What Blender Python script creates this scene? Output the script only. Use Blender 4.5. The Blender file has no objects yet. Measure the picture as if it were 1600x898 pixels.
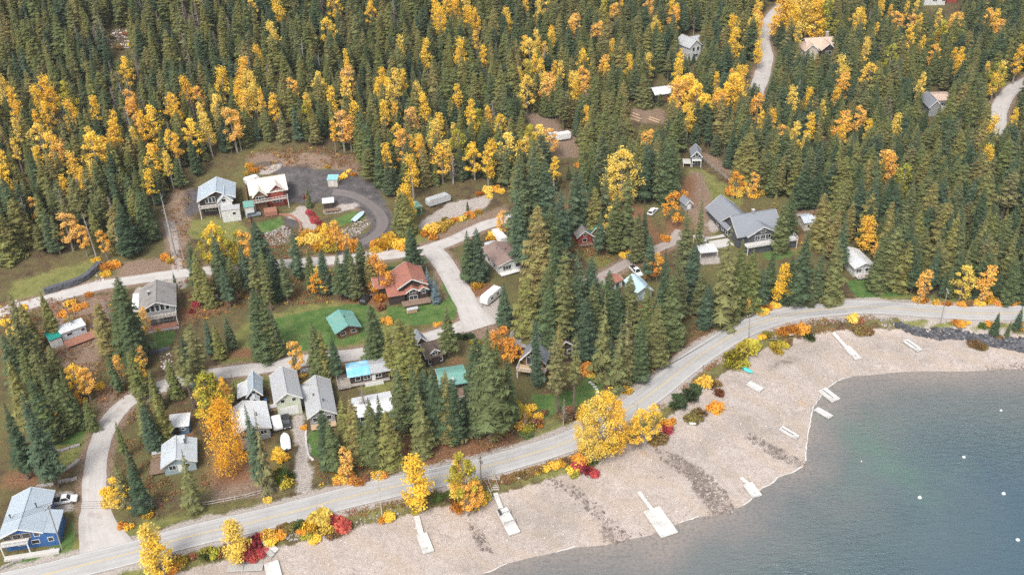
import bpy, bmesh, math, random
import numpy as np
from mathutils import Vector, Matrix

rad = math.radians
sc = bpy.context.scene
COL = sc.collection
# ------------------------------------------------------------------ camera
F, TH, CH = 1530.0, rad(31.6), 157.0          # focal length in survey pixels, pitch below the horizon, height above the lake
ST, CT = math.sin(TH), math.cos(TH)
cam_d = bpy.data.cameras.new('camera')
cam = bpy.data.objects.new('camera', cam_d)
COL.objects.link(cam)
ROLL = rad(2.0)                               # the horizon of the photograph is not quite level
CR, SR = math.cos(ROLL), math.sin(ROLL)
cam.rotation_mode = 'XYZ'
cam.matrix_world = Matrix.Translation((0, 0, CH)) @ Matrix.Rotation(rad(90) - TH, 4, 'X') @ Matrix.Rotation(-ROLL, 4, 'Z')
cam_d.sensor_width = 36.0
cam_d.lens = 36.0 * F / 1600.0
cam_d.clip_start = 1.0
cam_d.clip_end = 6000.0
sc.camera = cam

def project(x, y, z):
    z = z - CH
    dep = y * CT - z * ST
    a, b = F * x / dep, F * (-y * ST - z * CT) / dep
    return 800 + CR * a + SR * b, 449 - SR * a + CR * b

def on_plane(u, v, z):
    p, q = (u - 800) / F, (v - 449) / F
    dx, dy = CR * p - SR * q, SR * p + CR * q
    dz = -(ST + dy * CT)
    t = (z - CH) / dz
    return dx * t, (CT - dy * ST) * t

# ------------------------------------------------------------------ lines of the land
SHORE_PX = [(-900, 1230), (-300, 1130), (200, 1060), (500, 985), (650, 930), (758, 896), (791, 881), (835, 870), (880, 860), (898, 855), (945, 852), (968, 845),
            (1010, 838), (1060, 818), (1093, 807), (1121, 805), (1136, 798), (1160, 791), (1172, 783), (1187, 766), (1204, 757), (1218, 745), (1238, 739),
            (1255, 730), (1259, 722), (1260, 692), (1265, 665), (1270, 636), (1280, 621), (1292, 607), (1311, 594), (1324, 589), (1361, 586), (1398, 582),
            (1451, 580), (1525, 580), (1557, 577), (1600, 576), (1720, 572), (1900, 560), (2400, 520)]
ROAD_PX = [(-700, 1040), (-200, 955), (30, 907), (115, 886), (200, 865), (259, 848), (324, 831), (392, 816), (460, 799), (528, 781), (586, 767), (662, 750), (750, 731), (823, 711),
           (871, 696), (910, 680), (955, 655), (1012, 619), (1070, 573), (1108, 546), (1155, 518), (1195, 502), (1246, 489), (1320, 481), (1366, 480), (1453, 486), (1540, 490),
           (1600, 488), (1720, 480), (1900, 466), (2400, 430)]
SHORE = np.array([on_plane(u, v, 0.0) for u, v in SHORE_PX])
ROADC = np.array([on_plane(u, v, 4.0) for u, v in ROAD_PX])

def catmull(P, step):
    P = [np.array(p, float) for p in P]
    out = []
    Q = [2 * P[0] - P[1]] + P + [2 * P[-1] - P[-2]]
    for i in range(1, len(Q) - 2):
        a, b, c, d = Q[i - 1], Q[i], Q[i + 1], Q[i + 2]
        n = max(1, int(np.linalg.norm(c - b) / step))
        for k in range(n):
            t = k / n
            out.append(.5 * ((2 * b) + (c - a) * t + (2 * a - 5 * b + 4 * c - d) * t * t + (3 * b - a - 3 * c + d) * t ** 3))
    out.append(P[-1])
    return np.array(out)

def in_poly(X, Y, P):
    inside = np.zeros(X.shape, bool)
    n = len(P)
    j = n - 1
    for i in range(n):
        xi, yi, xj, yj = P[i][0], P[i][1], P[j][0], P[j][1]
        c = (yi > Y) != (yj > Y)
        if yi != yj:
            inside ^= c & (X < (xj - xi) * (Y - yi) / (yj - yi) + xi)
        j = i
    return inside

def dist_line(X, Y, P):
    best = np.full(X.shape, 1e9)
    for i in range(len(P) - 1):
        ax, ay = P[i]
        dx, dy = P[i + 1] - P[i]
        L = dx * dx + dy * dy
        t = np.clip(((X - ax) * dx + (Y - ay) * dy) / max(L, 1e-9), 0, 1)
        best = np.minimum(best, (X - ax - t * dx) ** 2 + (Y - ay - t * dy) ** 2)
    return np.sqrt(best)

def signed(X, Y, P):
    d = dist_line(X, Y, P)
    # the lake side lies towards -y
    poly = [tuple(p) for p in P] + [(P[-1][0], -3000), (P[0][0], -3000)]
    return np.where(in_poly(X, Y, poly), -d, d)

def sstep(a, b, x):
    t = np.clip((x - a) / (b - a), 0, 1)
    return t * t * (3 - 2 * t)

ROADC_S = catmull(list(ROADC), 6.0)
SHORE_S = catmull(list(SHORE), 3.0)

def undul(X, Y):
    return (0.35 * np.sin(X * .061 + 1.3) * np.cos(Y * .053) + 0.22 * np.sin(X * .13 + Y * .09) + 0.8 * np.sin(X * .017 - Y * .021 + .6))

def height_np(X, Y, d=None, r=None):
    if d is None:
        d = signed(X, Y, SHORE_S)
    if r is None:
        r = signed(X, Y, ROADC_S)
    beach = np.where(d > 0, np.minimum(.105 * d, 2.6) + .05 * np.sin(X * .4) * np.sin(Y * .5) * sstep(2, 10, d), np.maximum(.16 * d, -7))
    rr = np.maximum(r - 4.5, 0)
    soft = 14.0 * np.log1p(np.exp(np.clip((r - 128) / 14.0, -30, 30)))
    soft = np.where(r - 128 > 300, r - 128, soft)
    wl = 1 - sstep(0, 190, X + .12 * Y)
    hill = soft * (.045 + .20 * wl)
    hill = np.where(hill > 75, 75 + 30 * np.tanh((hill - 75) / 30), hill)
    land = 4.0 + .05 * np.minimum(rr, 400) + hill + undul(X, Y) * sstep(6, 40, r)
    w = sstep(-9.0, -4.6, r)
    return beach * (1 - w) + land * w, d, r

GX0, GY0, GS = -420.0, 60.0, 1.5
NX, NY = 680, 560
_gx = GX0 + GS * np.arange(NX)
_gy = GY0 + GS * np.arange(NY)
_GX, _GY = np.meshgrid(_gx, _gy)
HG, DG, RG = height_np(_GX, _GY)

def _bil(G, x, y):
    fx = min(max((x - GX0) / GS, 0), NX - 1.001)
    fy = min(max((y - GY0) / GS, 0), NY - 1.001)
    i, j = int(fx), int(fy)
    a, b = fx - i, fy - j
    return (G[j, i] * (1 - a) + G[j, i + 1] * a) * (1 - b) + (G[j + 1, i] * (1 - a) + G[j + 1, i + 1] * a) * b

def hz(x, y):
    return float(_bil(HG, x, y))

def rz_(x, y):
    return float(_bil(RG, x, y))

def G(u, v, up=0.0):
    """survey pixel -> the point of the land it stands on (or the land point UP metres below the sight line)"""
    z = 6.0
    for _ in range(40):
        x, y = on_plane(u, v, z + up)
        z += .6 * (hz(x, y) - z)
    x, y = on_plane(u, v, z + up)
    return Vector((x, y, hz(x, y)))

PLUMB = (800 + SR * F / math.tan(TH), 449 + CR * F / math.tan(TH))        # where all plumb lines of the view meet

def tall(bx, by, ty):
    """base pixel and the pixel row of the top -> (base point, height in metres)"""
    p = G(bx, by)
    lo, hi = .5, 60.0
    for _ in range(30):
        m = .5 * (lo + hi)
        if project(p.x, p.y, p.z + m)[1] > ty:
            lo = m
        else:
            hi = m
    return p, lo

# ------------------------------------------------------------------ materials
MATS = {}
def nodes_of(name):
    m = bpy.data.materials.new(name)
    m.use_nodes = True
    nt = m.node_tree
    b = nt.nodes['Principled BSDF']
    return m, nt, b

class NT:
    def __init__(s, nt):
        s.nt = nt
    def n(s, t, **kw):
        k = s.nt.nodes.new(t)
        for a, v in kw.items():
            setattr(k, a, v)
        return k
    def link(s, a, b):
        s.nt.links.new(a, b)
    def noise(s, scale, detail=3, rough=.55, vec=None, dist=0):
        k = s.n('ShaderNodeTexNoise')
        k.inputs['Scale'].default_value = scale
        k.inputs['Detail'].default_value = detail
        k.inputs['Roughness'].default_value = rough
        k.inputs['Distortion'].default_value = dist
        if vec is not None:
            s.link(vec, k.inputs['Vector'])
        return k.outputs['Fac']
    def ramp(s, fac, stops, interp='LINEAR'):
        k = s.n('ShaderNodeValToRGB')
        k.color_ramp.interpolation = interp
        el = k.color_ramp.elements
        while len(el) < len(stops):
            el.new(.5)
        for e, (p, c) in zip(el, stops):
            e.position = p
            e.color = (c, c, c, 1) if not hasattr(c, '__len__') else (*c[:3], 1)
        s.link(fac, k.inputs['Fac'])
        return k.outputs['Color']
    def mix(s, fac, a, b, mode='MIX'):
        k = s.n('ShaderNodeMix', data_type='RGBA', blend_type=mode)
        for sock, v in ((k.inputs[0], fac), (k.inputs[6], a), (k.inputs[7], b)):
            if isinstance(v, (int, float)):
                sock.default_value = v
            elif isinstance(v, (tuple, list)):
                sock.default_value = (*v[:3], 1)
            else:
                s.link(v, sock)
        return k.outputs[2]
    def math(s, op, a, b=0.0, clamp=False):
        k = s.n('ShaderNodeMath', operation=op, use_clamp=clamp)
        for sock, v in ((k.inputs[0], a), (k.inputs[1], b)):
            if isinstance(v, (int, float)):
                sock.default_value = v
            else:
                s.link(v, sock)
        return k.outputs[0]
    def bump(s, h, strength, dist, bsdf):
        k = s.n('ShaderNodeBump')
        k.inputs['Strength'].default_value = strength
        k.inputs['Distance'].default_value = dist
        s.link(h, k.inputs['Height'])
        s.link(k.outputs['Normal'], bsdf.inputs['Normal'])

def mat(name, col, rough=.8, var=.18, scale=1.5, spec=.3, metal=0.0, bump=0.0, wave=None, dirt=None, tint=0.0):
    """plain weathered surface: colour varied by two noises, optional ribs (metal sheet, boards) and dirt"""
    if name in MATS:
        return MATS[name]
    m, nt, b = nodes_of(name)
    N = NT(nt)
    tc = N.n('ShaderNodeTexCoord').outputs['Object']
    f1 = N.noise(scale, 4, .6, tc)
    f2 = N.noise(scale * 7, 2, .6, tc)
    lo = tuple(c * (1 - var) for c in col)
    hi = tuple(min(1, c * (1 + var)) for c in col)
    c = N.mix(N.math('ADD', N.math('MULTIPLY', f1, .7), N.math('MULTIPLY', f2, .3)), lo, hi)
    if tint:
        ta = N.n('ShaderNodeAttribute', attribute_name='tint').outputs['Fac']
        c = N.mix(N.math('MULTIPLY', ta, tint), c, tuple(min(1, x * 2.4 + .03) for x in col))
    if dirt:
        f3 = N.noise(.35, 5, .65, tc)
        c = N.mix(N.ramp(f3, [(.48, 0.), (.68, 1.)]), c, dirt)
    if wave:
        ax, sp = wave
        w = N.n('ShaderNodeTexWave', wave_type='BANDS', bands_direction=ax, wave_profile='SIN')
        w.inputs['Scale'].default_value = sp
        N.link(tc, w.inputs['Vector'])
        wf = N.ramp(w.outputs['Fac'], [(.0, 0.), (.72, 0.), (.9, 1.)])
        c = N.mix(N.math('MULTIPLY', wf, .22), c, tuple(x * .45 for x in col))
        N.bump(wf, .5, .04, b)
    elif bump:
        N.bump(f2, bump, .05, b)
    N.link(c, b.inputs['Base Color'])
    b.inputs['Roughness'].default_value = rough
    b.inputs['Specular IOR Level'].default_value = spec
    b.inputs['Metallic'].default_value = metal
    MATS[name] = m
    return m

def leaf_mat(name, cols, trans=.25, patch=None, hue=.02, bright=False):
    """foliage: colour from a per-tree random ramp, per-spray tint attribute and noise"""
    m, nt, b = nodes_of(name)
    N = NT(nt)
    oi = N.n('ShaderNodeObjectInfo')
    k = len(cols)
    base = N.ramp(oi.outputs['Random'], [(i / max(1, k - 1), c) for i, c in enumerate(cols)])
    at = N.n('ShaderNodeAttribute', attribute_name='tint').outputs['Fac']
    tc = N.n('ShaderNodeTexCoord').outputs['Object']
    f = N.noise(.55, 2, .6, tc)
    v = N.math('ADD', N.math('MULTIPLY', at, .75), N.math('MULTIPLY', f, .5))
    hs = N.n('ShaderNodeHueSaturation')
    N.link(base, hs.inputs['Color'])
    N.link(N.math('ADD', .42, v) if not bright else N.math('ADD', .66, N.math('MULTIPLY', v, .58)), hs.inputs['Value'])
    N.link(N.math('ADD', .5 - hue * .5, N.math('MULTIPLY', at, hue)), hs.inputs['Hue'])
    c = hs.outputs['Color']
    if patch:
        c = N.mix(N.ramp(N.noise(.4, 2, .6, tc), [(.60, 0.), (.76, .8)]), c, patch)
    N.link(c, b.inputs['Base Color'])
    b.inputs['Roughness'].default_value = .75
    b.inputs['Specular IOR Level'].default_value = .2
    if trans:
        tr = N.n('ShaderNodeBsdfTranslucent')
        N.link(c, tr.inputs['Color'])
        mx = N.n('ShaderNodeMixShader')
        mx.inputs[0].default_value = trans
        N.link(b.outputs[0], mx.inputs[1])
        N.link(tr.outputs[0], mx.inputs[2])
        N.link(mx.outputs[0], nt.nodes['Material Output'].inputs['Surface'])
    MATS[name] = m
    return m

# ------------------------------------------------------------------ mesh building
class MB:
    def __init__(s):
        s.v, s.f = [], []
    def poly(s, vs, fs):
        o = len(s.v)
        s.v += [tuple(p) for p in vs]
        s.f += [tuple(o + i for i in f) for f in fs]
        return s
    def box(s, x0, x1, y0, y1, z0, z1):
        return s.poly([(x0, y0, z0), (x1, y0, z0), (x1, y1, z0), (x0, y1, z0), (x0, y0, z1), (x1, y0, z1), (x1, y1, z1), (x0, y1, z1)],
                      [(0, 3, 2, 1), (4, 5, 6, 7), (0, 1, 5, 4), (1, 2, 6, 5), (2, 3, 7, 6), (3, 0, 4, 7)])
    def bar(s, p, q, w, h):
        p, q = Vector(p), Vector(q)
        d = (q - p).normalized()
        a = d.cross(Vector((0, 0, 1)))
        a = a.normalized() if a.length > 1e-4 else Vector((1, 0, 0))
        c = a.cross(d).normalized()
        vs = [e + a * (i * w / 2) + c * (j * h / 2) for e in (p, q) for i, j in ((-1, -1), (1, -1), (1, 1), (-1, 1))]
        return s.poly(vs, [(0, 1, 2, 3), (7, 6, 5, 4), (0, 4, 5, 1), (1, 5, 6, 2), (2, 6, 7, 3), (3, 7, 4, 0)])
    def tube(s, pts, rs, n=6, cap=True):
        pts = [Vector(p) for p in pts]
        o = len(s.v)
        for i, p in enumerate(pts):
            d = (pts[min(i + 1, len(pts) - 1)] - pts[max(i - 1, 0)]).normalized()
            a = d.orthogonal().normalized() if abs(d.z) < .9 else d.cross(Vector((0, 1, 0))).normalized()
            b = d.cross(a)
            r = rs[i] if hasattr(rs, '__len__') else rs
            for k in range(n):
                t = 2 * math.pi * k / n
                s.v.append(tuple(p + a * (r * math.cos(t)) + b * (r * math.sin(t))))
        for i in range(len(pts) - 1):
            for k in range(n):
                k2 = (k + 1) % n
                s.f.append((o + i * n + k, o + i * n + k2, o + (i + 1) * n + k2, o + (i + 1) * n + k))
        if cap:
            s.f.append(tuple(o + k for k in range(n))[::-1])
            s.f.append(tuple(o + (len(pts) - 1) * n + k for k in range(n)))
        return s
    def prism(s, prof, a0, a1, axis='y'):
        """closed profile (list of 2-D points, convex) swept along an axis; 'y': profile in x-z, 'x': profile in y-z"""
        n = len(prof)
        vs = [((p[0], a, p[1]) if axis == 'y' else (a, p[0], p[1])) for a in (a0, a1) for p in prof]
        fs = [tuple(range(n)), tuple(range(2 * n - 1, n - 1, -1))]
        fs += [(i, i + n, (i + 1) % n + n, (i + 1) % n) for i in range(n)]
        return s.poly(vs, fs)
    def chevron(s, e0, r, e1, th, a0, a1, axis='y'):
        """gable roof slab: eave point, ridge point, eave point (each 2-D), thickness"""
        prof = [e0, r, e1, (e1[0], e1[1] + th), (r[0], r[1] + th), (e0[0], e0[1] + th)]
        vs = [((p[0], a, p[1]) if axis == 'y' else (a, p[0], p[1])) for a in (a0, a1) for p in prof]
        fs = [(0, 1, 4, 5), (1, 2, 3, 4), (6, 11, 10, 7), (7, 10, 9, 8)] + [(i, i + 6, (i + 1) % 6 + 6, (i + 1) % 6) for i in range(6)]
        return s.poly(vs, fs)
    def mesh(s, name, bevel=0.0, smooth=False):
        me = bpy.data.meshes.new(name)
        me.from_pydata(s.v, [], s.f)
        bm = bmesh.new()
        bm.from_mesh(me)
        bmesh.ops.recalc_face_normals(bm, faces=bm.faces)
        if bevel:
            bmesh.ops.bevel(bm, geom=list(bm.edges), offset=bevel, segments=2, affect='EDGES', clamp_overlap=True)
        bm.to_mesh(me)
        bm.free()
        if smooth:
            me.polygons.foreach_set('use_smooth', [True] * len(me.polygons))
        me.update()
        return me
    def build(s, name, m, parent=None, bevel=0.0, smooth=False):
        me = s.mesh(name, bevel, smooth)
        me.materials.append(m)
        return link(name, me, parent)

def link(name, me, parent=None):
    o = bpy.data.objects.new(name, me)
    COL.objects.link(o)
    if parent is not None:
        o.parent = parent
    return o

def tag(o, label=None, cat=None, group=None, kind=None):
    if label:
        o['label'] = label
    if cat:
        o['category'] = cat
    if group:
        o['group'] = group
    if kind:
        o['kind'] = kind
    return o

def thing(name, label, cat, loc, rot=0.0, group=None):
    o = bpy.data.objects.new(name, None)
    COL.objects.link(o)
    o.empty_display_size = .3
    o.location = loc
    o.rotation_euler = (0, 0, rot)
    return tag(o, label, cat, group)

LAND = []         # (phrase, world point) used when describing plants by what they stand beside
PROTECT = []      # picture areas that stay clear of the filled-in forest, as polygons
FOOT = []         # (x, y, radius) ground taken by buildings and vehicles
def landmark(phrase, p):
    LAND.append((phrase, Vector(p)))
# ------------------------------------------------------------------ ground cover: areas (survey pixels) by kind of surface
A_LAWN = [
    [(400, 348), (437, 338), (446, 350), (412, 366)], [(505, 348), (558, 328), (578, 338), (522, 357)], [(236, 522), (272, 512), (276, 538), (242, 548)],
    [(1318, 442), (1350, 430), (1395, 436), (1425, 462), (1345, 468)],
    [(818, 600), (850, 618), (900, 608), (925, 578), (945, 590), (940, 612), (905, 630), (880, 640), (845, 655), (835, 630)],
    [(5, 880), (60, 868), (100, 842), (115, 805), (125, 800), (112, 855), (95, 885), (10, 898)], [(478, 672), (500, 668), (515, 700), (500, 720), (482, 712)],
    [(600, 480), (690, 470), (712, 480), (715, 498), (650, 510), (610, 500)], [(1190, 392), (1235, 390), (1245, 402), (1195, 405)],
    [(940, 425), (970, 425), (960, 450), (945, 455)], [(420, 500), (560, 472), (590, 485), (585, 515), (560, 535), (500, 545), (440, 545), (425, 520)],
    [(715, 580), (735, 572), (740, 590), (722, 598)], [(85, 655), (130, 645), (132, 690), (90, 695)], [(700, 420), (712, 440), (720, 470), (708, 480), (690, 450)],
]
A_GRASS = [
    [(20, 440), (150, 405), (160, 420), (90, 455), (10, 478)], [(285, 345), (330, 340), (385, 350), (400, 380), (350, 385), (290, 370)],
    [(1075, 262), (1100, 264), (1165, 312), (1130, 345), (1105, 395), (1085, 360), (1065, 300)], [(80, 640), (140, 640), (135, 700), (100, 740), (80, 730)],
    [(620, 362), (690, 338), (740, 322), (770, 345), (700, 378), (630, 388)], [(340, 545), (390, 500), (470, 478), (560, 468), (600, 480), (650, 505), (560, 545), (450, 560), (350, 575)],
    [(600, 600), (700, 590), (720, 640), (620, 650)], [(320, 700), (440, 690), (455, 760), (330, 775)], [(1350, 455), (1425, 460), (1440, 474), (1350, 476)],
    [(560, 590), (620, 590), (620, 606), (560, 615)], [(1380, 500), (1560, 505), (1540, 522), (1400, 516)], [(900, 385), (950, 385), (960, 410), (945, 425), (905, 400)],
    [(460, 255), (545, 262), (560, 275), (490, 285)], [(410, 575), (440, 570), (440, 600), (380, 610), (360, 590)], [(1230, 380), (1290, 350), (1300, 365), (1240, 405)],
]
A_LITTER = [
    [(610, 690), (690, 690), (750, 650), (830, 690), (780, 720), (640, 748), (600, 738)], [(325, 695), (420, 690), (425, 740), (330, 765)], [(1035, 340), (1080, 345), (1078, 375), (1045, 378)],
    [(1050, 545), (1100, 520), (1140, 530), (1070, 578)], [(720, 448), (772, 440), (768, 480), (735, 475)], [(525, 450), (600, 440), (610, 460), (600, 480), (530, 472)],
    [(340, 548), (405, 540), (420, 556), (350, 562)], [(1060, 285), (1085, 270), (1085, 320), (1062, 318)], [(250, 650), (300, 640), (300, 690), (260, 690)],
    [(700, 560), (725, 555), (720, 575), (700, 580)], [(270, 490), (360, 450), (380, 470), (330, 490), (280, 505)], [(0, 735), (40, 740), (80, 720), (75, 760), (0, 765)],
    [(920, 380), (960, 378), (970, 392), (930, 395)], [(1230, 360), (1260, 370), (1250, 395), (1235, 385)], [(870, 320), (1000, 320), (1050, 400), (1000, 405), (960, 370)],
    [(1100, 505), (1180, 482), (1250, 465), (1300, 458), (1300, 472), (1200, 492), (1110, 530)],
]
A_DIRT = [
    [(1078, 266), (1098, 268), (1122, 330), (1100, 392), (1070, 322)],
    [(265, 300), (300, 290), (288, 420), (262, 430), (262, 360)], [(385, 240), (560, 245), (560, 272), (440, 262), (390, 265)], [(175, 412), (255, 402), (255, 428), (190, 438)],
    [(60, 470), (180, 460), (160, 520), (150, 600), (100, 580), (75, 520)], [(815, 176), (860, 180), (905, 215), (905, 245), (865, 248), (845, 210)], [(985, 168), (1040, 172), (1040, 195), (988, 190)],
    [(1230, 462), (1310, 455), (1320, 474), (1200, 496)], [(500, 285), (560, 295), (600, 330), (590, 350), (560, 330), (520, 318)], [(660, 370), (740, 340), (790, 320), (800, 335), (700, 378)],
    [(150, 600), (185, 600), (180, 640), (150, 640)], [(1240, 330), (1300, 320), (1310, 345), (1250, 355)], [(1085, 238), (1165, 300), (1180, 295), (1110, 240)],
    [(330, 740), (420, 735), (430, 775), (330, 785)],
]
A_GRAVEL = [
    [(650, 350), (700, 318), (770, 303), (765, 322), (690, 345), (665, 362)], [(446, 338), (472, 320), (490, 335), (499, 360), (482, 368), (470, 345)], [(245, 440), (290, 430), (290, 450), (225, 455)],
    [(505, 326), (560, 316), (566, 323), (510, 336)], [(455, 648), (473, 646), (482, 700), (490, 768), (458, 774), (462, 700)], [(86, 772), (116, 766), (112, 796), (90, 798)],
    [(722, 470), (775, 455), (790, 500), (745, 512), (735, 490)], [(1100, 350), (1130, 335), (1140, 350), (1115, 365)], [(395, 268), (430, 255), (445, 258), (415, 275)],
    [(210, 450), (225, 450), (225, 492), (210, 492)], [(1410, 510), (1600, 520), (1650, 560), (1500, 535)],
    [(1095, 385), (1120, 380), (1125, 410), (1090, 412)],
]
A_DARK = [
    [(540, 270), (588, 288), (612, 336), (598, 362), (562, 330), (530, 300)], [(432, 262), (482, 256), (480, 280), (440, 284)],
    [(440, 276), (482, 266), (545, 266), (562, 280), (575, 302), (600, 330), (608, 345), (590, 350), (565, 326), (530, 318), (500, 318), (470, 316), (448, 318), (444, 300)],
    [(395, 255), (440, 250), (445, 270), (400, 270)], [(285, 300), (310, 290), (312, 335), (290, 340)], [(440, 340), (452, 336), (470, 350), (455, 360)],
]
A_STREAK = [   # dark stony streaks running down the beach
    [(880, 748), (905, 762), (930, 790), (955, 822), (968, 845), (945, 846), (930, 810), (900, 775), (872, 757)],
    [(1042, 702), (1070, 715), (1095, 735), (1118, 765), (1130, 800), (1108, 803), (1090, 775), (1075, 745), (1050, 722)],
    [(735, 815), (752, 828), (765, 862), (748, 858)], [(1185, 678), (1215, 700), (1255, 728), (1245, 734), (1210, 715), (1180, 685)],
    [(1355, 530), (1372, 540), (1388, 556), (1380, 558), (1365, 545)], [(1525, 550), (1545, 565), (1555, 578), (1540, 576)],
    [(1000, 740), (1060, 738), (1062, 748), (1010, 752)], [(1205, 565), (1260, 550), (1262, 556), (1180, 590)], [(640, 822), (700, 818), (690, 826), (645, 828)],
]
xs = np.concatenate([np.linspace(-2600, GX0 - 30, 30), _gx, np.linspace(_gx[-1] + 30, 2600, 28)])
ys = np.concatenate([np.linspace(-1200, GY0 - 12, 20), _gy, np.linspace(_gy[-1] + 30, 3200, 30)])
TX, TY = np.meshgrid(xs, ys)
TZ, TD, TR = height_np(TX, TY)

def world_poly(px):
    return [tuple(G(u, v))[:2] for u, v in px]

def mask(polys, X, Y):
    m = np.zeros(X.shape)
    for p in polys:
        m[in_poly(X, Y, world_poly(p))] = 1
    return m

def blur(m, n=1):
    for _ in range(n):
        p = np.pad(m, 1, mode='edge')
        m = (p[:-2, 1:-1] + p[2:, 1:-1] + p[1:-1, :-2] + p[1:-1, 2:] + 2 * p[1:-1, 1:-1]) / 6
    return m

SIDE_ROADS = {   # name: (pixels of the middle line, width in metres, lift, group of material)
    'side_road': ([(176, 878), (156, 835), (148, 800), (147, 760), (152, 710), (166, 668), (186, 640), (215, 618), (270, 598), (350, 582), (400, 576), (450, 567), (500, 560), (560, 553), (620, 541), (680, 524), (735, 505)], 5.0, .055, 'lane'),
    'upper_road': ([(-120, 520), (20, 482), (80, 466), (114, 457), (150, 447), (187, 441), (234, 434), (278, 428), (350, 420), (420, 414), (480, 410), (560, 403), (620, 397), (660, 392), (690, 382), (713, 373), (750, 355), (778, 346), (820, 333)], 5.0, .06, 'lane'),
    'connecting_road': ([(672, 388), (684, 400), (697, 418), (713, 445), (728, 472), (738, 492), (752, 512)], 6.4, .075, 'lane'),
    'cabin_road': ([(900, 446), (945, 430), (970, 416), (1000, 402), (1026, 389), (1050, 378), (1064, 360)], 3.8, .06, 'gravel'),
    'yard_track': ([(520, 300), (548, 304), (570, 314), (590, 330), (598, 348), (590, 364), (572, 376), (552, 386), (540, 400)], 3.6, .06, 'dark'),
    'hill_road': ([(1250, -30), (1236, 0), (1215, 18), (1199, 40), (1191, 62), (1196, 85), (1194, 105), (1187, 130), (1178, 150)], 6.5, .2, 'lane'),
    'valley_road': ([(1640, 110), (1605, 128), (1585, 138), (1568, 157), (1560, 180), (1562, 205), (1572, 225)], 6.0, .2, 'lane'),
    'beach_track': ([(262, 345), (270, 372), (275, 400), (277, 425)], 3.0, .06, 'gravel'),
}
near = (TX > GX0) & (TX < GX0 + GS * NX) & (TY > GY0) & (TY < GY0 + GS * NY)
lawn, grass, litter = blur(mask(A_LAWN, TX, TY)), blur(mask(A_GRASS, TX, TY), 2), blur(mask(A_LITTER, TX, TY), 3)
dirt, gravel, dark = blur(mask(A_DIRT, TX, TY), 2), blur(mask(A_GRAVEL, TX, TY), 1), blur(mask(A_DARK, TX, TY), 2)
verge = sstep(3.4, 5.0, TR) * (1 - sstep(6, 12, TR)) + sstep(3.4, 4.8, -TR) * (1 - sstep(6.5, 9.5, -TR))
grass = np.maximum(grass, verge * (.55 + .35 * np.sin(TX * .09) * np.sin(TX * .031 + 1)))
shoulder = np.where(np.abs(TR) < 5.0, 1.0, 0.0)
gravel = np.maximum(gravel, blur(shoulder, 1))
for k, (px, w, lift, mt) in SIDE_ROADS.items():
    dl = dist_line(TX, TY, catmull([tuple(G(u, v))[:2] for u, v in px], 3.0))
    e = 1 - sstep(w / 2 + .2, w / 2 + 2.6, dl)
    if mt == 'dark':
        dark = np.maximum(dark, e)
    else:
        dirt = np.maximum(dirt, e * .9)
beach = sstep(6.5, 9.5, -TR) * (1 - sstep(-3, 5, -TD - 2)) 
beach = np.maximum(beach, (TD < 1) * 1.0)
streak = blur(mask(A_STREAK, TX, TY), 2)

def add_col(me, name, chans):
    a = me.attributes.new(name, 'FLOAT_COLOR', 'POINT')
    arr = np.stack([c.ravel() for c in chans], axis=1).astype(np.float32)
    a.data.foreach_set('color', arr.ravel())

def grid_mesh(name, X, Y, Z):
    ny, nx = X.shape
    me = bpy.data.meshes.new(name)
    co = np.stack([X, Y, Z], axis=-1).reshape(-1, 3).astype(np.float32)
    idx = np.arange(nx * ny).reshape(ny, nx)
    q = np.stack([idx[:-1, :-1], idx[:-1, 1:], idx[1:, 1:], idx[1:, :-1]], axis=-1).reshape(-1, 4).astype(np.int32)
    me.vertices.add(len(co))
    me.vertices.foreach_set('co', co.ravel())
    me.loops.add(q.size)
    me.loops.foreach_set('vertex_index', q.ravel())
    me.polygons.add(len(q))
    me.polygons.foreach_set('loop_start', np.arange(0, q.size, 4, dtype=np.int32))
    me.polygons.foreach_set('loop_total', np.full(len(q), 4, dtype=np.int32))
    me.update(calc_edges=True)
    me.polygons.foreach_set('use_smooth', np.ones(len(q), dtype=bool))
    return me

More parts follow.
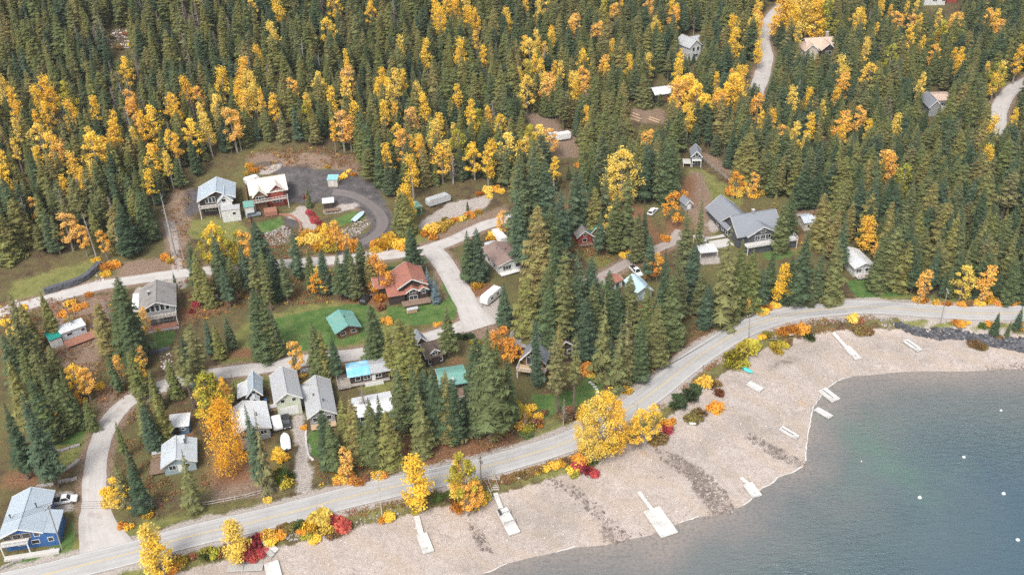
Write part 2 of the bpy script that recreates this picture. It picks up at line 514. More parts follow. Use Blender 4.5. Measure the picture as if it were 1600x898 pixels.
# --- ground material
def ground_material():
    m, nt, b = nodes_of('ground')
    N = NT(nt)
    P = N.n('ShaderNodeNewGeometry').outputs['Position']
    a = N.n('ShaderNodeAttribute', attribute_name='cover_a')
    c2 = N.n('ShaderNodeAttribute', attribute_name='cover_b')
    sa = N.n('ShaderNodeSeparateColor'); N.link(a.outputs['Color'], sa.inputs[0])
    sb = N.n('ShaderNodeSeparateColor'); N.link(c2.outputs['Color'], sb.inputs[0])
    n_big, n_mid, n_fine = N.noise(.05, 4, .6, P), N.noise(.35, 5, .65, P), N.noise(2.2, 4, .7, P)
    n_peb = N.noise(1.1, 6, .8, P)
    def edge(sock, soft=.16):
        t = N.math('ADD', sock, N.math('MULTIPLY', N.math('SUBTRACT', n_mid, .5), .9))
        t = N.math('ADD', t, N.math('MULTIPLY', N.math('SUBTRACT', n_fine, .5), .5))
        return N.ramp(t, [(.5 - soft, 0.), (.5 + soft, 1.)])
    floor = N.ramp(n_mid, [(.28, (.05, .036, .02)), (.45, (.10, .07, .04)), (.58, (.11, .095, .04)), (.75, (.16, .10, .05))])
    floor = N.mix(N.ramp(n_big, [(.45, 0.), (.62, 1.)]), floor, N.ramp(n_fine, [(.3, (.09, .10, .035)), (.7, (.17, .14, .06))]))
    floor = N.mix(N.ramp(N.noise(.8, 3, .6, P), [(.62, 0.), (.72, 1.)]), floor, (.25, .12, .045))
    c = floor
    c = N.mix(edge(sa.outputs[1], .25), c, N.ramp(N.math('ADD', N.math('MULTIPLY', n_mid, .6), N.math('MULTIPLY', n_fine, .4)), [(.3, (.085, .10, .03)), (.5, (.17, .175, .055)), (.7, (.27, .22, .09))]))
    c = N.mix(edge(a.outputs['Alpha'], .28), c, N.ramp(n_fine, [(.3, (.13, .085, .06)), (.55, (.25, .175, .125)), (.75, (.34, .26, .21))]))
    c = N.mix(edge(sa.outputs[2], .34), c, N.ramp(n_fine, [(.25, (.09, .052, .032)), (.5, (.20, .10, .055)), (.72, (.30, .175, .085))]))
    c = N.mix(edge(sb.outputs[1], .2), c, N.ramp(n_mid, [(.3, (.06, .055, .058)), (.6, (.12, .108, .108)), (.78, (.18, .16, .15))]))
    c = N.mix(edge(sa.outputs[0], .12), c, N.ramp(n_mid, [(.3, (.05, .10, .025)), (.5, (.085, .15, .04)), (.72, (.15, .185, .06))]))
    c = N.mix(edge(sb.outputs[0], .16), c, N.ramp(n_fine, [(.3, (.29, .25, .22)), (.6, (.42, .375, .34)), (.8, (.52, .47, .43))]))
    # beach gravel: pale pinkish stones, rusty and dark specks, damp dark band at the water
    bc = N.ramp(N.math('ADD', N.math('MULTIPLY', n_peb, .7), N.math('MULTIPLY', n_mid, .3)), [(.28, (.20, .165, .142)), (.42, (.36, .305, .268)), (.54, (.445, .38, .34)), (.72, (.56, .49, .445))])
    wv = N.n('ShaderNodeTexWave', wave_type='BANDS', bands_direction='DIAGONAL')
    wv.inputs['Scale'].default_value = .05; wv.inputs['Distortion'].default_value = 9; wv.inputs['Detail'].default_value = 3; wv.inputs['Detail Scale'].default_value = .8
    N.link(P, wv.inputs['Vector'])
    bc = N.mix(N.math('MULTIPLY', N.ramp(wv.outputs['Fac'], [(.55, 0.), (.95, 1.)]), .5), bc, (.42, .34, .27))
    bc = N.mix(N.ramp(n_big, [(.48, 0.), (.68, .65)]), bc, (.27, .235, .205))
    bc = N.mix(N.ramp(N.noise(.16, 5, .7, P, 1.5), [(.54, 0.), (.68, .5)]), bc, (.50, .45, .41))
    vor = N.n('ShaderNodeTexVoronoi'); vor.inputs['Scale'].default_value = .9
    N.link(P, vor.inputs['Vector'])
    bc = N.mix(N.math('MULTIPLY', N.ramp(vor.outputs['Distance'], [(.12, 1.), (.26, 0.)]), N.ramp(n_mid, [(.5, 0.), (.62, .8)])), bc, (.20, .16, .14))
    st = N.math('ADD', c2.outputs['Alpha'], N.math('MULTIPLY', N.math('SUBTRACT', n_peb, .5), 2.6))
    bc = N.mix(N.ramp(st, [(.45, 0.), (.75, .85)]), bc, N.ramp(n_fine, [(.3, (.08, .065, .058)), (.7, (.24, .19, .165))]))
    c = N.mix(edge(sb.outputs[2], .1), c, bc)
    N.link(c, b.inputs['Base Color'])
    b.inputs['Roughness'].default_value = .95
    b.inputs['Specular IOR Level'].default_value = .15
    N.bump(N.math('ADD', n_fine, N.math('MULTIPLY', n_peb, .8)), .55, .25, b)
    return m

gm = grid_mesh('ground', TX, TY, TZ)
add_col(gm, 'cover_a', (lawn, grass, litter, dirt))
add_col(gm, 'cover_b', (gravel, dark, beach, streak))
gm.materials.append(ground_material())
tag(link('ground', gm), kind='structure')

# --- lake
def water_material():
    m, nt, b = nodes_of('lake_water')
    N = NT(nt)
    P = N.n('ShaderNodeNewGeometry').outputs['Position']
    dep = N.n('ShaderNodeAttribute', attribute_name='offshore').outputs['Fac']
    nz = N.noise(.045, 5, .6, P)
    d2 = N.math('ADD', dep, N.math('MULTIPLY', N.math('SUBTRACT', nz, .5), 22.0))
    f = N.math('DIVIDE', d2, 90.0, clamp=True)
    c = N.ramp(f, [(0.0, (.27, .235, .21)), (.05, (.215, .20, .19)), (.12, (.150, .165, .162)), (.28, (.098, .138, .148)), (.6, (.056, .10, .140)), (1., (.038, .078, .136))])
    c = N.mix(N.math('MULTIPLY', N.ramp(N.noise(1.3, 5, .75, P), [(.46, 0.), (.62, 1.)]), N.ramp(f, [(0., .55), (.22, 0.)])), c, (.10, .095, .09))
    c = N.mix(N.ramp(N.noise(.02, 4, .6, P, 1.2), [(.5, 0.), (.75, .3)]), c, (.06, .10, .12))
    # weed beds showing green through the water
    g0 = G_weed
    sub = N.n('ShaderNodeVectorMath', operation='SUBTRACT'); N.link(P, sub.inputs[0]); sub.inputs[1].default_value = g0
    sv = N.n('ShaderNodeVectorMath', operation='MULTIPLY'); N.link(sub.outputs[0], sv.inputs[0]); sv.inputs[1].default_value = (1 / 15., 1 / 18., 0)
    ln = N.n('ShaderNodeVectorMath', operation='LENGTH'); N.link(sv.outputs[0], ln.inputs[0])
    wf = N.math('ADD', ln.outputs['Value'], N.math('MULTIPLY', N.math('SUBTRACT', N.noise(.07, 6, .7, P), .5), 4.0))
    c = N.mix(N.ramp(wf, [(.0, .6), (1.5, 0.)]), c, (.105, .178, .142))
    N.link(c, b.inputs['Base Color'])
    b.inputs['Roughness'].default_value = .12
    b.inputs['IOR'].default_value = 1.33
    mp = N.n('ShaderNodeMapping'); mp.inputs['Rotation'].default_value = (0, 0, rad(-38)); mp.inputs['Scale'].default_value = (.55, 1.7, 1)
    N.link(P, mp.inputs['Vector'])
    w1, w2 = N.noise(.55, 3, .6, mp.outputs[0], .4), N.noise(2.0, 2, .6, mp.outputs[0], .3)
    amp = N.math('MULTIPLY', N.ramp(f, [(.0, .1), (.4, .55), (1., 1.)]), N.ramp(N.noise(.025, 3, .5, P), [(.35, .25), (.65, 1.)]))
    N.bump(N.math('MULTIPLY', N.math('ADD', w1, N.math('MULTIPLY', w2, .5)), amp), 1.0, 1.8, b)
    return m
_w = on_plane(1375, 705, 0)
G_weed = (_w[0], _w[1], 0)
wx = np.concatenate([np.linspace(-2600, -260, 20), np.arange(-250, 330, 2.5), np.linspace(340, 2600, 20)])
wy = np.concatenate([np.linspace(-1200, 20, 30), np.arange(25, 235, 2.5), np.linspace(240, 330, 4)])
WX, WY = np.meshgrid(wx, wy)
WD = signed(WX, WY, SHORE_S)
wm = grid_mesh('lake', WX, WY, np.zeros(WX.shape))
at = wm.attributes.new('offshore', 'FLOAT', 'POINT')
at.data.foreach_set('value', (-WD).ravel().astype(np.float32))
bm = bmesh.new(); bm.from_mesh(wm)          # keep only what lies on the lake side
bm.verts.ensure_lookup_table()
keep = (WD < 9).ravel()
bmesh.ops.delete(bm, geom=[v for v in bm.verts if not keep[v.index]], context='VERTS')
bm.to_mesh(wm); bm.free()
wm.materials.append(water_material())
tag(link('lake', wm), kind='structure')

# --- foam and dry froth at the edge of the water
def ribbon(pts, widths, lift, nacross=3, zf=None):
    """a sheet draped along a line: returns vertices, faces and (across, along) coordinates"""
    pts = np.array(pts)
    t = np.gradient(pts, axis=0)
    t /= np.maximum(np.linalg.norm(t, axis=1, keepdims=True), 1e-9)
    nrm = np.stack([-t[:, 1], t[:, 0]], axis=1)
    s = np.concatenate([[0], np.cumsum(np.linalg.norm(np.diff(pts, axis=0), axis=1))])
    V, U, Fc = [], [], []
    for i, p in enumerate(pts):
        w = widths[i] if hasattr(widths, '__len__') else widths
        for k in range(nacross):
            q = p + nrm[i] * w * (k / (nacross - 1) - .5)
            V.append((q[0], q[1], (hz(*q) if zf is None else zf) + lift))
            U.append((k / (nacross - 1), s[i]))
    for i in range(len(pts) - 1):
        for k in range(nacross - 1):
            a = i * nacross + k
            Fc.append((a, a + 1, a + nacross + 1, a + nacross))
    return V, Fc, U

def ribbon_obj(name, pts, widths, lift, m, nacross=3, zf=None):
    V, Fc, U = ribbon(pts, widths, lift, nacross, zf)
    me = bpy.data.meshes.new(name)
    me.from_pydata(V, [], Fc)
    uv = me.uv_layers.new(name='UVMap')
    li = np.empty(len(me.loops), dtype=np.int32)
    me.loops.foreach_get('vertex_index', li)
    uv.data.foreach_set('uv', np.array(U, dtype=np.float32)[li].ravel())
    me.polygons.foreach_set('use_smooth', [True] * len(me.polygons))
    me.materials.append(m)
    return link(name, me)

rs = np.random.RandomState(4)
def upward(o):
    me = o.data
    if len(me.polygons) and me.polygons[0].normal.z < 0:
        me.flip_normals()
    return o

m_foam = mat('foam', (.60, .58, .55), .9, .12, 3)
for seg in ([(1160, 790), (1172, 782), (1187, 765), (1204, 756), (1218, 744), (1238, 738), (1254, 729)], [(1259, 720), (1260, 692), (1265, 665), (1271, 637), (1281, 621), (1293, 607), (1311, 594), (1330, 588)],
            [(1060, 817), (1076, 812), (1092, 806)], [(758, 896), (775, 888), (792, 880)], [(868, 862), (890, 856), (898, 854)]):
    c = catmull([on_plane(u, v, 0) for u, v in seg], .8)
    w = .10 + .24 * np.abs(np.sin(np.arange(len(c)) * 1.3)) * rs.rand(len(c)) + .12 * rs.rand(len(c))
    c = c + rs.randn(*c.shape) * .07
    o = ribbon_obj('shore_foam', c, w, .06, m_foam, 3, 0.02)
    tag(upward(o), 'thin white line of foam left along the edge of the lake', 'foam', kind='stuff')

# --- roads
def road_material(name, col, track, centre=None, rough_noise=.12):
    m, nt, b = nodes_of(name)
    N = NT(nt)
    uvn = N.n('ShaderNodeUVMap'); uvn.uv_map = 'UVMap'
    sep = N.n('ShaderNodeSeparateXYZ'); N.link(uvn.outputs[0], sep.inputs[0])
    P = N.n('ShaderNodeNewGeometry').outputs['Position']
    st = N.n('ShaderNodeCombineXYZ'); N.link(N.math('MULTIPLY', sep.outputs[0], 9.0), st.inputs[0]); N.link(N.math('MULTIPLY', sep.outputs[1], .05), st.inputs[1])
    streaks = N.noise(1.2, 4, .7, st.outputs[0])
    n1, n2 = N.noise(.25, 4, .6, P), N.noise(3.0, 3, .7, P)
    v = N.math('ADD', N.math('MULTIPLY', streaks, .45), N.math('ADD', N.math('MULTIPLY', n1, .35), N.math('MULTIPLY', n2, .2)))
    c = N.ramp(v, [(.3, tuple(x * .74 for x in col)), (.5, col), (.7, tuple(min(1, x * 1.18) for x in col))])
    if track:
        tr = N.ramp(sep.outputs[0], track)
        c = N.mix(N.math('MULTIPLY', tr, .5), c, tuple(x * .62 for x in col))
    if centre:
        c = N.mix(N.ramp(N.noise(.3, 4, .7, P), [(.55, 0.), (.7, .6)]), c, centre)
    N.link(c, b.inputs['Base Color'])
    b.inputs['Roughness'].default_value = .9
    b.inputs['Specular IOR Level'].default_value = .2
    N.bump(n2, .2, .03, b)
    return m
m_main = road_material('worn_asphalt', (.42, .41, .40), [(0., .9), (.06, .2), (.13, 0.), (.22, .55), (.30, .0), (.40, .5), (.47, .15), (.53, .15), (.60, .5), (.70, .0), (.78, .55), (.87, 0.), (.94, .2), (1., .9)])
m_lane = road_material('pale_gravel_road', (.48, .45, .425), [(0., .8), (.2, .1), (.5, .3), (.8, .1), (1., .8)], (.30, .25, .22))
m_grav = road_material('gravel_drive', (.36, .31, .28), [(0., .9), (.25, 0.), (.5, .7), (.75, 0.), (1., .9)], (.22, .18, .13))
m_darkr = road_material('dark_gravel_track', (.17, .15, .145), [(0., .6), (.3, 0.), (.5, .5), (.7, 0.), (1., .6)])
main_c = catmull(list(ROADC), 2.0)
main_c = main_c[(main_c[:, 0] > -330) & (main_c[:, 0] < 420)]
tag(upward(ribbon_obj('shore_road', main_c, 6.9, .10, m_main, 9)), kind='structure')
m_yel, m_wht = mat('worn_yellow_paint', (.60, .45, .17), .8, .25, 2), mat('worn_white_paint', (.66, .65, .62), .8, .25, 2)
def offset(c, o):
    t = np.gradient(c, axis=0); t /= np.linalg.norm(t, axis=1, keepdims=True)
    return c + np.stack([-t[:, 1], t[:, 0]], axis=1) * o
for k, off in enumerate((-.12, .12)):
    tag(upward(ribbon_obj('centre_line_marking', offset(main_c, off), .11, .118, m_yel, 2)), kind='structure')
for off in (-3.15, 3.15):
    tag(upward(ribbon_obj('edge_line_marking', offset(main_c, off), .11, .118, m_wht, 2)), kind='structure')
RM = {'lane': m_lane, 'gravel': m_grav, 'dark': m_darkr}
ROAD_XY = []
for name, (px, w, lift, mt) in SIDE_ROADS.items():
    c = catmull([tuple(G(u, v))[:2] for u, v in px], 1.5)
    ww = w + .35 * np.sin(np.arange(len(c)) * .5) * rs.rand(len(c)) + .25 * rs.randn(len(c)) * .5
    if name == 'side_road':      # mouth of the junction opens out
        ww[:14] += np.linspace(6.5, 0, 14)
    if name == 'connecting_road':
        ww[-8:] += np.linspace(0, 3.5, 8)
    nm = {'beach_track': 'dirt_track', 'connecting_road': 'connecting_road'}.get(name, name)
    tag(upward(ribbon_obj(nm, c, ww, lift, RM[mt], 5)), kind='structure')
    ROAD_XY.append((c, w))

# --- sky and light: high overcast
world = bpy.data.worlds.new('World')
sc.world = world
world.use_nodes = True
wn = world.node_tree
SUN_EL, SUN_AZ = rad(52), rad(205)        # compass direction the light comes from (clockwise from +y)
sky = wn.nodes.new('ShaderNodeTexSky')
sky.sky_type = 'NISHITA'
sky.sun_disc = False
sky.sun_elevation = SUN_EL
sky.sun_rotation = SUN_AZ
sky.air_density, sky.dust_density, sky.ozone_density = 1.0, 4.0, 1.0
hs = wn.nodes.new('ShaderNodeHueSaturation')
hs.inputs['Saturation'].default_value = .32
wn.links.new(sky.outputs[0], hs.inputs['Color'])
bg = wn.nodes['Background']
wn.links.new(hs.outputs[0], bg.inputs['Color'])
bg.inputs['Strength'].default_value = .15
sun_d = bpy.data.lights.new('sun', 'SUN')
sun_d.energy = 1.5
sun_d.angle = rad(16)
sun_d.color = (1, .965, .91)
sun = bpy.data.objects.new('sun', sun_d)
COL.objects.link(sun)
sdir = Vector((math.sin(SUN_AZ) * math.cos(SUN_EL), math.cos(SUN_AZ) * math.cos(SUN_EL), math.sin(SUN_EL)))
sun.rotation_euler = sdir.to_track_quat('Z', 'Y').to_euler()
vs = sc.view_settings
vs.view_transform = 'Standard'
vs.look = 'None'
vs.exposure = 0.66
vs.gamma = 1.0
vs.use_curve_mapping = False
sc.render.engine = 'CYCLES'
sc.cycles.max_bounces = 6
sc.cycles.diffuse_bounces = 3
sc.cycles.glossy_bounces = 2
sc.cycles.transmission_bounces = 2
sc.cycles.transparent_max_bounces = 4
sc.cycles.volume_bounces = 0
sc.cycles.use_adaptive_sampling = True
sc.cycles.adaptive_threshold = .01
sc.cycles.use_denoising = False
# ------------------------------------------------------------------ building materials
def metal(name, col, sc_=1.9, ax='X', dirt=None):
    return mat(name, col, .45, .07, .5, .4, .0, 0, (ax, sc_), dirt)
def shingle(name, col, dirt=None):
    return mat(name, col, .9, .22, 1.2, .2, 0, .5, None, dirt)
R_bluegrey = metal('blue_grey_metal_roof', (.43, .50, .56))
R_pale = metal('pale_metal_roof', (.50, .55, .59), dirt=(.46, .47, .46))
R_white = metal('white_metal_roof', (.64, .655, .67), dirt=(.6, .58, .54))
R_grey = metal('mid_grey_metal_roof', (.44, .44, .45))
R_grey2 = metal('light_grey_metal_roof', (.42, .43, .445), dirt=(.42, .41, .40))
R_slate = shingle('slate_grey_shingles', (.23, .245, .27))
R_greyshingle = shingle('weathered_grey_shingles', (.26, .245, .235), (.17, .155, .14))
R_brown = shingle('brown_shingles', (.27, .19, .165), (.20, .15, .13))
R_darkbrown = shingle('dark_brown_shingles', (.12, .09, .075), (.20, .17, .08))
R_green = metal('sea_green_metal_roof', (.16, .36, .31), dirt=(.22, .36, .31))
R_teal = metal('teal_metal_roof', (.02, .27, .22))
R_red = metal('red_brown_metal_roof', (.38, .155, .11), dirt=(.28, .13, .10))
R_cream = metal('cream_metal_roof', (.68, .61, .53), dirt=(.72, .64, .55))
R_tan = metal('tan_roof', (.58, .43, .34), dirt=(.48, .36, .29))
W_blue = mat('blue_siding', (.045, .13, .33), .6, .1, 1, .3, 0, 0, ('Z', 3.2))
W_slateblue = mat('slate_blue_siding', (.10, .17, .24), .7, .1, 1, .3, 0, 0, ('Z', 3.2))
W_paleblue = mat('grey_blue_siding', (.30, .38, .40), .7, .1, 1, .3, 0, 0, ('Z', 3.2))
W_white = mat('white_siding', (.62, .62, .605), .7, .06, 1, .3, 0, 0, ('Z', 3.2))
W_green = mat('pale_green_siding', (.55, .59, .45), .7, .06, 1, .3, 0, 0, ('Z', 3.2))
W_grey = mat('grey_siding', (.30, .31, .32), .75, .1, 1, .3, 0, 0, ('Z', 3.2))
W_beige = mat('beige_siding', (.56, .50, .43), .75, .1, 1, .3, 0, 0, ('Z', 3.2))
W_log = mat('brown_log_wall', (.17, .095, .055), .8, .25, 1, .3, 0, 0, ('Z', 2.0))
W_dark = mat('dark_brown_siding', (.055, .04, .035), .8, .2, 1, .3, 0, 0, ('Z', 3.2))
W_red = mat('red_board_wall', (.30, .07, .05), .8, .15, 1, .3, 0, 0, ('Z', 3.2))
W_char = mat('charcoal_siding', (.085, .09, .10), .75, .15, 1, .3, 0, 0, ('Z', 3.2))
M_trim = mat('white_trim', (.68, .68, .66), .6, .05, 2)
M_wood = mat('weathered_deck_boards', (.36, .32, .28), .85, .2, 1, .2, 0, 0, ('X', 3.5))
M_redwood = mat('red_brown_deck_boards', (.36, .17, .115), .85, .2, 1, .2, 0, 0, ('X', 3.5))
M_browndeck = mat('brown_deck_boards', (.25, .17, .125), .85, .2, 1, .2, 0, 0, ('X', 3.5))
M_greydeck = mat('grey_painted_deck', (.34, .37, .39), .8, .12, 1, .2, 0, 0, ('X', 3.5))
M_timber = mat('raw_timber', (.46, .33, .21), .85, .2, 2)
M_greywood = mat('silvered_driftwood', (.50, .46, .42), .9, .2, 2)
M_conc = mat('concrete', (.52, .50, .47), .9, .12, 1)
M_metal = mat('galvanised_metal', (.46, .47, .48), .4, .1, 2, .5, .5)
M_black = mat('black_rubber', (.02, .02, .02), .8, .2, 3)
M_darkm = mat('dark_grey_metal', (.07, .07, .075), .5, .15, 2)
M_tarp = mat('light_blue_tarp', (.20, .52, .72), .5, .25, .7, .5, 0, .6, None, (.50, .70, .80))
M_stone = mat('grey_stone', (.33, .30, .285), .95, .3, 1.2, .2, 0, .6)
M_darkstone = mat('dark_blue_grey_stone', (.105, .108, .125), .95, .45, .7, .2, 0, .6)
M_brick = mat('red_brick', (.34, .16, .11), .9, .2, 3)
def glass_mat():
    m, nt, b = nodes_of('window_glass')
    N = NT(nt)
    f = N.noise(.8, 2, .5, N.n('ShaderNodeTexCoord').outputs['Object'])
    N.link(N.ramp(f, [(.35, (.012, .015, .018)), (.7, (.05, .06, .07))]), b.inputs['Base Color'])
    b.inputs['Roughness'].default_value = .06
    b.inputs['Specular IOR Level'].default_value = .7
    return m
M_glass = glass_mat()

class House:
    """local frame: x along the front (left to right), y away from the front, z up; origin at the middle of the front's base"""
    def __init__(s, name, label, cat, A, B, depth, phrase=None, lift=.15, group=None, protect=True):
        a, b = G(*A), G(*B)
        d = b - a
        s.W = math.hypot(d.x, d.y)
        s.D = depth
        ang = math.atan2(d.y, d.x)
        mid = (a + b) / 2
        back = Vector((-math.sin(ang), math.cos(ang)))
        zs = [hz(mid.x + back.x * t + math.cos(ang) * w, mid.y + back.y * t + math.sin(ang) * w) for t in (0, depth * .5, depth) for w in (-s.W / 2, 0, s.W / 2)]
        z = .5 * (a.z + b.z) * .6 + .4 * max(zs)
        s.root = thing(name, label, cat, (mid.x, mid.y, z + lift), ang, group)
        c = mid.xy + back * depth * .5
        s.centre = Vector((c.x, c.y, z))
        FOOT.append((c.x, c.y, .5 * math.hypot(s.W, depth) + (1.5 if A[1] > 240 else -.6)))
        if phrase:
            landmark(phrase, (c.x, c.y, z + 2))
        s.ang = ang
        s.protect = protect
        s.mw = Matrix.Translation((mid.x, mid.y, z + lift)) @ Matrix.Rotation(ang, 4, 'Z')
    def guard(s, x0, x1, y0, y1, z0, z1):
        if not s.protect:
            return
        pts = [project(*(s.mw @ Vector((x, y, z)))) for x in (x0, x1) for y in (y0, y1) for z in (z0, z1)]
        us, vs_ = [p[0] for p in pts], [p[1] for p in pts]
        far = max(vs_) < 230                   # the far houses stand half buried in trees
        du, dv = (max(us) - min(us)) * (.16 if far else .04), (max(vs_) - min(vs_)) * .06
        lo = min(vs_) + (.5 if far else .94) * (max(vs_) - min(vs_))
        PROTECT.append([(min(us) + du, min(vs_) + dv), (max(us) - du, min(vs_) + dv), (max(us) - du, lo), (min(us) + du, lo)])
    def wing(s, x0, x1, y0, y1, wh, rise, ridge, rm, wm, ov=.55, trim=M_trim, off=0.0, z0=0.0, th=.2, down=2.2, rname='roof', wname='wall', label=None):
        """a block with a gable roof (ridge 'x' or 'y'), walls and bargeboards; off shifts the ridge sideways"""
        m = MB()
        e = 0.02
        if ridge == 'y':
            c = (x0 + x1) / 2 + off
            m.prism([(x0, z0 - down), (x1, z0 - down), (x1, z0 + wh), (c, z0 + wh + rise), (x0, z0 + wh)], y0, y1, 'y')
            kl, kr = rise / (c - x0), rise / (x1 - c)
            r = MB().chevron((x0 - ov, z0 + wh - ov * kl + e), (c, z0 + wh + rise + e), (x1 + ov, z0 + wh - ov * kr + e), th, y0 - ov, y1 + ov, 'y')
            boards = []
            for yy in (y0 - ov - .03, y1 + ov + .0):
                t = MB()
                boards.append(t)
                t.bar((x0 - ov, yy, z0 + wh - ov * kl + th / 2), (c, yy, z0 + wh + rise + th / 2), .05, th + .12)
                t.bar((c, yy, z0 + wh + rise + th / 2), (x1 + ov, yy, z0 + wh - ov * kr + th / 2), .05, th + .12)
            cap = MB().bar((c, y0 - ov, z0 + wh + rise + th + .05), (c, y1 + ov, z0 + wh + rise + th + .05), .34, .07)
        else:
            c = (y0 + y1) / 2 + off
            m.prism([(y0, z0 - down), (y1, z0 - down), (y1, z0 + wh), (c, z0 + wh + rise), (y0, z0 + wh)], x0, x1, 'x')
            kl, kr = rise / (c - y0), rise / (y1 - c)
            r = MB().chevron((y0 - ov, z0 + wh - ov * kl + e), (c, z0 + wh + rise + e), (y1 + ov, z0 + wh - ov * kr + e), th, x0 - ov, x1 + ov, 'x')
            boards = []
            for xx in (x0 - ov - .03, x1 + ov):
                t = MB()
                boards.append(t)
                t.bar((xx, y0 - ov, z0 + wh - ov * kl + th / 2), (xx, c, z0 + wh + rise + th / 2), .05, th + .12)
                t.bar((xx, c, z0 + wh + rise + th / 2), (xx, y1 + ov, z0 + wh - ov * kr + th / 2), .05, th + .12)
            cap = MB().bar((x0 - ov, c, z0 + wh + rise + th + .05), (x1 + ov, c, z0 + wh + rise + th + .05), .34, .07)
        w = m.build(wname, wm, s.root)
        ro = r.build(rname, rm, s.root)
        if label:
            ro['label'] = label
        for t in boards:
            t.build('bargeboard', trim, ro)
        cap.build('ridge_cap', rm, ro)
        s.guard(x0, x1, y0, y1, z0, z0 + wh + rise)
        return ro
    def shed(s, x0, x1, y0, y1, zf, zb, rm, wm=None, ov=.35, th=.14, z0=0.0, rname='roof', posts=False, xslope=None, label=None):
        """mono-pitch block: zf height at the front, zb at the back (or left/right if xslope)"""
        if wm is not None:
            if xslope:
                MB().prism([(x0, z0 - 2), (x1, z0 - 2), (x1, zb), (x0, zf)], y0, y1, 'y').build('wall', wm, s.root)
            else:
                MB().prism([(y0, z0 - 2), (y1, z0 - 2), (y1, zb), (y0, zf)], x0, x1, 'x').build('wall', wm, s.root)
        if xslope:
            k = (zb - zf) / (x1 - x0)
            a, b = zf - k * ov + .02, zb + k * ov + .02
            ro = MB().prism([(x0 - ov, a), (x1 + ov, b), (x1 + ov, b + th), (x0 - ov, a + th)], y0 - ov, y1 + ov, 'y').build(rname, rm, s.root)
        else:
            k = (zb - zf) / (y1 - y0)
            a, b = zf - k * ov + .02, zb + k * ov + .02
            ro = MB().prism([(y0 - ov, a), (y1 + ov, b), (y1 + ov, b + th), (y0 - ov, a + th)], x0 - ov, x1 + ov, 'x').build(rname, rm, s.root)
        if label:
            ro['label'] = label
        if posts:
            for x in (x0, x1):
                for y, zz in ((y0, zf), (y1, zb)):
                    MB().box(x - .08, x + .08, y - .08, y + .08, z0 - 2, zz).build('post', M_trim, s.root)
        s.guard(x0, x1, y0, y1, z0, max(zf, zb))
        return ro
    def win(s, face, u, z, w, h, frame=None, pos=0.0, bars=1, name='window'):
        """face 'f' (front, at y=pos), 'l'/'r' (sides, at x=pos); u along the face, z of the middle"""
        frame = frame or M_trim
        t = .1
        m = MB()
        def put(a0, a1, b0, b1, d0, d1):
            if face == 'f':
                m.box(a0, a1, pos - d1, pos - d0, b0, b1)
            elif face == 'l':
                m.box(pos - d1, pos - d0, a0, a1, b0, b1)
            else:
                m.box(pos + d0, pos + d1, a0, a1, b0, b1)
        a0, a1, b0, b1 = u - w / 2, u + w / 2, z - h / 2, z + h / 2
        put(a0 - t, a1 + t, b1, b1 + t, .003, .07); put(a0 - t, a1 + t, b0 - t, b0, .003, .07)
        put(a0 - t, a0, b0, b1, .003, .07); put(a1, a1 + t, b0, b1, .003, .07)
        for i in range(1, bars):
            x = a0 + (a1 - a0) * i / bars
            put(x - .04, x + .04, b0, b1, .003, .06)
        f = m.build(name, frame, s.root)
        m = MB()
        put(a0, a1, b0, b1, .004, .03)
        m.build('pane', M_glass, f)
        return f
    def door(s, face, u, w, h, m_, pos=0.0, z=0.0, name='door'):
        m = MB()
        if face == 'f':
            m.box(u - w / 2, u + w / 2, pos - .06, pos - .003, z, z + h)
        elif face == 'l':
            m.box(pos - .06, pos - .003, u - w / 2, u + w / 2, z, z + h)
        else:
            m.box(pos + .003, pos + .06, u - w / 2, u + w / 2, z, z + h)
        d = m.build(name, m_, s.root)
        if name == 'garage_door' and face == 'f':
            g = MB()
            for k in (1, 2, 3):
                g.box(u - w / 2 + .1, u + w / 2 - .1, pos - .075, pos - .062, z + h * k / 4 - .03, z + h * k / 4)
            g.build('panel_groove', M_metal, d)
        return d
    def deck(s, x0, x1, y0, y1, z, m_, rail=None, rail_m=None, sides='flr', posts=True):
        d = MB().box(x0, x1, y0, y1, z - .18, z).build('deck', m_, s.root)
        if posts and z > .6:
            for x in (x0 + .15, x1 - .15):
                MB().box(x - .1, x + .1, y0 + .05, y0 + .25, -2.5, z - .181).build('deck_post', rail_m or M_trim, s.root)
        if rail:
            r = MB()
            rm = rail_m or M_trim
            segs = []
            if 'f' in sides: segs.append(((x0, y0 + .04), (x1, y0 + .04)))
            if 'l' in sides: segs.append(((x0 + .04, y0), (x0 + .04, y1)))
            if 'r' in sides: segs.append(((x1 - .04, y0), (x1 - .04, y1)))
            for p, q in segs:
                r.bar((*p, z + 1.0), (*q, z + 1.0), .12, .08)
                r.bar((*p, z + .15), (*q, z + .15), .06, .06)
                L = math.hypot(q[0] - p[0], q[1] - p[1])
                n = max(2, int(L / .9))
                for i in range(n + 1):
                    t = i / n
                    x, y = p[0] + (q[0] - p[0]) * t, p[1] + (q[1] - p[1]) * t
                    r.box(x - .04, x + .04, y - .04, y + .04, z + .001, z + 1.0)
            r.build('railing', rm, s.root)
        return d
    def block(s, name, m_, x0, x1, y0, y1, z0, z1, bevel=0.0):
        return MB().box(x0, x1, y0, y1, z0, z1).build(name, m_, s.root, bevel)
    def vent(s, x, y, z, h=.7, r=.14):
        MB().tube([(x, y, z - .4), (x, y, z + h)], r, 8).tube([(x, y, z + h), (x, y, z + h + .12)], r * 1.6, 8).build('vent_pipe', M_darkm, s.root)
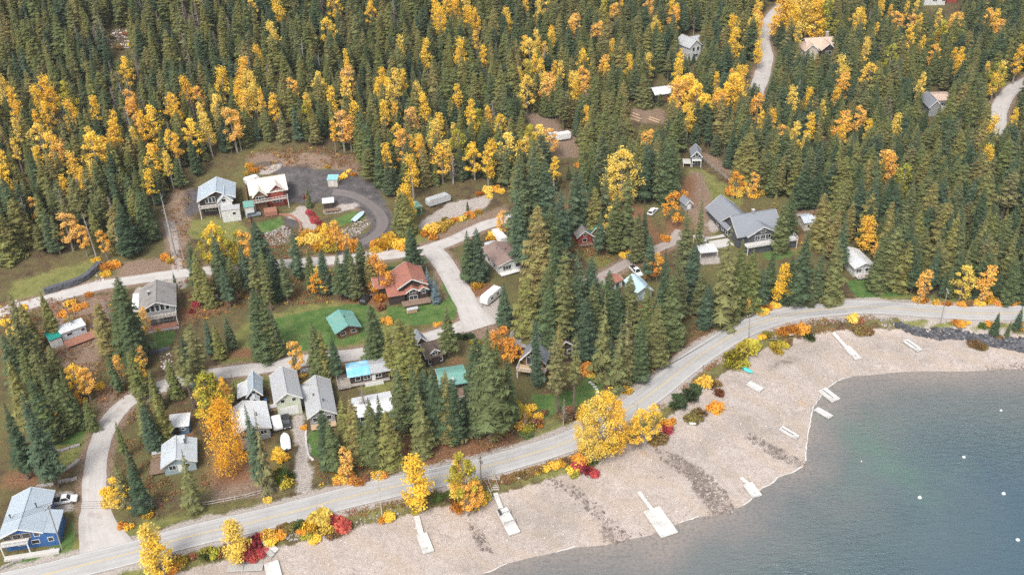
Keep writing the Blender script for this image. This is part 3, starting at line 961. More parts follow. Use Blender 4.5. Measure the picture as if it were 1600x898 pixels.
    def chimney(s, x, y, z0, z1, m_=None, w=.8):
        c = MB().box(x - w / 2, x + w / 2, y - w / 2, y + w / 2, z0, z1).build('chimney', m_ or M_brick, s.root)
        MB().box(x - w / 2 - .08, x + w / 2 + .08, y - w / 2 - .08, y + w / 2 + .08, z1 + .001, z1 + .12).build('chimney_cap', M_conc, c)

# ------------------------------------------------------------------ the houses
h = House('lake_house', 'bright blue house with ribbed blue-grey roof and porch at the road junction', 'house', (12, 861), (72, 852), 11.5, 'the bright blue house')
W = h.W
h.wing(-W / 2, W / 2, 0, 11.5, 4.0, 1.7, 'y', R_bluegrey, W_blue, .7)
h.shed(W / 2 + .02, W / 2 + 3.0, -.2, 6.2, 3.9, 3.0, R_bluegrey, W_blue, .3, xslope=True)
for i, u in enumerate((-2.9, -1.0, .9)):
    h.win('f', u, 3.2, 1.5, 1.2, M_timber)
h.win('f', 2.9, 3.2, 1.0, 1.1)
h.win('f', -.4, 1.1, 1.8, .9); h.win('f', 2.2, 1.1, 1.5, .9); h.win('f', W / 2 + 1.5, 1.4, 1.0, 1.0, pos=-.2)
h.deck(-W / 2 - .4, W / 2 - 2.6, -1.7, -.08, 2.5, M_conc, True, M_trim, 'f')
h.block('patio', M_conc, -W / 2, W / 2 + 3.2, -2.9, -1.75, -1.5, -.05)
h.vent(2.3, 6, 5.6); h.vent(-2.6, 4, 5.5, .4)

h = House('small_house', 'small house with pale steel roof and dormer, left of the golden maple', 'house', (259, 743), (308, 733), 7.2, 'the pale roofed house by the maple')
W = h.W
h.wing(-W / 2, W / 2, 0, 7.2, 2.6, 1.7, 'y', R_pale, W_paleblue, .6, off=-.4)
h.shed(-1.1, 1.4, 5.4, 7.4, 4.0, 4.3, R_pale, W_paleblue, .2)
h.win('f', -1.6, 1.5, 1.4, 1.1, bars=2); h.win('f', 1.6, 1.5, 1.2, 1.1); h.door('f', 0, .95, 2.05, M_trim)
h.deck(-W / 2 - 3.4, -W / 2 - .2, .5, 6.0, .35, M_browndeck)
h.vent(1.6, 5, 4.3)
h = House('garden_shed', 'slate blue shed with whitish sloping roof behind the golden maple', 'shed', (268, 681), (297, 677), 3.6, 'the slate blue shed')
W = h.W
h.shed(-W / 2, W / 2, 0, 3.6, 2.3, 3.0, R_white, W_slateblue, .3)
h.door('f', -.6, 1.0, 1.9, W_dark); h.win('f', .9, 1.4, .8, .6)

h = House('guest_cabin', 'tiny dark cabin with pale blue-grey gable roof and white lean-to', 'cabin', (390, 633), (411, 630), 6.5, 'the tiny gabled cabin')
W = h.W
h.wing(-W / 2, W / 2, 0, 6.5, 2.9, 2.0, 'y', R_bluegrey, W_dark, .45)
h.shed(-W / 2 - 2.4, -W / 2 - .05, .3, 6.0, 2.3, 3.0, R_white, W_dark, .2, xslope=True)
h.wing(-.9, .9, -1.6, -.5, 2.2, .8, 'y', R_pale, W_log, .3)
h.win('f', 0, 3.5, .9, .9); h.door('f', 0, .8, 1.9, M_trim, pos=-1.6)
h.block('water_barrel', W_blue, W / 2 + .5, W / 2 + 1.2, -.4, .3, -.5, 1.0, .1)

h = House('white_roof_cottage', 'cottage with bright white low gable roof and grey porch beside a narrow fir', 'house', (373, 695), (424, 683), 9.5, 'the bright white roofed cottage')
W = h.W
h.wing(-W / 2, W / 2, 0, 9.5, 2.9, 1.5, 'y', R_white, W_grey, .6, off=-1.0)
h.win('f', -2.2, 1.7, 1.6, 1.2, bars=2); h.win('f', 2.0, 1.7, 2.2, 1.1, bars=3); h.door('f', 0, .9, 2.0, M_trim)
h.deck(-W / 2 + .2, -W / 2 + 3.6, -3.2, -.08, .5, M_wood, True, M_redwood, 'fl')
h.vent(1.5, 4, 4.0)

h = House('garage', 'two storey pale green garage with grey ribbed roof and wide white door', 'garage', (436, 652), (473, 645), 10.5, 'the pale green garage')
W = h.W
h.wing(-W / 2, W / 2, 0, 10.5, 4.8, 1.9, 'y', R_grey2, W_green, .6)
h.door('f', -.1, W - 1.4, 2.3, M_trim, name='garage_door')
h.win('f', -1.3, 4.3, .9, .9); h.win('f', 1.4, 4.3, .9, .9)
h = House('bungalow', 'grey roofed bungalow with front gable joined to the pale green garage', 'house', (486, 667), (525, 660), 13.0, 'the grey bungalow')
W = h.W
h.wing(-W / 2, W / 2, 0, 13.0, 2.8, 1.9, 'y', R_grey2, W_grey, .6)
h.wing(-W / 2 - 3.4, -1.0, 8.2, 13.4, 2.7, 1.2, 'x', R_grey2, W_grey, .4)
h.win('f', -1.6, 1.5, 1.3, 1.2); h.win('f', 1.5, 1.5, 1.3, 1.2); h.door('f', 0, .9, 2.0, M_timber)
h.win('f', 0, 3.4, 1.4, .8)
h.deck(-W / 2, W / 2, -2.0, -.05, .2, M_timber)
h.vent(.9, 3.0, 4.2); h.vent(-1.2, 6.0, 4.3, .4)

h = House('mobile_home', 'dark trailer home with a light blue tarp over half its roof', 'mobile home', (549, 603), (609, 592), 5.2, 'the blue tarped trailer home')
W = h.W
h.wing(-W / 2, W / 2, 0, 5.2, 2.7, .55, 'x', R_grey2, W_dark, .5)
k = MB().chevron((-.62, 2.78), (2.6, 3.5), (5.8, 2.78), .05, -W / 2 - .65, .2, 'x').build('roof_tarp', M_tarp, h.root)
h.win('f', 2.2, 1.6, 1.5, 1.0, bars=2); h.win('f', -.7, 1.6, 1.6, 1.1, bars=2); h.win('f', -3.0, 1.6, 1.2, 1.0); h.door('f', .9, .9, 2.0, M_trim)
h.deck(-W / 2 - 3.4, -W / 2 - .05, -1.5, 4.5, .5, M_wood, True, M_wood, 'fl'); h.block('skirting_panel', M_trim, -1.5, 3.2, -1.4, -1.25, -.6, .75)
h.deck(-W / 2 - .0, W / 2, -1.2, -.06, .45, M_wood)

h = House('mobile_home', 'long white roofed trailer home with a grey deck, half hidden by firs', 'mobile home', (556, 668), (616, 656), 7.0, 'the white roofed trailer home')
W = h.W
h.wing(-W / 2, W / 2, 0, 7.0, 2.8, .8, 'x', R_white, W_slateblue, .5)
h.win('f', 2.6, 1.6, 2.0, 1.2, bars=2); h.win('f', -2.5, 1.6, 1.5, 1.1)
h.deck(.2, W / 2 + 1.4, -4.2, -.05, .4, M_greydeck, True, M_trim, 'r')

h = House('log_cabin', 'log cabin with broad sea-green roof standing on the open lawn', 'cabin', (529, 530), (561, 521), 7.5, 'the sea-green roofed log cabin')
W = h.W
h.wing(-W / 2, W / 2, 0, 7.5, 2.3, 1.2, 'y', R_green, W_log, .9, trim=M_darkm)
h.win('f', -1.4, 1.2, 1.3, .8); h.win('f', 1.5, 1.2, 1.3, .8); h.vent(.4, 4.2, 3.2)

h = House('cottage', 'small dark cottage with brown roof and white dormer window between tall firs', 'house', (668, 573), (694, 566), 6.5, 'the dark cottage with white dormer')
W = h.W
h.wing(-W / 2, W / 2, 0, 6.5, 2.6, 2.2, 'x', R_darkbrown, W_dark, .4)
h.wing(-1.1, 1.1, -.2, 2.6, 4.0, .8, 'y', R_darkbrown, W_dark, .25)
h.win('f', 0, 3.5, 1.3, .9, pos=-.2, bars=2); h.win('f', -1.4, 1.2, 1.0, 1.2); h.win('f', 1.2, 1.2, 1.4, 1.2)
h.wing(-W / 2 - .4, .4, 7.0, 10.5, 2.6, 2.0, 'y', R_slate, W_dark, .3)

h = House('bungalow', 'low bungalow with sea-green roof and brown deck beside dark firs', 'house', (697, 626), (728, 622), 5.5, 'the low green roofed bungalow')
W = h.W
h.wing(-W / 2 - .6, W / 2 + .6, 2.6, 9.5, 2.7, 1.0, 'x', R_green, W_dark, .5)
h.shed(-W / 2 - 1.0, -W / 2 + 2.0, -2.6, 2.4, 2.3, 2.9, R_green, W_beige, .3)
h.deck(-W / 2 + 2.2, W / 2 + .5, -2.6, 2.4, 1.3, M_browndeck, True, M_trim, 'f')
h.chimney(-W / 2 + 2.3, 2.5, 1, 4.4, M_trim, .6)

h = House('chalet', 'dark timber house with red-brown roofs and white trim beside two blue spruces', 'house', (626, 471), (666, 463), 9.0, 'the red roofed timber house')
W = h.W
h.wing(-W / 2, W / 2, 0, 9.0, 4.4, 2.1, 'y', R_red, W_dark, .8)
h.wing(-W / 2 - 6.2, -W / 2 - .05, 4.2, 9.6, 2.8, 1.6, 'x', R_red, W_dark, .6)
h.shed(-W / 2 - 3.2, -W / 2 + 1.2, -1.0, 3.9, 2.5, 3.7, R_red, W_dark, .5)
h.wing(-1.9, 1.5, -1.5, 1.2, 3.2, 1.0, 'y', R_red, W_dark, .45)
h.wing(1.7, W / 2 + .3, -1.3, 2, 3.1, .8, 'y', R_red, W_dark, .4)
h.win('f', -.2, 3.1, 1.8, .9, pos=-1.5, bars=2); h.win('f', -.2, 1.1, 2.2, 1.3, pos=-1.5, bars=2); h.win('f', 2.9, 2.3, .9, .9, pos=-1.3); h.win('f', 2.6, 5.0, .8, .8)
h.deck(-W / 2, W / 2 + .6, -4.4, -1.55, .4, M_browndeck)
h = House('mobile_home', 'white bungalow with long brown shingle roof below the gravel bend', 'house', (780, 429), (818, 420), 11.5, 'the brown roofed white bungalow')
W = h.W
h.wing(-W / 2, W / 2, 0, 11.5, 2.9, 1.1, 'y', R_brown, W_white, .5)
h.win('f', -1.4, 1.5, 2.6, 1.4, bars=3); h.win('f', 2.2, 1.5, 1.6, 1.2); h.deck(-W / 2, W / 2, -1.8, -.05, .3, M_trim)
h.vent(1.1, 6, 3.7); h.vent(-.8, 8, 3.7, .4); h.vent(2.0, 4, 3.5, .4)
h.win('l', 3, 1.5, 1.2, 1.0, pos=-W / 2); h.win('l', 7, 1.5, 1.2, 1.0, pos=-W / 2)

h = House('red_cabin', 'red cabin with teal roof, white garage door and grey roofed wing', 'cabin', (923, 378), (944, 376), 8.0, 'the teal roofed red cabin')
W = h.W
h.wing(-W / 2, W / 2, 0, 8.0, 3.0, 2.3, 'y', R_teal, W_red, .5)
h.door('f', 0, W - 1.2, 2.1, M_trim, name='garage_door'); h.win('f', 0, 3.9, .8, .8)
h.wing(-W / 2 - 4.6, -W / 2 - .05, -1.2, 4.2, 2.9, 1.8, 'y', R_greyshingle, W_red, .45)
h.win('f', -W / 2 - 2.3, 1.5, 1.2, 1.1, pos=-1.2); h.win('f', -W / 2 - 2.3, 3.3, .8, .6, pos=-1.2)
h.deck(-W / 2 - 4.6, -W / 2, -3.0, -1.3, .5, M_browndeck); h.shed(W / 2 + .1, W / 2 + 2.4, 4.0, 8.5, 4.0, 3.0, R_brown, W_red, .2, xslope=True)

h = House('large_house', 'large slate roofed house with long rear wing, front gable and pale patios', 'house', (1152, 388), (1227, 377), 10.0, 'the large slate roofed house')
W = h.W
h.wing(-W / 2, W / 2 - 2.2, 0, 10.6, 4.0, 4.2, 'x', R_slate, W_char, .6)
h.wing(-W / 2 + 2.4, W / 2 - 4.3, -1.6, 4.0, 4.3, 2.5, 'y', R_slate, W_char, .5)
h.wing(-W / 2 - .6, -W / 2 + 8.6, 6.0, 21.0, 3.6, 3.6, 'y', R_slate, W_char, .6)
h.wing(W / 2 - 2.4, W / 2 + 1.8, 1.2, 7.4, 3.5, 1.8, 'x', R_slate, W_char, .5)
for u in (-1.2, .7, 2.4): h.win('f', u - 1.4, 3.2, 1.5, 1.5, pos=-1.6, bars=2)
h.win('f', -.8, 5.2, 1.6, .6, pos=-1.6); h.win('f', W / 2 - .8, 2.2, 1.5, 1.5, pos=1.2)
h.deck(-W / 2 + 1.0, W / 2 + 1.5, -4.6, -1.66, 2.0, M_conc, True, M_trim, 'fr'); h.block('basement_wall', W_char, -W / 2 + 1.2, W / 2 + 1.2, -3.9, -1.7, -2, 1.8)
h.block('patio', M_conc, -W / 2 - 7.5, -W / 2 - .7, 7.0, 13.0, -1.5, .35); h.block('patio', M_conc, -W / 2 - 7.0, -W / 2 - .4, 1.5, 6.0, -1.5, .2)
h.chimney(-1.2, 5.2, 5, 9.4, M_metal, .8)
for u in (6.5, 9.5, 13): h.win('l', u, 1.9, 1.3, 1.2, pos=-W / 2 - .6)
h.block('walkway', M_conc, -W / 2 - 4.5, -W / 2 - 2.6, 13.2, 24.0, -1.5, .12)

h = House('garden_shed', 'small dark roofed shed with white front beside the large house lawn', 'shed', (1071, 329), (1081, 327), 3.6, 'the dark roofed lawn shed')
W = h.W
h.wing(-W / 2, W / 2, 0, 3.6, 2.0, 1.3, 'y', R_slate, W_grey, .35)
h.door('f', 0, 1.3, 1.8, M_trim)
h = House('small_house', 'narrow dark house with white porch at the top of the long fenced lawn', 'house', (1080, 259), (1095, 259), 6.0, 'the porch house above the fenced lawn')
W = h.W
h.wing(-W / 2, W / 2, 0, 6, 3.4, 1.9, 'y', R_slate, W_char, .4)
h.win('f', 0, 3.9, .9, 1.2); h.win('f', -.9, 1.2, .8, 1.4); h.win('f', .9, 1.2, .8, 1.4)
h.deck(-W / 2, W / 2, -1.5, -.05, 2.3, M_trim, True, M_trim, 'f'); h.deck(-W / 2 - 3, -W / 2 - .1, -1, 3, 1.0, M_conc)

h = House('lodge_house', 'grey metal roofed house with white gable windows and boxy white annex', 'house', (317, 338), (369, 331), 9.5, 'the grey roofed house with white annex')
W = h.W
h.wing(-W / 2, W / 2, 0, 9.5, 4.9, 2.6, 'y', R_bluegrey, W_dark, .8, off=.3)
h.wing(.6, W / 2 - .6, -1.6, 5, 4.4, 2.0, 'y', R_bluegrey, W_white, .5)
for u in (-3.1, -2.0, -.9): h.win('f', u, 4.4, .8, 1.9)
h.win('f', 2.3, 4.4, 1.2, 1.0, pos=-1.6); h.win('f', -2.4, 1.3, 3.2, 1.3, bars=3)
h.deck(-W / 2 - .4, .5, -2.2, -.08, 2.7, M_wood, True, M_trim, 'fl')
h.block('annex', W_white, 1.2, W / 2 + 1.6, -5.0, -1.7, -2.2, 2.4); h.block('annex_roof', R_grey, 1.05, W / 2 + 1.75, -5.15, -1.65, 2.401, 2.6)
h.win('f', W / 2 - .2, 1.1, .9, .9, pos=-5.0)
h = House('lodge_house', 'red walled house under a wide cream roof with two front gables', 'house', (398, 326), (449, 318), 9.0, 'the cream roofed red house')
W = h.W
h.wing(-W / 2, W / 2, 0, 9.0, 4.8, 2.6, 'x', R_cream, W_red, .9)
h.wing(-W / 2 + .3, -W / 2 + 4.2, -1.4, 5, 4.3, 1.9, 'y', R_cream, W_log, .5)
h.wing(.6, W / 2 - .8, -.6, 5, 5.2, 1.7, 'y', R_cream, W_red, .5)
h.win('f', -W / 2 + 2.2, 3.3, 2.6, .9, pos=-1.4, bars=3)
for u in (1.6, 3.2, 4.6): h.win('f', u - .4, 4.6, .9, .9, pos=-.6)
h.deck(-W / 2, W / 2 + .4, -2.6, -1.45, 2.3, M_wood, True, M_trim, 'fr'); h.win('f', 2.4, 1.2, 3.0, 1.2, pos=-.6, bars=3)
h.shed(-W / 2 - 3.2, -W / 2 - .3, -4.5, -1, 2.2, 2.6, R_green, W_white, .2); h.block('patio', M_redwood, -2.6, 1.4, -6.0, -2.7, -1.5, .1)

h = House('shelter', 'tiny shed with turquoise roof on the dark gravel yard', 'shed', (513, 292), (528, 292), 2.6, 'the turquoise roofed shed')
W = h.W
h.shed(-W / 2, W / 2, 0, 2.6, 2.2, 2.7, metal('turquoise_roof', (.25, .52, .54)), W_beige, .2)
h.door('f', 0, 1.0, 1.8, W_white)
h = House('shelter', 'open white roofed shelter on posts beside the concrete drive', 'shelter', (507, 329), (522, 327), 3.2, 'the white roofed shelter')
W = h.W
h.wing(-W / 2, W / 2, 0, 3.2, 2.3, .7, 'x', R_white, W_dark, .3)
h.door('f', 0, W - .5, 1.9, W_dark); h.deck(-W / 2, W / 2 + 2, -2, -.1, .2, M_browndeck)
h = House('garden_shed', 'tall bright green shed beside the rounded silver trailer', 'shed', (650, 336), (660, 334), 3.4, 'the bright green shed')
W = h.W
h.wing(-W / 2, W / 2, 0, 3.4, 2.4, .4, 'y', R_green, mat('bright_green_sheet', (.14, .42, .15), .6, .1, 1, .3, 0, 0, ('X', 2)), .15)
h.door('f', 0, 1.3, 1.9, M_darkm)

h = House('balcony_house', 'grey roofed house with white gable balcony above a small dark lawn', 'house', (227, 509), (277, 500), 11.0, 'the white balcony house')
W = h.W
h.wing(-W / 2, W / 2, 0, 11.0, 4.8, 2.0, 'y', R_greyshingle, W_grey, .8, trim=M_trim)
for u in (-2.6, -1.3, 0, 1.3, 2.6): h.win('f', u, 4.3 if abs(u) > 2 else 4.6, .95, 1.2 if abs(u) > 2 else 1.9)
h.win('f', 2.2, 1.2, 2.4, 1.5, bars=3); h.door('f', -.6, 1, 2.0, M_trim)
h.deck(-W / 2 - .5, W / 2 + .4, -2.4, -.08, 2.7, M_wood, True, M_trim, 'flr'); h.block('terrace', M_brick, -W / 2 + .5, W / 2, -3.6, -1.0, -2, .05)
h.chimney(-2.0, 5.5, 5, 7.2, M_darkm, .5)
h.block('retaining_wall', M_stone, -W / 2 + 1, W / 2 + .5, -4.3, -3.65, -2.5, -.1)

h = House('trailer_home', 'long white trailer with teal end roof and red-brown deck on the slope', 'mobile home', (86, 541), (137, 521), 3.4, 'the long white trailer with red deck')
W = h.W
h.shed(-W / 2 + 2.4, W / 2, 0, 3.4, 2.7, 3.1, R_white, mat('pale_blue_sheet', (.52, .60, .66), .5, .08, 1, .3, 0, 0, ('X', 2.2)), .25)
h.shed(-W / 2 - .9, -W / 2 + 2.1, -.6, 3.2, 2.3, 2.8, R_teal, W_white, .2, label='teal end roof')
h.deck(-W / 2 + 2.2, W / 2 + 1.5, -4.0, -.1, .4, M_redwood)
h.win('f', 0, 1.7, 1.4, .8, pos=-.0); h.win('f', 3.6, 1.7, 1.0, .8); h.door('f', -W / 2 + .6, .8, 1.8, M_trim, pos=-.6)

h = House('hill_house', 'pale grey hilltop house with steep roofs, alone among conifers', 'house', (1076, 96), (1097, 92), 9.0, 'the pale hilltop house')
W = h.W
h.wing(-W / 2, W / 2 - 1, 0, 9, 5.5, 2.6, 'y', R_grey2, W_white, .5)
h.wing(0.2, W / 2 + 1.2, 2, 8, 5.8, 2.0, 'x', R_grey2, W_white, .4)
h.win('f', 1.0, 4.2, 1.2, 1.6); h.win('f', -1.4, 4.2, 1.2, 1.6); h.win('f', 0, 1.4, 2.2, 1.2, bars=2)
h = House('barn', 'white roofed barn beside a reddish log yard in the forest', 'barn', (1024, 162), (1053, 159), 7.5, 'the white roofed barn')
W = h.W
h.wing(-W / 2, W / 2, 0, 7.5, 3.2, 1.4, 'x', R_white, W_dark, .5)
h.door('f', 0, 2.4, 2.4, W_log); h.win('f', 3, 1.8, 1, 1)
h = House('gabled_house', 'tan roofed house with two gables and chimney below bright yellow trees', 'house', (1262, 92), (1302, 88), 9.5, 'the tan roofed house with chimney')
W = h.W
h.wing(-W / 2, W / 2, 0, 9.5, 4.0, 2.6, 'x', R_tan, W_dark, .7)
h.wing(W / 2 - 6.5, W / 2 - .6, -2.6, 5, 3.8, 2.4, 'y', R_tan, W_dark, .5); h.wing(-W / 2 - 2, -W / 2 + 3.6, -1.5, 6, 3.4, 2.4, 'y', R_tan, W_beige, .5)
h.chimney(W / 2 - 1.6, 6.0, 4, 8.6, M_stone, 1.1); h.win('f', W / 2 - 3.5, 2.2, 2.4, 1.4, pos=-2.6, bars=2); h.win('f', -1, 2.2, 1.6, 1.2)
h = House('flat_house', 'blue-grey roofed house with cream flat roofed block near the valley road', 'house', (1452, 182), (1484, 182), 9.0, 'the blue-grey house by the valley road')
W = h.W
h.wing(-W / 2 - .5, W / 2 - 4, 0, 9.5, 3.6, 2.4, 'y', R_slate, W_grey, .5)
h.wing(W / 2 - 5.2, W / 2 + 1.4, 4, 12, 4.6, .8, 'x', R_tan, W_white, .6); h.win('f', W / 2 - 1.5, 3.0, 2.8, 1.2, pos=4.0, bars=2)
h.block('garage_roof', R_tan, W / 2 - 1, W / 2 + 4, -3, 2, -2, 2.6)
h = House('farmhouse', 'distant white and grey house with red annex at the clearing beyond the forest', 'house', (1443, 9), (1476, 8), 9, 'the distant house beyond the forest', protect=True)
W = h.W
h.wing(-W / 2, W / 2, 0, 9, 4, 2, 'x', R_grey2, W_white, .5); h.wing(W / 2 + 1, W / 2 + 6, 2, 8, 3.4, 1.6, 'y', R_red, W_red, .4); h.win('f', 0, 2, 2, 1.3, bars=2); h.win('f', 4, 2, 1.5, 1.3)
h = House('beach_house', 'white roofed white house on the dark lawn above the shore road', 'house', (1334, 433), (1362, 429), 9.0, 'the white house on the dark lawn')
W = h.W
h.wing(-W / 2, W / 2, 0, 9.0, 3.0, 1.2, 'y', R_white, W_white, .6)
h.win('f', -1.6, 1.7, 1.6, 1.0, bars=2); h.win('f', 1.4, 1.7, 1.8, 1.0, bars=2); h.deck(-W / 2, 1.4, -2.4, -.05, .5, M_conc, True, M_brick, 'f')
h = House('cabin', 'pale roofed cabin almost hidden by conifers right of the large slate roofed house', 'cabin', (1256, 361), (1284, 358), 5.5, 'the half hidden pale cabin')
W = h.W
h.wing(-W / 2, W / 2 - 3, 0, 5.5, 2.6, .9, 'x', R_pale, W_beige, .4); h.wing(W / 2 - 2.6, W / 2, -.5, 4, 2.4, .7, 'x', R_white, W_white, .3); h.win('f', -1.4, 1.3, 1.3, .9)
h = House('carport', 'white roofed carport of two bays under firs below the slate roofed house', 'carport', (1094, 408), (1120, 405), 4.5, 'the white carport')
W = h.W
h.shed(-W / 2, W / 2, 0, 4.5, 2.4, 2.7, R_white, None, .2, posts=True); h.shed(-W / 2 + 1.0, W / 2 - 1.5, 6.5, 10.0, 2.6, 2.9, R_white, None, .2, posts=True)
h = House('greenhouse', 'greenhouse under pale blue sheeting between tall conifers', 'greenhouse', (994, 471), (1018, 466), 7.5, 'the pale blue greenhouse')
W = h.W
h.wing(-W / 2, W / 2, 0, 7.5, 2.4, 1.5, 'y', mat('pale_blue_sheeting', (.45, .62, .70), .35, .2, .8, .5, 0, .3), W_paleblue, .3); h.door('f', 0, .9, 1.9, M_trim)
h = House('woodshed', 'low reddish roofed shed with white front beside the cabin road', 'shed', (957, 455), (972, 448), 4.0, 'the reddish roofed shed')
W = h.W
h.wing(-W / 2, W / 2, 0, 4, 2.2, .6, 'x', R_red, W_white, .3); h.door('f', 0, 1.0, 1.8, W_dark)
h = House('forest_house', 'large grey shingled house with timber gable hidden among tall firs', 'house', (818, 580), (850, 586), 13.0, 'the grey shingled house among firs')
W = h.W
h.wing(-W / 2, W / 2, 0, 13.0, 4.2, 3.2, 'y', R_slate, W_log, .8, trim=M_trim)
h.wing(-W / 2 - 5, -W / 2 + 1, 6, 13, 3.4, 2.2, 'x', R_greyshingle, W_red, .6)
h.win('f', 0, 3.2, 3.6, 2.2, bars=3); h.win('f', 0, 5.6, 1.6, 1.0); h.deck(-W / 2 - 1, W / 2 + 1, -3, -.08, 1.8, M_timber, True, M_trim, 'flr')
h = House('forest_house', 'brown roofed house in the fir grove right of the grey shingled house', 'house', (868, 568), (898, 562), 9.0, 'the brown roofed house among firs')
W = h.W
h.wing(-W / 2, W / 2, 0, 9.0, 4.0, 2.2, 'y', R_brown, W_dark, .6)
h.win('f', -1.3, 2.6, 1.4, 1.2); h.win('f', 1.3, 2.6, 1.4, 1.2); h.chimney(1.6, 5, 4, 7.4, M_trim, .6)
h = House('forest_house', 'dark house with brown shingle roof and white railing deep in the grove', 'house', (925, 525), (962, 520), 8.0, 'the dark house deep in the grove')
W = h.W
h.wing(-W / 2, W / 2, 0, 8.0, 3.6, 2.0, 'x', R_darkbrown, W_dark, .6)
h.win('f', -1.5, 1.7, 1.6, 1.2, bars=2); h.deck(-W / 2, W / 2, -2.2, -.08, 1.4, M_wood, True, M_trim, 'f')
# ------------------------------------------------------------------ plants
L_fir = leaf_mat('fir_needles', [(0.056, 0.087, 0.046), (0.076, 0.11, 0.053), (0.101, 0.132, 0.055), (0.132, 0.15, 0.057), (0.09, 0.13, 0.073), (0.067, 0.103, 0.062), (0.168, 0.168, 0.064)], .12)
L_cedar = leaf_mat('cedar_sprays', [(0.159, 0.17, 0.052), (0.132, 0.156, 0.054), (0.205, 0.192, 0.061), (0.179, 0.184, 0.054), (0.246, 0.197, 0.072), (0.132, 0.156, 0.059)], .14, hue=.05, patch=(.26, .175, .075))
L_spruce = leaf_mat('blue_spruce_needles', [(.14, .20, .22), (.17, .23, .25)], .1)
L_pine = leaf_mat('pine_needles', [(0.132, 0.147, 0.058), (0.168, 0.17, 0.062), (0.186, 0.172, 0.075)], .12)
L_yellow = leaf_mat('golden_leaves', [(.86, .56, .06), (.88, .62, .09), (.87, .60, .07), (.86, .53, .07), (.88, .66, .15), (.76, .58, .12)], .3, hue=.010, bright=True)
L_maple = leaf_mat('maple_leaves', [(.86, .46, .04), (.88, .50, .05)], .3, hue=.012, bright=True)
L_amber = leaf_mat('amber_leaves', [(.84, .47, .09), (.86, .53, .13), (.80, .50, .16)], .3, hue=.012, bright=True)
L_orange = leaf_mat('orange_leaves', [(.78, .36, .05), (.80, .42, .06), (.70, .32, .07)], .3, hue=.02, bright=True)
L_lime = leaf_mat('yellow_green_leaves', [(.45, .38, .05), (.36, .34, .05), (.52, .40, .05)], .3, hue=.03)
L_olive = leaf_mat('olive_leaves', [(.20, .17, .05), (.26, .17, .06), (.22, .13, .06)], .25, hue=.04)
L_green = leaf_mat('green_leaves', [(.09, .14, .03), (.13, .17, .035)], .25, hue=.03)
L_dkgreen = leaf_mat('dark_green_leaves', [(.05, .085, .03), (.06, .09, .035)], .2, hue=.03)
L_red = leaf_mat('crimson_leaves', [(.52, .085, .08), (.46, .07, .09), (.56, .12, .08)], .25, hue=.02)
L_russet = leaf_mat('russet_leaves', [(.36, .15, .07), (.30, .12, .07), (.42, .20, .09)], .25, hue=.03)
L_bare = leaf_mat('bare_twigs', [(.24, .19, .165), (.30, .235, .21), (.20, .17, .145)], 0)
B_bark = mat('grey_brown_bark', (.15, .115, .09), .95, .3, 2)
B_pale = mat('pale_bark', (.24, .215, .185), .9, .25, 2)
B_dead = mat('silver_dead_wood', (.34, .315, .30), .9, .2, 2)

class FM:
    """many small faces with a tint per face (corner attribute)"""
    def __init__(s):
        s.v, s.f, s.t = [], [], []
    def face(s, pts, tint):
        o = len(s.v)
        s.v += [(p[0], p[1], p[2]) for p in pts]
        s.f.append(tuple(range(o, o + len(pts))))
        s.t.append(tint)
    def mesh(s, name, m):
        me = bpy.data.meshes.new(name)
        me.from_pydata(s.v, [], s.f)
        a = me.attributes.new('tint', 'FLOAT', 'POINT')
        vals = []
        for f, t in zip(s.f, s.t):
            vals += [t] * len(f)
        a.data.foreach_set('value', np.array(vals, dtype=np.float32))
        me.materials.append(m)
        me.update()
        return me

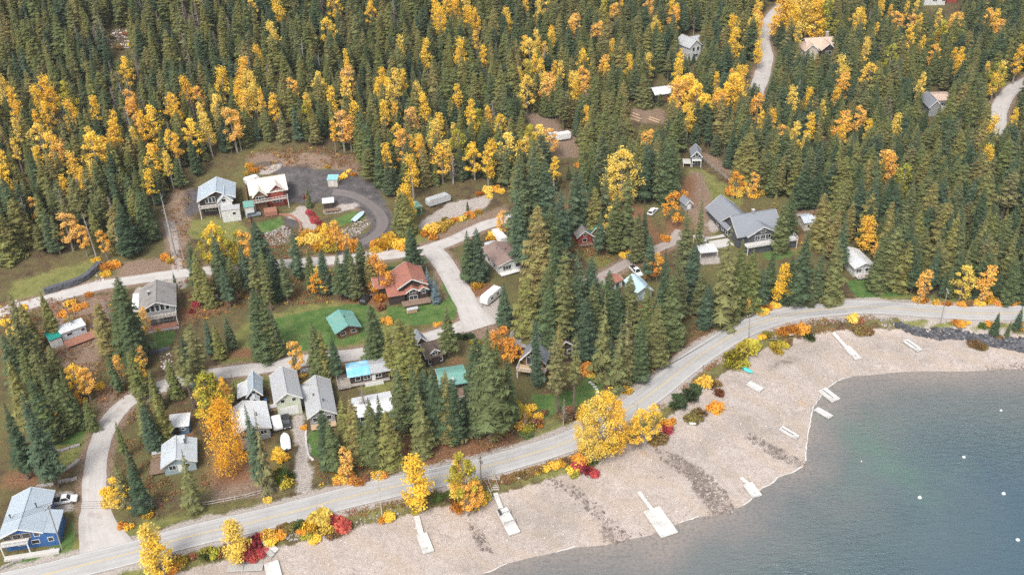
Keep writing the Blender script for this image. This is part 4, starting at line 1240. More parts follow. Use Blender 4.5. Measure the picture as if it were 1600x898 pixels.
def conifer_mesh(seed, H, R, clear, power, droop, nb, step, m, sparse=0.0, lean_in=.0):
    r = random.Random(seed)
    fm = FM()
    z = clear * H
    k = 0
    lop = [r.uniform(.78, 1.12) for _ in range(9)]
    while z < H - .15:
        t = (z - clear * H) / (H * (1 - clear))
        env = R * (1 - t) ** power * (.55 + .45 * min(1, t / .12 + .25))
        n = max(3, int(nb * (.55 + .45 * (1 - t))))
        a0 = r.uniform(0, 6.28)
        for i in range(n):
            if r.random() < sparse * (1 - .5 * t):
                continue
            a = a0 + 6.283 * i / n + r.uniform(-.35, .35)
            L = env * r.uniform(.62, 1.1) * lop[int((a % 6.283) / 6.284 * 9)]
            if L < .12:
                L = .12 + r.random() * .15
            if r.random() < .05:
                L *= 1.22
            ca, sa = math.cos(a), math.sin(a)
            tint = r.random()
            dr = droop * r.uniform(.7, 1.3)
            zz = z + r.uniform(-.5, .5) * step
            def pt(s, off=0.0, dz=0.0):
                d = L * s
                return (ca * d - sa * off, sa * d + ca * off, zz - dr * L * s * (1.25 - .45 * s) + dz)
            # spine, then side sprays both ways getting shorter outwards
            w = .11 * L + .09
            fm.face([pt(.08, -w * .4), pt(.62, -w * .55), pt(1.0), pt(.62, w * .55), pt(.08, w * .4)], tint)
            ns = 3 if L < 1.0 else 5 if L < 2.2 else 7
            for q in range(ns):
                s = .25 + .6 * q / ns + r.uniform(-.05, .05)
                ll = L * (.42 - .26 * s) * r.uniform(.7, 1.25) + .08
                for sg in (-1, 1):
                    hang = -.22 * ll - r.uniform(0, .35) * ll
                    fm.face([pt(s - .05), pt(min(1.05, s + .30 * ll / max(L, .2)), sg * ll, hang), pt(s + .11)], tint * .6 + .4 * r.random())
        z += step * r.uniform(.75, 1.25) * (1 - .35 * t)
        k += 1
    for _ in range(3):
        a = r.uniform(0, 6.28)
        fm.face([(math.cos(a) * .12, math.sin(a) * .12, H - .9), (-math.cos(a) * .12, -math.sin(a) * .12, H - .9), (0, 0, H + .25)], r.random())
    crown = fm.mesh('crown', m)
    b = MB()
    rt = .014 * H + .04
    b.tube([(0, 0, -1.2), (0, 0, H * .3), (0, 0, H * .7), (0, 0, H * .99)], [rt * 1.15, rt * .85, rt * .45, .03], 6)
    for _ in range(int(8 * clear * 10)):      # dead stubs on the bare stem
        z = r.uniform(.06, clear + .08) * H
        a = r.uniform(0, 6.28)
        l = r.uniform(.5, 1.5)
        b.tube([(0, 0, z), (math.cos(a) * l, math.sin(a) * l, z - .25 * l)], [.05, .015], 3, False)
    tr = b.mesh('trunk')
    tr.materials.append(B_bark)
    return crown, tr

def broad_mesh(seed, H, R, base, nclump, leaf, per, m, bark, stem=.012, flat=1.0, slim=False, limbs=7):
    """leafy tree: stem with limbs, leaves gathered in uneven clumps"""
    r = random.Random(seed)
    fm, b = FM(), MB()
    rt = stem * H + .05
    bend = [(r.uniform(-.3, .3) * H * .03, r.uniform(-.3, .3) * H * .03) for _ in range(4)]
    spine = [(0, 0, -1.0), (bend[0][0], bend[0][1], H * .3), (bend[1][0], bend[1][1], H * .62), (bend[2][0], bend[2][1], H * .94)]
    b.tube(spine, [rt * 1.2, rt, rt * .6, .03], 6)
    cl = []
    for i in range(nclump):
        t = (i + r.random()) / nclump
        z = H * (base + (1 - base) * t)
        prof = math.sin(math.pi * min(1, .12 + .86 * t)) ** .7 if not slim else (1 - t) ** .55 * (.5 + .5 * min(1, t * 6))
        rad_ = R * prof * math.sqrt(r.uniform(.12, 1.0))
        a = r.uniform(0, 6.28)
        cl.append((rad_ * math.cos(a), rad_ * math.sin(a), z, R * (.34 if not slim else .52) * r.uniform(.55, 1.3)))
    for j, c in enumerate(cl):
        if j % max(1, nclump // limbs) == 0:
            z0 = max(H * .18, c[2] - .28 * H)
            b.tube([(0, 0, z0), (c[0] * .5, c[1] * .5, (z0 + c[2]) / 2 + .1), (c[0], c[1], c[2])], [rt * .45, rt * .25, .02], 4, False)
        ct = r.random()
        for _ in range(int(per * r.uniform(.6, 1.3))):
            th, ph = r.uniform(0, 6.283), math.acos(r.uniform(-1, 1))
            q = c[3] * r.random() ** .45
            p = Vector((c[0] + q * math.sin(ph) * math.cos(th), c[1] + q * math.sin(ph) * math.sin(th), c[2] + q * math.cos(ph) * flat))
            d = Vector((r.gauss(0, 1), r.gauss(0, 1), r.gauss(0, .7))).normalized()
            e = d.orthogonal().normalized()
            e = Matrix.Rotation(r.uniform(0, 6.28), 3, d) @ e
            s = leaf * r.uniform(.6, 1.35)
            fm.face([p - d * s * .5, p + e * s * .38, p + d * s * .55, p - e * s * .38], .65 * ct + .35 * r.random())
    crown = fm.mesh('crown', m)
    tr = b.mesh('trunk')
    tr.materials.append(bark)
    return crown, tr

def bare_mesh(seed, H, R, twigs=170, bark=None):
    r = random.Random(seed)
    b, fm = MB(), FM()
    b.tube([(0, 0, -1), (r.uniform(-.2, .2), r.uniform(-.2, .2), H * .5), (r.uniform(-.4, .4), r.uniform(-.4, .4), H)], [.016 * H + .03, .011 * H, .02], 5)
    for i in range(twigs):
        t = r.uniform(.22, .98)
        a = r.uniform(0, 6.28)
        L = R * (1.15 - t) * r.uniform(.5, 1.2)
        p = Vector((0, 0, H * t))
        q = p + Vector((math.cos(a) * L, math.sin(a) * L, L * r.uniform(.0, .9)))
        w = Vector((-math.sin(a), math.cos(a), r.uniform(-.4, .4))) * .075
        fm.face([p - w, p + w, q], r.random())
        for k in range(4):
            s = p.lerp(q, r.uniform(.3, .9))
            e = s + Vector((r.uniform(-1, 1), r.uniform(-1, 1), r.uniform(-.2, .9))) * .45 * L
            fm.face([s - w * .6, s + w * .6, e], r.random())
    crown = fm.mesh('crown', L_bare)
    tr = b.mesh('trunk')
    tr.materials.append(bark or B_dead)
    return crown, tr

def snag_mesh(seed, H):
    r = random.Random(seed)
    b = MB()
    b.tube([(0, 0, -1), (.1, 0, H * .5), (.25, .1, H)], [.012 * H + .05, .009 * H + .03, .04], 6)
    tr = b.mesh('trunk'); tr.materials.append(B_dead)
    b = MB()
    b.tube([(.05, 0, H * .2), (.1, 0, H * .5), (.25, .1, H)], [.04, .035, .03], 4)
    for i in range(26):
        z = r.uniform(.25, .95) * H
        a = r.uniform(0, 6.28)
        l = r.uniform(.3, 1.3)
        b.tube([(0, 0, z), (math.cos(a) * l, math.sin(a) * l, z + r.uniform(-.3, .2) * l)], [.05, .012], 3, False)
    cr = b.mesh('dead_branches'); cr.materials.append(B_dead)
    return cr, tr

def bush_mesh(seed, m, R=1.0, hgt=.85, leaf=.22, n=900):
    r = random.Random(seed)
    fm = FM()
    lob = [(r.uniform(-.55, .55), r.uniform(-.55, .55), r.uniform(.2, .55) * hgt, r.uniform(.38, .62)) for _ in range(7)]
    for _ in range(n):
        c = r.choice(lob)
        th, ph = r.uniform(0, 6.283), math.acos(r.uniform(-.75, 1))
        q = c[3] * r.random() ** .4
        p = Vector((c[0] + q * math.sin(ph) * math.cos(th), c[1] + q * math.sin(ph) * math.sin(th), max(.03, c[2] + q * math.cos(ph) * hgt))) * R
        d = Vector((r.gauss(0, 1), r.gauss(0, 1), r.gauss(0, .7))).normalized()
        e = d.orthogonal().normalized()
        s = leaf * r.uniform(.6, 1.35)
        fm.face([p - d * s * .5, p + e * s * .38, p + d * s * .55, p - e * s * .38], .5 * (lob.index(c) / 6) + .5 * r.random())
    me = fm.mesh('leaves', m)
    b = MB()
    for _ in range(9):
        a, l = r.uniform(0, 6.28), r.uniform(.3, .8) * R
        b.tube([(0, 0, -.3), (math.cos(a) * l * .4, math.sin(a) * l * .4, hgt * R * .4), (math.cos(a) * l, math.sin(a) * l, hgt * R * r.uniform(.6, 1))], [.05, .035, .012], 4, False)
    st = b.mesh('stems'); st.materials.append(B_bark)
    return me, st

# --- kinds of tree: nominal height, meshes, words
KIND = {}
def kind(key, H, pairs, name, word, cat):
    KIND[key] = dict(H=H, pairs=pairs, name=name, word=word, cat=cat, n=0)
kind('fir', 22, [conifer_mesh(11 + i, 22, (4.0, 3.4, 4.6, 3.7, 3.1, 4.2)[i], (.10, .16, .06, .20, .12, .08)[i], (.66, .76, .56, .72, .6, .5)[i], (.32, .28, .40, .35, .5, .22)[i], (10, 9, 10, 9, 8, 10)[i], .54, L_fir, (.10, .06, .14, .2, .24, .12)[i]) for i in range(6)], 'fir_tree', 'dark green fir', 'conifer')
kind('cedar', 20, [conifer_mesh(31 + i, 20, (3.9, 4.5, 3.3, 3.7, 4.1)[i], (.06, .04, .14, .1, .05)[i], (.56, .48, .64, .45, .55)[i], (.52, .6, .45, .4, .7)[i], (11, 10, 10, 9, 11)[i], .52, L_cedar, (.06, .1, .12, .2, .05)[i]) for i in range(5)], 'cedar_tree', 'olive green cedar', 'conifer')
kind('slim', 23, [conifer_mesh(51 + i, 23, (2.6, 2.9)[i], (.16, .24)[i], (.62, .55)[i], (.40, .35)[i], 8, .58, L_cedar, .22) for i in range(2)], 'hemlock_tree', 'slim drooping hemlock', 'conifer')
kind('pine', 24, [conifer_mesh(61 + i, 24, (3.7, 3.3)[i], (.30, .42)[i], (.5, .45)[i], (.12, .2)[i], 7, .8, L_pine, .28) for i in range(2)], 'pine_tree', 'sparse greyish pine', 'conifer')
kind('round', 14, [conifer_mesh(301 + i, 14, (3.6, 3.1, 2.8)[i], (.04, .08, .16)[i], (.36, .42, .34)[i], (.15, .35, .05)[i], 9, .55, (L_fir, L_cedar, L_pine)[i], (.12, .18, .26)[i]) for i in range(3)], 'fir_tree', 'round-topped bushy fir', 'conifer')
kind('drape', 22, [conifer_mesh(71 + i, 22, (4.8, 4.2)[i], (.05, .08)[i], (.9, .85)[i], (.62, .55)[i], 7, .75, L_pine, .16) for i in range(2)], 'spruce_tree', 'shaggy pale green spruce', 'conifer')
kind('blue', 12, [conifer_mesh(81, 12, 2.4, .03, .95, .10, 9, .5, L_spruce, .02)], 'blue_spruce_tree', 'neat blue-grey spruce', 'conifer')
kind('aspen', 15, [broad_mesh(101 + i, 15, (1.7, 2.1, 1.4)[i], (.34, .26, .40)[i], (26, 30, 22)[i], .38, 52, L_yellow, B_pale, slim=True) for i in range(3)], 'aspen_tree', 'golden aspen', 'autumn tree')
kind('birch', 13, [broad_mesh(121 + i, 13, (2.6, 2.2)[i], (.22, .3)[i], 30, .38, 50, (L_yellow, L_amber)[i], B_pale) for i in range(2)], 'birch_tree', 'golden birch', 'autumn tree')
kind('limebirch', 13, [broad_mesh(131, 13, 2.5, .2, 22, .40, 75, L_lime, B_pale)], 'birch_tree', 'yellow-green birch', 'autumn tree')
kind('poplar', 16, [broad_mesh(141, 16, 4.4, .14, 70, .36, 66, L_yellow, B_pale, .02, limbs=14)], 'poplar_tree', 'spreading golden poplar', 'autumn tree')
kind('column', 13, [broad_mesh(151, 13, 2.0, .22, 40, .34, 62, L_yellow, B_pale, slim=True)], 'poplar_tree', 'slender golden poplar', 'autumn tree')
kind('maple', 14, [broad_mesh(161, 14, 5.4, .10, 84, .34, 84, L_maple, B_bark, .02, limbs=14)], 'maple_tree', 'broad golden orange maple', 'autumn tree')
kind('orangebirch', 10, [broad_mesh(171, 10, 2.6, .16, 22, .38, 70, L_orange, B_bark)], 'rowan_tree', 'orange leaved rowan', 'autumn tree')
kind('bare', 16, [bare_mesh(181, 16, 2.4), bare_mesh(182, 14, 2.0)], 'bare_tree', 'bare greyish tree', 'bare tree')
kind('snag', 17, [snag_mesh(191, 17), snag_mesh(192, 14)], 'dead_tree', 'dead silver trunk', 'dead tree')
PLACED = []        # every single tree: (kind, root, point, height)
TR = random.Random(21)

def plant(key, p, height, rot=None, variant=None, wide=1.0):
    K = KIND[key]
    cr, tr = K['pairs'][variant if variant is not None else TR.randrange(len(K['pairs']))]
    s = height / K['H']
    height = max(height, 1.5)
    root = thing(K['name'], None, K['cat'], (p.x, p.y, p.z - .1), TR.uniform(0, 6.28) if rot is None else rot)
    w = s * wide if s > 0 else 1
    root.scale = (w, w, s)
    root.rotation_euler[0], root.rotation_euler[1] = TR.gauss(0, .02), TR.gauss(0, .02)
    link('trunk', tr, root)
    c = link('crown', cr, root)
    if key == 'snag':
        c.name = 'dead_branches'
    PLACED.append([key, root, p, height])
    K['n'] += 1
    return root

def T(key, tx, ty, by, wide=1.0, variant=None):
    """a tree whose top stands at (tx, ty) and whose foot is on row by; its foot leans along the plumb lines of the view"""
    bx = tx + (PLUMB[0] - tx) * (by - ty) / (PLUMB[1] - ty)
    p, hgt = tall(bx, by, ty)
    return plant(key, p, hgt, wide=wide, variant=variant)

# --- trees one can point to in the village and along the shore
NEAR_TREES = """
fir 34 608 762 1.05;fir 0 632 748 1.1;fir 92 572 640 1.0;cedar 30 540 640 1.3;fir 8 498 590 1.2;cedar 50 600 690 1.3;cedar 70 540 620 1.2;fir 36 500 570 1.1;cedar 12 560 668;fir 45 582 690;fir 22 506 590;cedar 30 470 545;pine 12 455 520;cedar 84 590 672;fir 108 612 668;fir 22 478 585;cedar 62 453 528;fir 66 566 650;cedar 130 622 672;fir 3 520 610;pine 48 540 640
cedar 150 470 556 1.3;fir 173 433 563 1.3;fir 186 470 576;cedar 200 548 622;fir 168 548 612;cedar 212 610 690;fir 222 630 705;cedar 240 612 690;slim 178 655 716;fir 196 700 745;drape 172 708 790 .8;fir 203 725 798;drape 187 722 780 .8;cedar 232 580 640
drape 278 700 798 1.0;pine 278 535 640;pine 292 502 618 1.2;fir 282 520 592;cedar 262 560 622;fir 300 545 610;drape 360 580 624 .6;fir 318 497 556;cedar 334 505 560;fir 352 490 545
fir 383 628 765 .8;drape 392 640 768 .6;fir 395 450 556 1.35;cedar 408 470 556 1.2;fir 420 480 556
fir 455 535 586 1.0;fir 484 503 590 1.1;fir 516 520 594 1.1;cedar 496 515 590
fir 578 473 566 1.25;cedar 621 494 588 1.25;cedar 640 500 590 1.1;cedar 606 515 585;fir 695 476 558 1.25;fir 620 567 668 1.1;fir 640 566 668 1.1;drape 650 602 710 1.2;fir 676 566 690 1.15;cedar 690 580 690;fir 706 590 690;fir 660 572 650
cedar 530 618 720 1.1;cedar 546 616 724 1.1;fir 572 620 730 1.1;fir 588 616 722 1.0;fir 504 640 735;fir 514 650 742;cedar 600 640 730;fir 560 640 728
fir 740 528 668 1.2;fir 758 512 690 1.25;cedar 770 530 670;fir 763 596 684 1.0;fir 793 554 670 1.1;fir 748 560 680
fir 786 438 516 1.35;fir 640 347 430 1.45;cedar 620 296 362 1.5;cedar 632 300 365 1.3;fir 727 358 442 1.3;fir 742 355 440 1.2;fir 730 314 330
fir 536 378 466 1.15;fir 560 374 446 1.2;cedar 574 392 452 1.1;fir 546 390 468;fir 522 392 470
fir 294 373 460 1.15;cedar 300 390 472;fir 334 366 458 1.2;pine 356 398 470 1.2;fir 398 342 440 1.3;cedar 404 390 470;fir 375 378 460 1.1;pine 390 400 480 1.2;fir 453 354 436 1.25;fir 436 392 470 1.1;pine 410 408 485;fir 345 410 480;cedar 318 420 480;fir 500 388 460;fir 420 398 470;fir 480 392 455
fir 269 425 452
blue 667 414 455 1.1;blue 678 428 474 1.15
fir 479 293 325 1.0
""".replace('\n', ';')
for line in NEAR_TREES.split(';'):
    w = line.split()
    if w:
        T(w[0], float(w[1]), float(w[2]), float(w[3]), float(w[4]) if len(w) > 4 else 1.1)
GROVE = """
fir 812 238 402 1.05;fir 830 222 390 1.0;fir 850 248 395 1.1;fir 872 288 430;fir 895 262 370 1.1;fir 908 256 365 1.1;fir 812 290 430 .9;cedar 840 316 460 1.05;fir 860 318 455;pine 882 384 545 1.0;fir 905 388 530 1.0
fir 925 398 520 1.05;pine 880 420 560;fir 850 418 540;cedar 820 428 545 1.1;fir 930 440 545;drape 945 454 590 .8;fir 838 486 606 .55;fir 985 266 392 1.2;fir 1012 212 318;fir 1030 226 315;fir 1050 212 318 1.1;fir 942 200 300;fir 1010 318 402 1.0;fir 1046 388 530 1.05;fir 1056 428 540
fir 985 425 520 1.1;drape 978 478 598 1.0;drape 968 500 608 .9;fir 1030 468 572 1.2;fir 1002 500 596;pine 870 516 646 .9;pine 897 520 644 .8;fir 960 300 395;fir 998 330 410;fir 1074 328 430 1.1;fir 1098 300 395 .6
fir 1240 300 372;cedar 1292 300 385 1.3;fir 1228 310 392;cedar 1310 320 404 1.2;fir 1324 332 424 1.2;cedar 1214 300 360;drape 1140 348 506 1.05;fir 1125 430 505 1.1;cedar 1165 372 490 1.1;cedar 1180 390 486 1.1;fir 1195 410 484 1.1;fir 1208 380 470;cedar 1152 430 500;fir 1098 420 490;fir 1262 358 478 1.25;fir 1285 384 474 1.2;cedar 1310 372 470;fir 1240 400 476;fir 1275 410 476;fir 1300 400 470
fir 855 440 560;fir 868 360 480;fir 938 330 400;fir 945 265 360;cedar 930 290 372;fir 880 300 400;fir 860 390 520;fir 900 430 550;fir 915 460 560;fir 1018 360 440;fir 1065 400 500;fir 1085 380 470;fir 1035 430 520;cedar 1012 440 540
slim 872 500 618;fir 952 420 520;fir 970 440 530;fir 938 500 585;fir 955 520 590;fir 1108 440 512
fir 1385 360 452 1.1;round 1402 352 450 1.3;fir 1425 330 448 1.2;round 1418 375 454 1.2;fir 1440 380 458;fir 1465 390 462;fir 1480 420 466 .9;fir 1492 410 466 .9;fir 1535 430 468 .9;fir 1568 420 462
fir 1562 486 524 1.2;fir 1598 478 520 1.2;fir 1580 500 528
""".replace('\n', ';')
for line in GROVE.split(';'):
    w = line.split()
    if w:
        T(w[0], float(w[1]), float(w[2]), float(w[3]), float(w[4]) if len(w) > 4 else 1.1)
GOLD = """
limebirch 316 582 664 1.3;limebirch 328 592 664 1.3;birch 318 604 668 1.2;birch 314 572 610;birch 345 590 628;birch 352 604 636;maple 336 630 738 .56
poplar 930 624 724 .8;poplar 948 614 716 .75;poplar 966 626 712 .62;poplar 914 634 712 .5;birch 1003 640 700 1.3;birch 1022 632 690 1.0;birch 992 655 704;column 645 713 800 1.35;limebirch 722 711 798 1.1;column 716 720 790 1.2;birch 740 750 800 1.2;birch 728 758 806 1.2
column 356 818 880 1.6;column 228 822 900 1.35;birch 240 840 908 1.0;column 1226 412 476 1.3;column 1360 340 395 1.7;birch 1372 378 410;birch 1450 422 474 1.2;birch 1440 448 476;birch 1512 416 470 1.4;birch 1550 416 474 1.3;birch 1540 440 476
birch 500 416 458 1.5;orangebirch 494 428 462 1.4;orangebirch 588 398 462 1.1;birch 786 330 372 1.3;birch 97 332 392 1.5;birch 47 308 352 1.4;birch 122 350 400;birch 156 360 405;birch 212 495 536 1.2;birch 222 480 520;birch 535 700 752 1.2;birch 455 532 590 1.1
poplar 972 238 320 1.25;birch 958 322 382 1.2;birch 966 335 385;column 630 290 352 1.4;orangebirch 785 514 566 1.5;orangebirch 798 530 570 1.4;birch 770 520 560;birch 215 540 580;birch 213 560 600;birch 180 556 598;column 216 575 610;birch 332 350 430 1.0
column 1224 -8 66 1.6;column 1236 -4 62 1.5;column 1252 -10 60 1.5;column 1266 -6 66 1.6;column 1280 0 70 1.5;column 1244 10 72 1.3;limebirch 1296 0 70 1.3;birch 1074 118 192 1.5;birch 1064 124 196 1.4;birch 1088 132 200 1.5;birch 1106 150 204 1.4;birch 1126 146 200 1.5;birch 1136 128 190 1.3;birch 1148 116 184 1.3;column 1180 22 84 1.4;column 1150 26 76;birch 842 196 246 1.5;birch 858 200 250 1.5;birch 828 206 250 1.3;birch 822 118 180;limebirch 342 360 430 1.2;limebirch 318 365 420 1.2;birch 378 360 425 1.2;limebirch 368 362 425 1.1;limebirch 352 375 432;birch 110 572 622 1.4;birch 126 574 625 1.3;birch 176 748 790 1.5;birch 505 350 392 1.3;birch 520 345 390 1.3;birch 540 365 398;orangebirch 1055 300 352;birch 1170 465 494;birch 1150 470 500
birch 1395 240 300;birch 1180 270 310 1.2;orangebirch 1152 268 310 1.2;birch 1028 395 440;orangebirch 1018 400 440
bare 160 460 500;bare 100 470 520;snag 52 430 520;snag 30 305 372;snag 130 330 400;snag 175 345 400;snag 250 300 400;snag 272 340 405;bare 565 600 650;bare 820 640 668;snag 1112 462 515;bare 880 620 664
""".replace('\n', ';')
for line in GOLD.split(';'):
    w = line.split()
    if w:
        T(w[0], float(w[1]), float(w[2]), float(w[3]), float(w[4]) if len(w) > 4 else 1.1)
N_HAND = len(PLACED)
# ------------------------------------------------------------------ docks, boats, vehicles, poles, walls
M_dock = mat('white_dock_boards', (.60, .59, .565), .75, .16, 2.5, .2, 0, 0, None, (.46, .45, .43))
M_dockgrey = mat('grey_dock_boards', (.42, .41, .39), .85, .16, 2)
M_float = mat('dark_dock_float', (.10, .095, .09), .8, .2, 2)
def frame_along(name, label, cat, a, b, group=None):
    """an Empty at a, its x axis running to b (both world points)"""
    d = (b - a)
    L = d.length
    x = d.normalized()
    y = Vector((0, 0, 1)).cross(x).normalized()
    z = x.cross(y)
    r = thing(name, label, cat, a, 0, group)
    r.matrix_world = Matrix(((x.x, y.x, z.x, a.x), (x.y, y.y, z.y, a.y), (x.z, y.z, z.z, a.z), (0, 0, 0, 1)))
    return r, L
def shore_pt(u, v, lift=.38):
    p = G(u, v)
    if _bil(DG, p.x, p.y) < 0:
        x, y = on_plane(u, v, .0)
        p = Vector((x, y, .0))
    return Vector((p.x, p.y, max(p.z, 0.0) + lift))
def boards(mb, x0, x1, w, z, n, gap=.03, cross=True):
    s = (x1 - x0) / n
    for i in range(n):
        mb.box(x0 + i * s, x0 + (i + 1) * s - gap, -w / 2, w / 2, z - .06, z)
def dock(label, plat, w, gang=None, gw=1.1, m=M_dock, extra=None, phrase=None):
    a, b = shore_pt(*plat[0]), shore_pt(*plat[1])
    r, L = frame_along('dock', label, 'dock', a, b, 'docks pulled up along the beach and shore')
    mb = MB(); boards(mb, 0, L, w, .12, max(4, int(L / .32)))
    d = mb.build('deck', m, r)
    MB().box(-.02, L + .02, -w / 2 - .06, -w / 2 - .005, -.16, .10).box(-.02, L + .02, w / 2 + .005, w / 2 + .06, -.16, .10).box(-.07, -.005, -w / 2, w / 2, -.16, .10).box(L - .03 + .035, L + .07, -w / 2, w / 2, -.16, .10).build('rim', m, d)
    for yy in (-w / 2 + .15, w / 2 - .75):
        MB().box(.15, L - .15, yy, yy + .6, -.5, .055).build('float', M_float, r, .05)
    if gang:
        ga, gb = shore_pt(*gang[0], .25), shore_pt(*gang[1], .42)
        inv = r.matrix_world.inverted()
        p, q = inv @ ga, inv @ gb
        g = MB()
        n = max(3, int((q - p).length / .35))
        for i in range(n):
            g.bar(p.lerp(q, i / n), p.lerp(q, (i + .9) / n), gw, .07)
        go = g.build('gangway', m, r)
        s = (q - p).cross(Vector((0, 0, 1))).normalized() * gw * .5
        MB().bar(p + s, q + s, .08, .18).bar(p - s, q - s, .08, .18).bar(p + s * .99, p - s * .99, .08, .1).build('gangway_beam', m, go)
    if extra:
        extra(r, L, w)
    if phrase:
        landmark(phrase, (a + b) / 2)
    return r
def ex_rail(r, L, w):
    for x in (L * .25, L * .62):
        MB().tube([(x, -w / 2, .1), (x, -w / 2, 1.0), (x, w / 2, 1.0), (x, w / 2, .1)], .05, 6).build('hoop_rail', M_darkm, r)
    for x in (L * .3, L * .68):
        MB().tube([(x, w / 2 + .12, -.5), (x, w / 2 + .12, 1.5)], .06, 6).build('mooring_post', M_darkm, r)
def ex_slot(r, L, w):
    MB().box(L * .04, L * .78, -.14, .12, .121, .135).build('centre_gap', M_float, r)
    MB().box(L * .93, L * .97, -w / 2 - .3, -w / 2 + .3, .121, .5).build('bumper', M_dock, r)
def ex_cleat(r, L, w):
    MB().box(L * .78, L * .80, -.25, .0, .121, .3).box(L * .74, L * .84, -.16, -.10, .301, .36).build('cleat', M_metal, r)
def ex_ladder(r, L, w):
    m = MB()
    for s in (-.22, .22):
        m.tube([(L * .6 + s, w / 2 + .05, -.6), (L * .6 + s, w / 2 + .05, .9), (L * .6 + s, w / 2 - .35, .95)], .035, 5)
    for z in (-.4, -.1, .25, .55): m.bar((L * .6 - .22, w / 2 + .05, z), (L * .6 + .22, w / 2 + .05, z), .05, .04)
    m.build('ladder', M_metal, r)
dock('white dock with short gangway lying below the slender golden poplar', ((659, 836), (670, 864)), 2.3, ((651, 807), (658, 836)), 1.2, M_dock, ex_cleat, 'the dock below the slender poplar')
dk = dock('white dock with hoop rails and grey bench at the foot of the beach steps', ((784, 797), (804, 835)), 2.6, ((774, 771), (783, 796)), 1.0, M_dock, ex_rail, 'the dock with hoop rails')
dock('broad white dock with narrow gangway reaching the water edge in mid beach', ((1018, 797), (1046, 837)), 4.0, ((998, 769), (1018, 797)), .8, M_dock, None, 'the broad white dock')
dock('small white dock at the water where the foam line begins', ((1168, 757), (1183, 777)), 2.3, ((1158, 747), (1168, 757)), .8, M_dock, ex_cleat, 'the small dock by the foam')
dock('plain white dock section lying on bare gravel near the shore corner', ((1220, 670), (1246, 685)), 1.7, None, 1, M_dock, ex_slot, 'the plain dock near the shore corner')
dock('floating white dock with little white ladder beside the foam line', ((1275, 640), (1298, 653)), 1.7, None, 1, M_dock, ex_ladder, 'the floating dock with a ladder')
dock('floating white dock split by a long slot at the head of the bay', ((1284, 610), (1306, 627)), 2.7, None, 1, M_dock, ex_slot, 'the floating dock with a slot')
dock('white dock section lying alone high on the gravel near a turquoise boat', ((1169, 600), (1190, 611)), 2.0, None, 1, M_dock, None, 'the dock near the turquoise boat')
dock('narrow white dock with a long gangway under the olive brown bush', ((1322, 543), (1341, 562)), 1.9, ((1301, 520), (1321, 543)), 1.0, M_dock, ex_cleat, 'the narrow long dock')
dock('white dock section below the dark boulder bank', ((1414, 533), (1437, 549)), 1.9, None, 1, M_dock, ex_slot, 'the dock below the boulders')
dock('weathered grey dock in two joined halves under the red bush', ((357, 889), (411, 887)), 1.7, None, 1, M_dockgrey, lambda r, L, w: MB().box(L * .44, L * .46, -w / 2, w / 2, .121, .14).build('joint_gap', M_float, r), 'the weathered grey dock')
dock('white dock panel at the lower edge beside the weathered grey dock', ((424, 880), (430, 904)), 2.9, None, 1, M_dock, None)
dock('narrow white plank walkway behind the red bush, the upper of two', ((413, 846), (433, 862)), 1.1, None, 1, M_dock, None)
dock('short pale plank walkway behind the red bush, the lower of two', ((413, 857), (427, 870)), .9, None, 1, M_dockgrey, None)
p = dk.matrix_world @ Vector((1.0, -.85, .125))
t = thing('bench', 'small grey bench on the dock with hoop rails', 'bench', p, dk.rotation_euler.z)
t.matrix_world = dk.matrix_world @ Matrix.Translation((1.0, -.85, .125))
MB().box(-.7, .7, -.25, .25, .40, .46).build('seat', M_darkm, t); MB().box(-.7, .7, -.31, -.26, .46, .9).build('backrest', M_darkm, t)
for x in (-.6, .6): MB().box(x - .05, x + .05, -.2, .2, 0, .399).build('leg', M_darkm, t)

# --- vehicles
P_white = mat('white_car_paint', (.78, .78, .77), .3, .03, 1, .5)
P_black = mat('black_car_paint', (.03, .032, .036), .25, .1, 1, .6)
P_grey = mat('grey_blue_car_paint', (.22, .26, .30), .3, .08, 1, .5)
P_green = mat('dark_green_car_paint', (.07, .11, .09), .35, .08, 1, .5)
P_silver = mat('silver_sheet', (.58, .61, .63), .4, .08, 1, .5, .3, 0, ('X', 1.2))
P_turq = mat('turquoise_hull', (.08, .55, .52), .4, .06, 1, .5)
P_cover = mat('pale_boat_cover', (.76, .77, .76), .7, .06, 1)
P_blue = mat('steel_blue_cover', (.40, .52, .58), .6, .12, 1)
def wheels(r, xs_, w, rr=.36, tw=.24):
    for x in xs_:
        for sg in (-1, 1):
            y = sg * (w / 2 - tw / 2 + .02)
            wh = MB().tube([(x, y - tw / 2, rr), (x, y + tw / 2, rr)], rr, 14).build('wheel', M_black, r)
            MB().tube([(x, y + sg * (tw / 2 + .002), rr), (x, y + sg * (tw / 2 + .02), rr)], rr * .55, 10).build('rim', M_metal, wh)
def stand(tail, head, name, label, cat, group=None, L=None):
    a, b = G(*tail), G(*head)
    d = (b - a).normalized()
    m = (a + b) / 2
    L = L or (b - a).length
    r, _ = frame_along(name, label, cat, m - d * L / 2 + Vector((0, 0, .05)), m + d * L / 2 + Vector((0, 0, .05)), group)
    FOOT.append((m.x, m.y, L / 2 + 1))
    u, v = project(m.x, m.y, m.z + .8)
    PROTECT.append([(u - 6, v - 5), (u + 6, v - 5), (u + 6, v + 5), (u - 6, v + 5)])
    return r, L
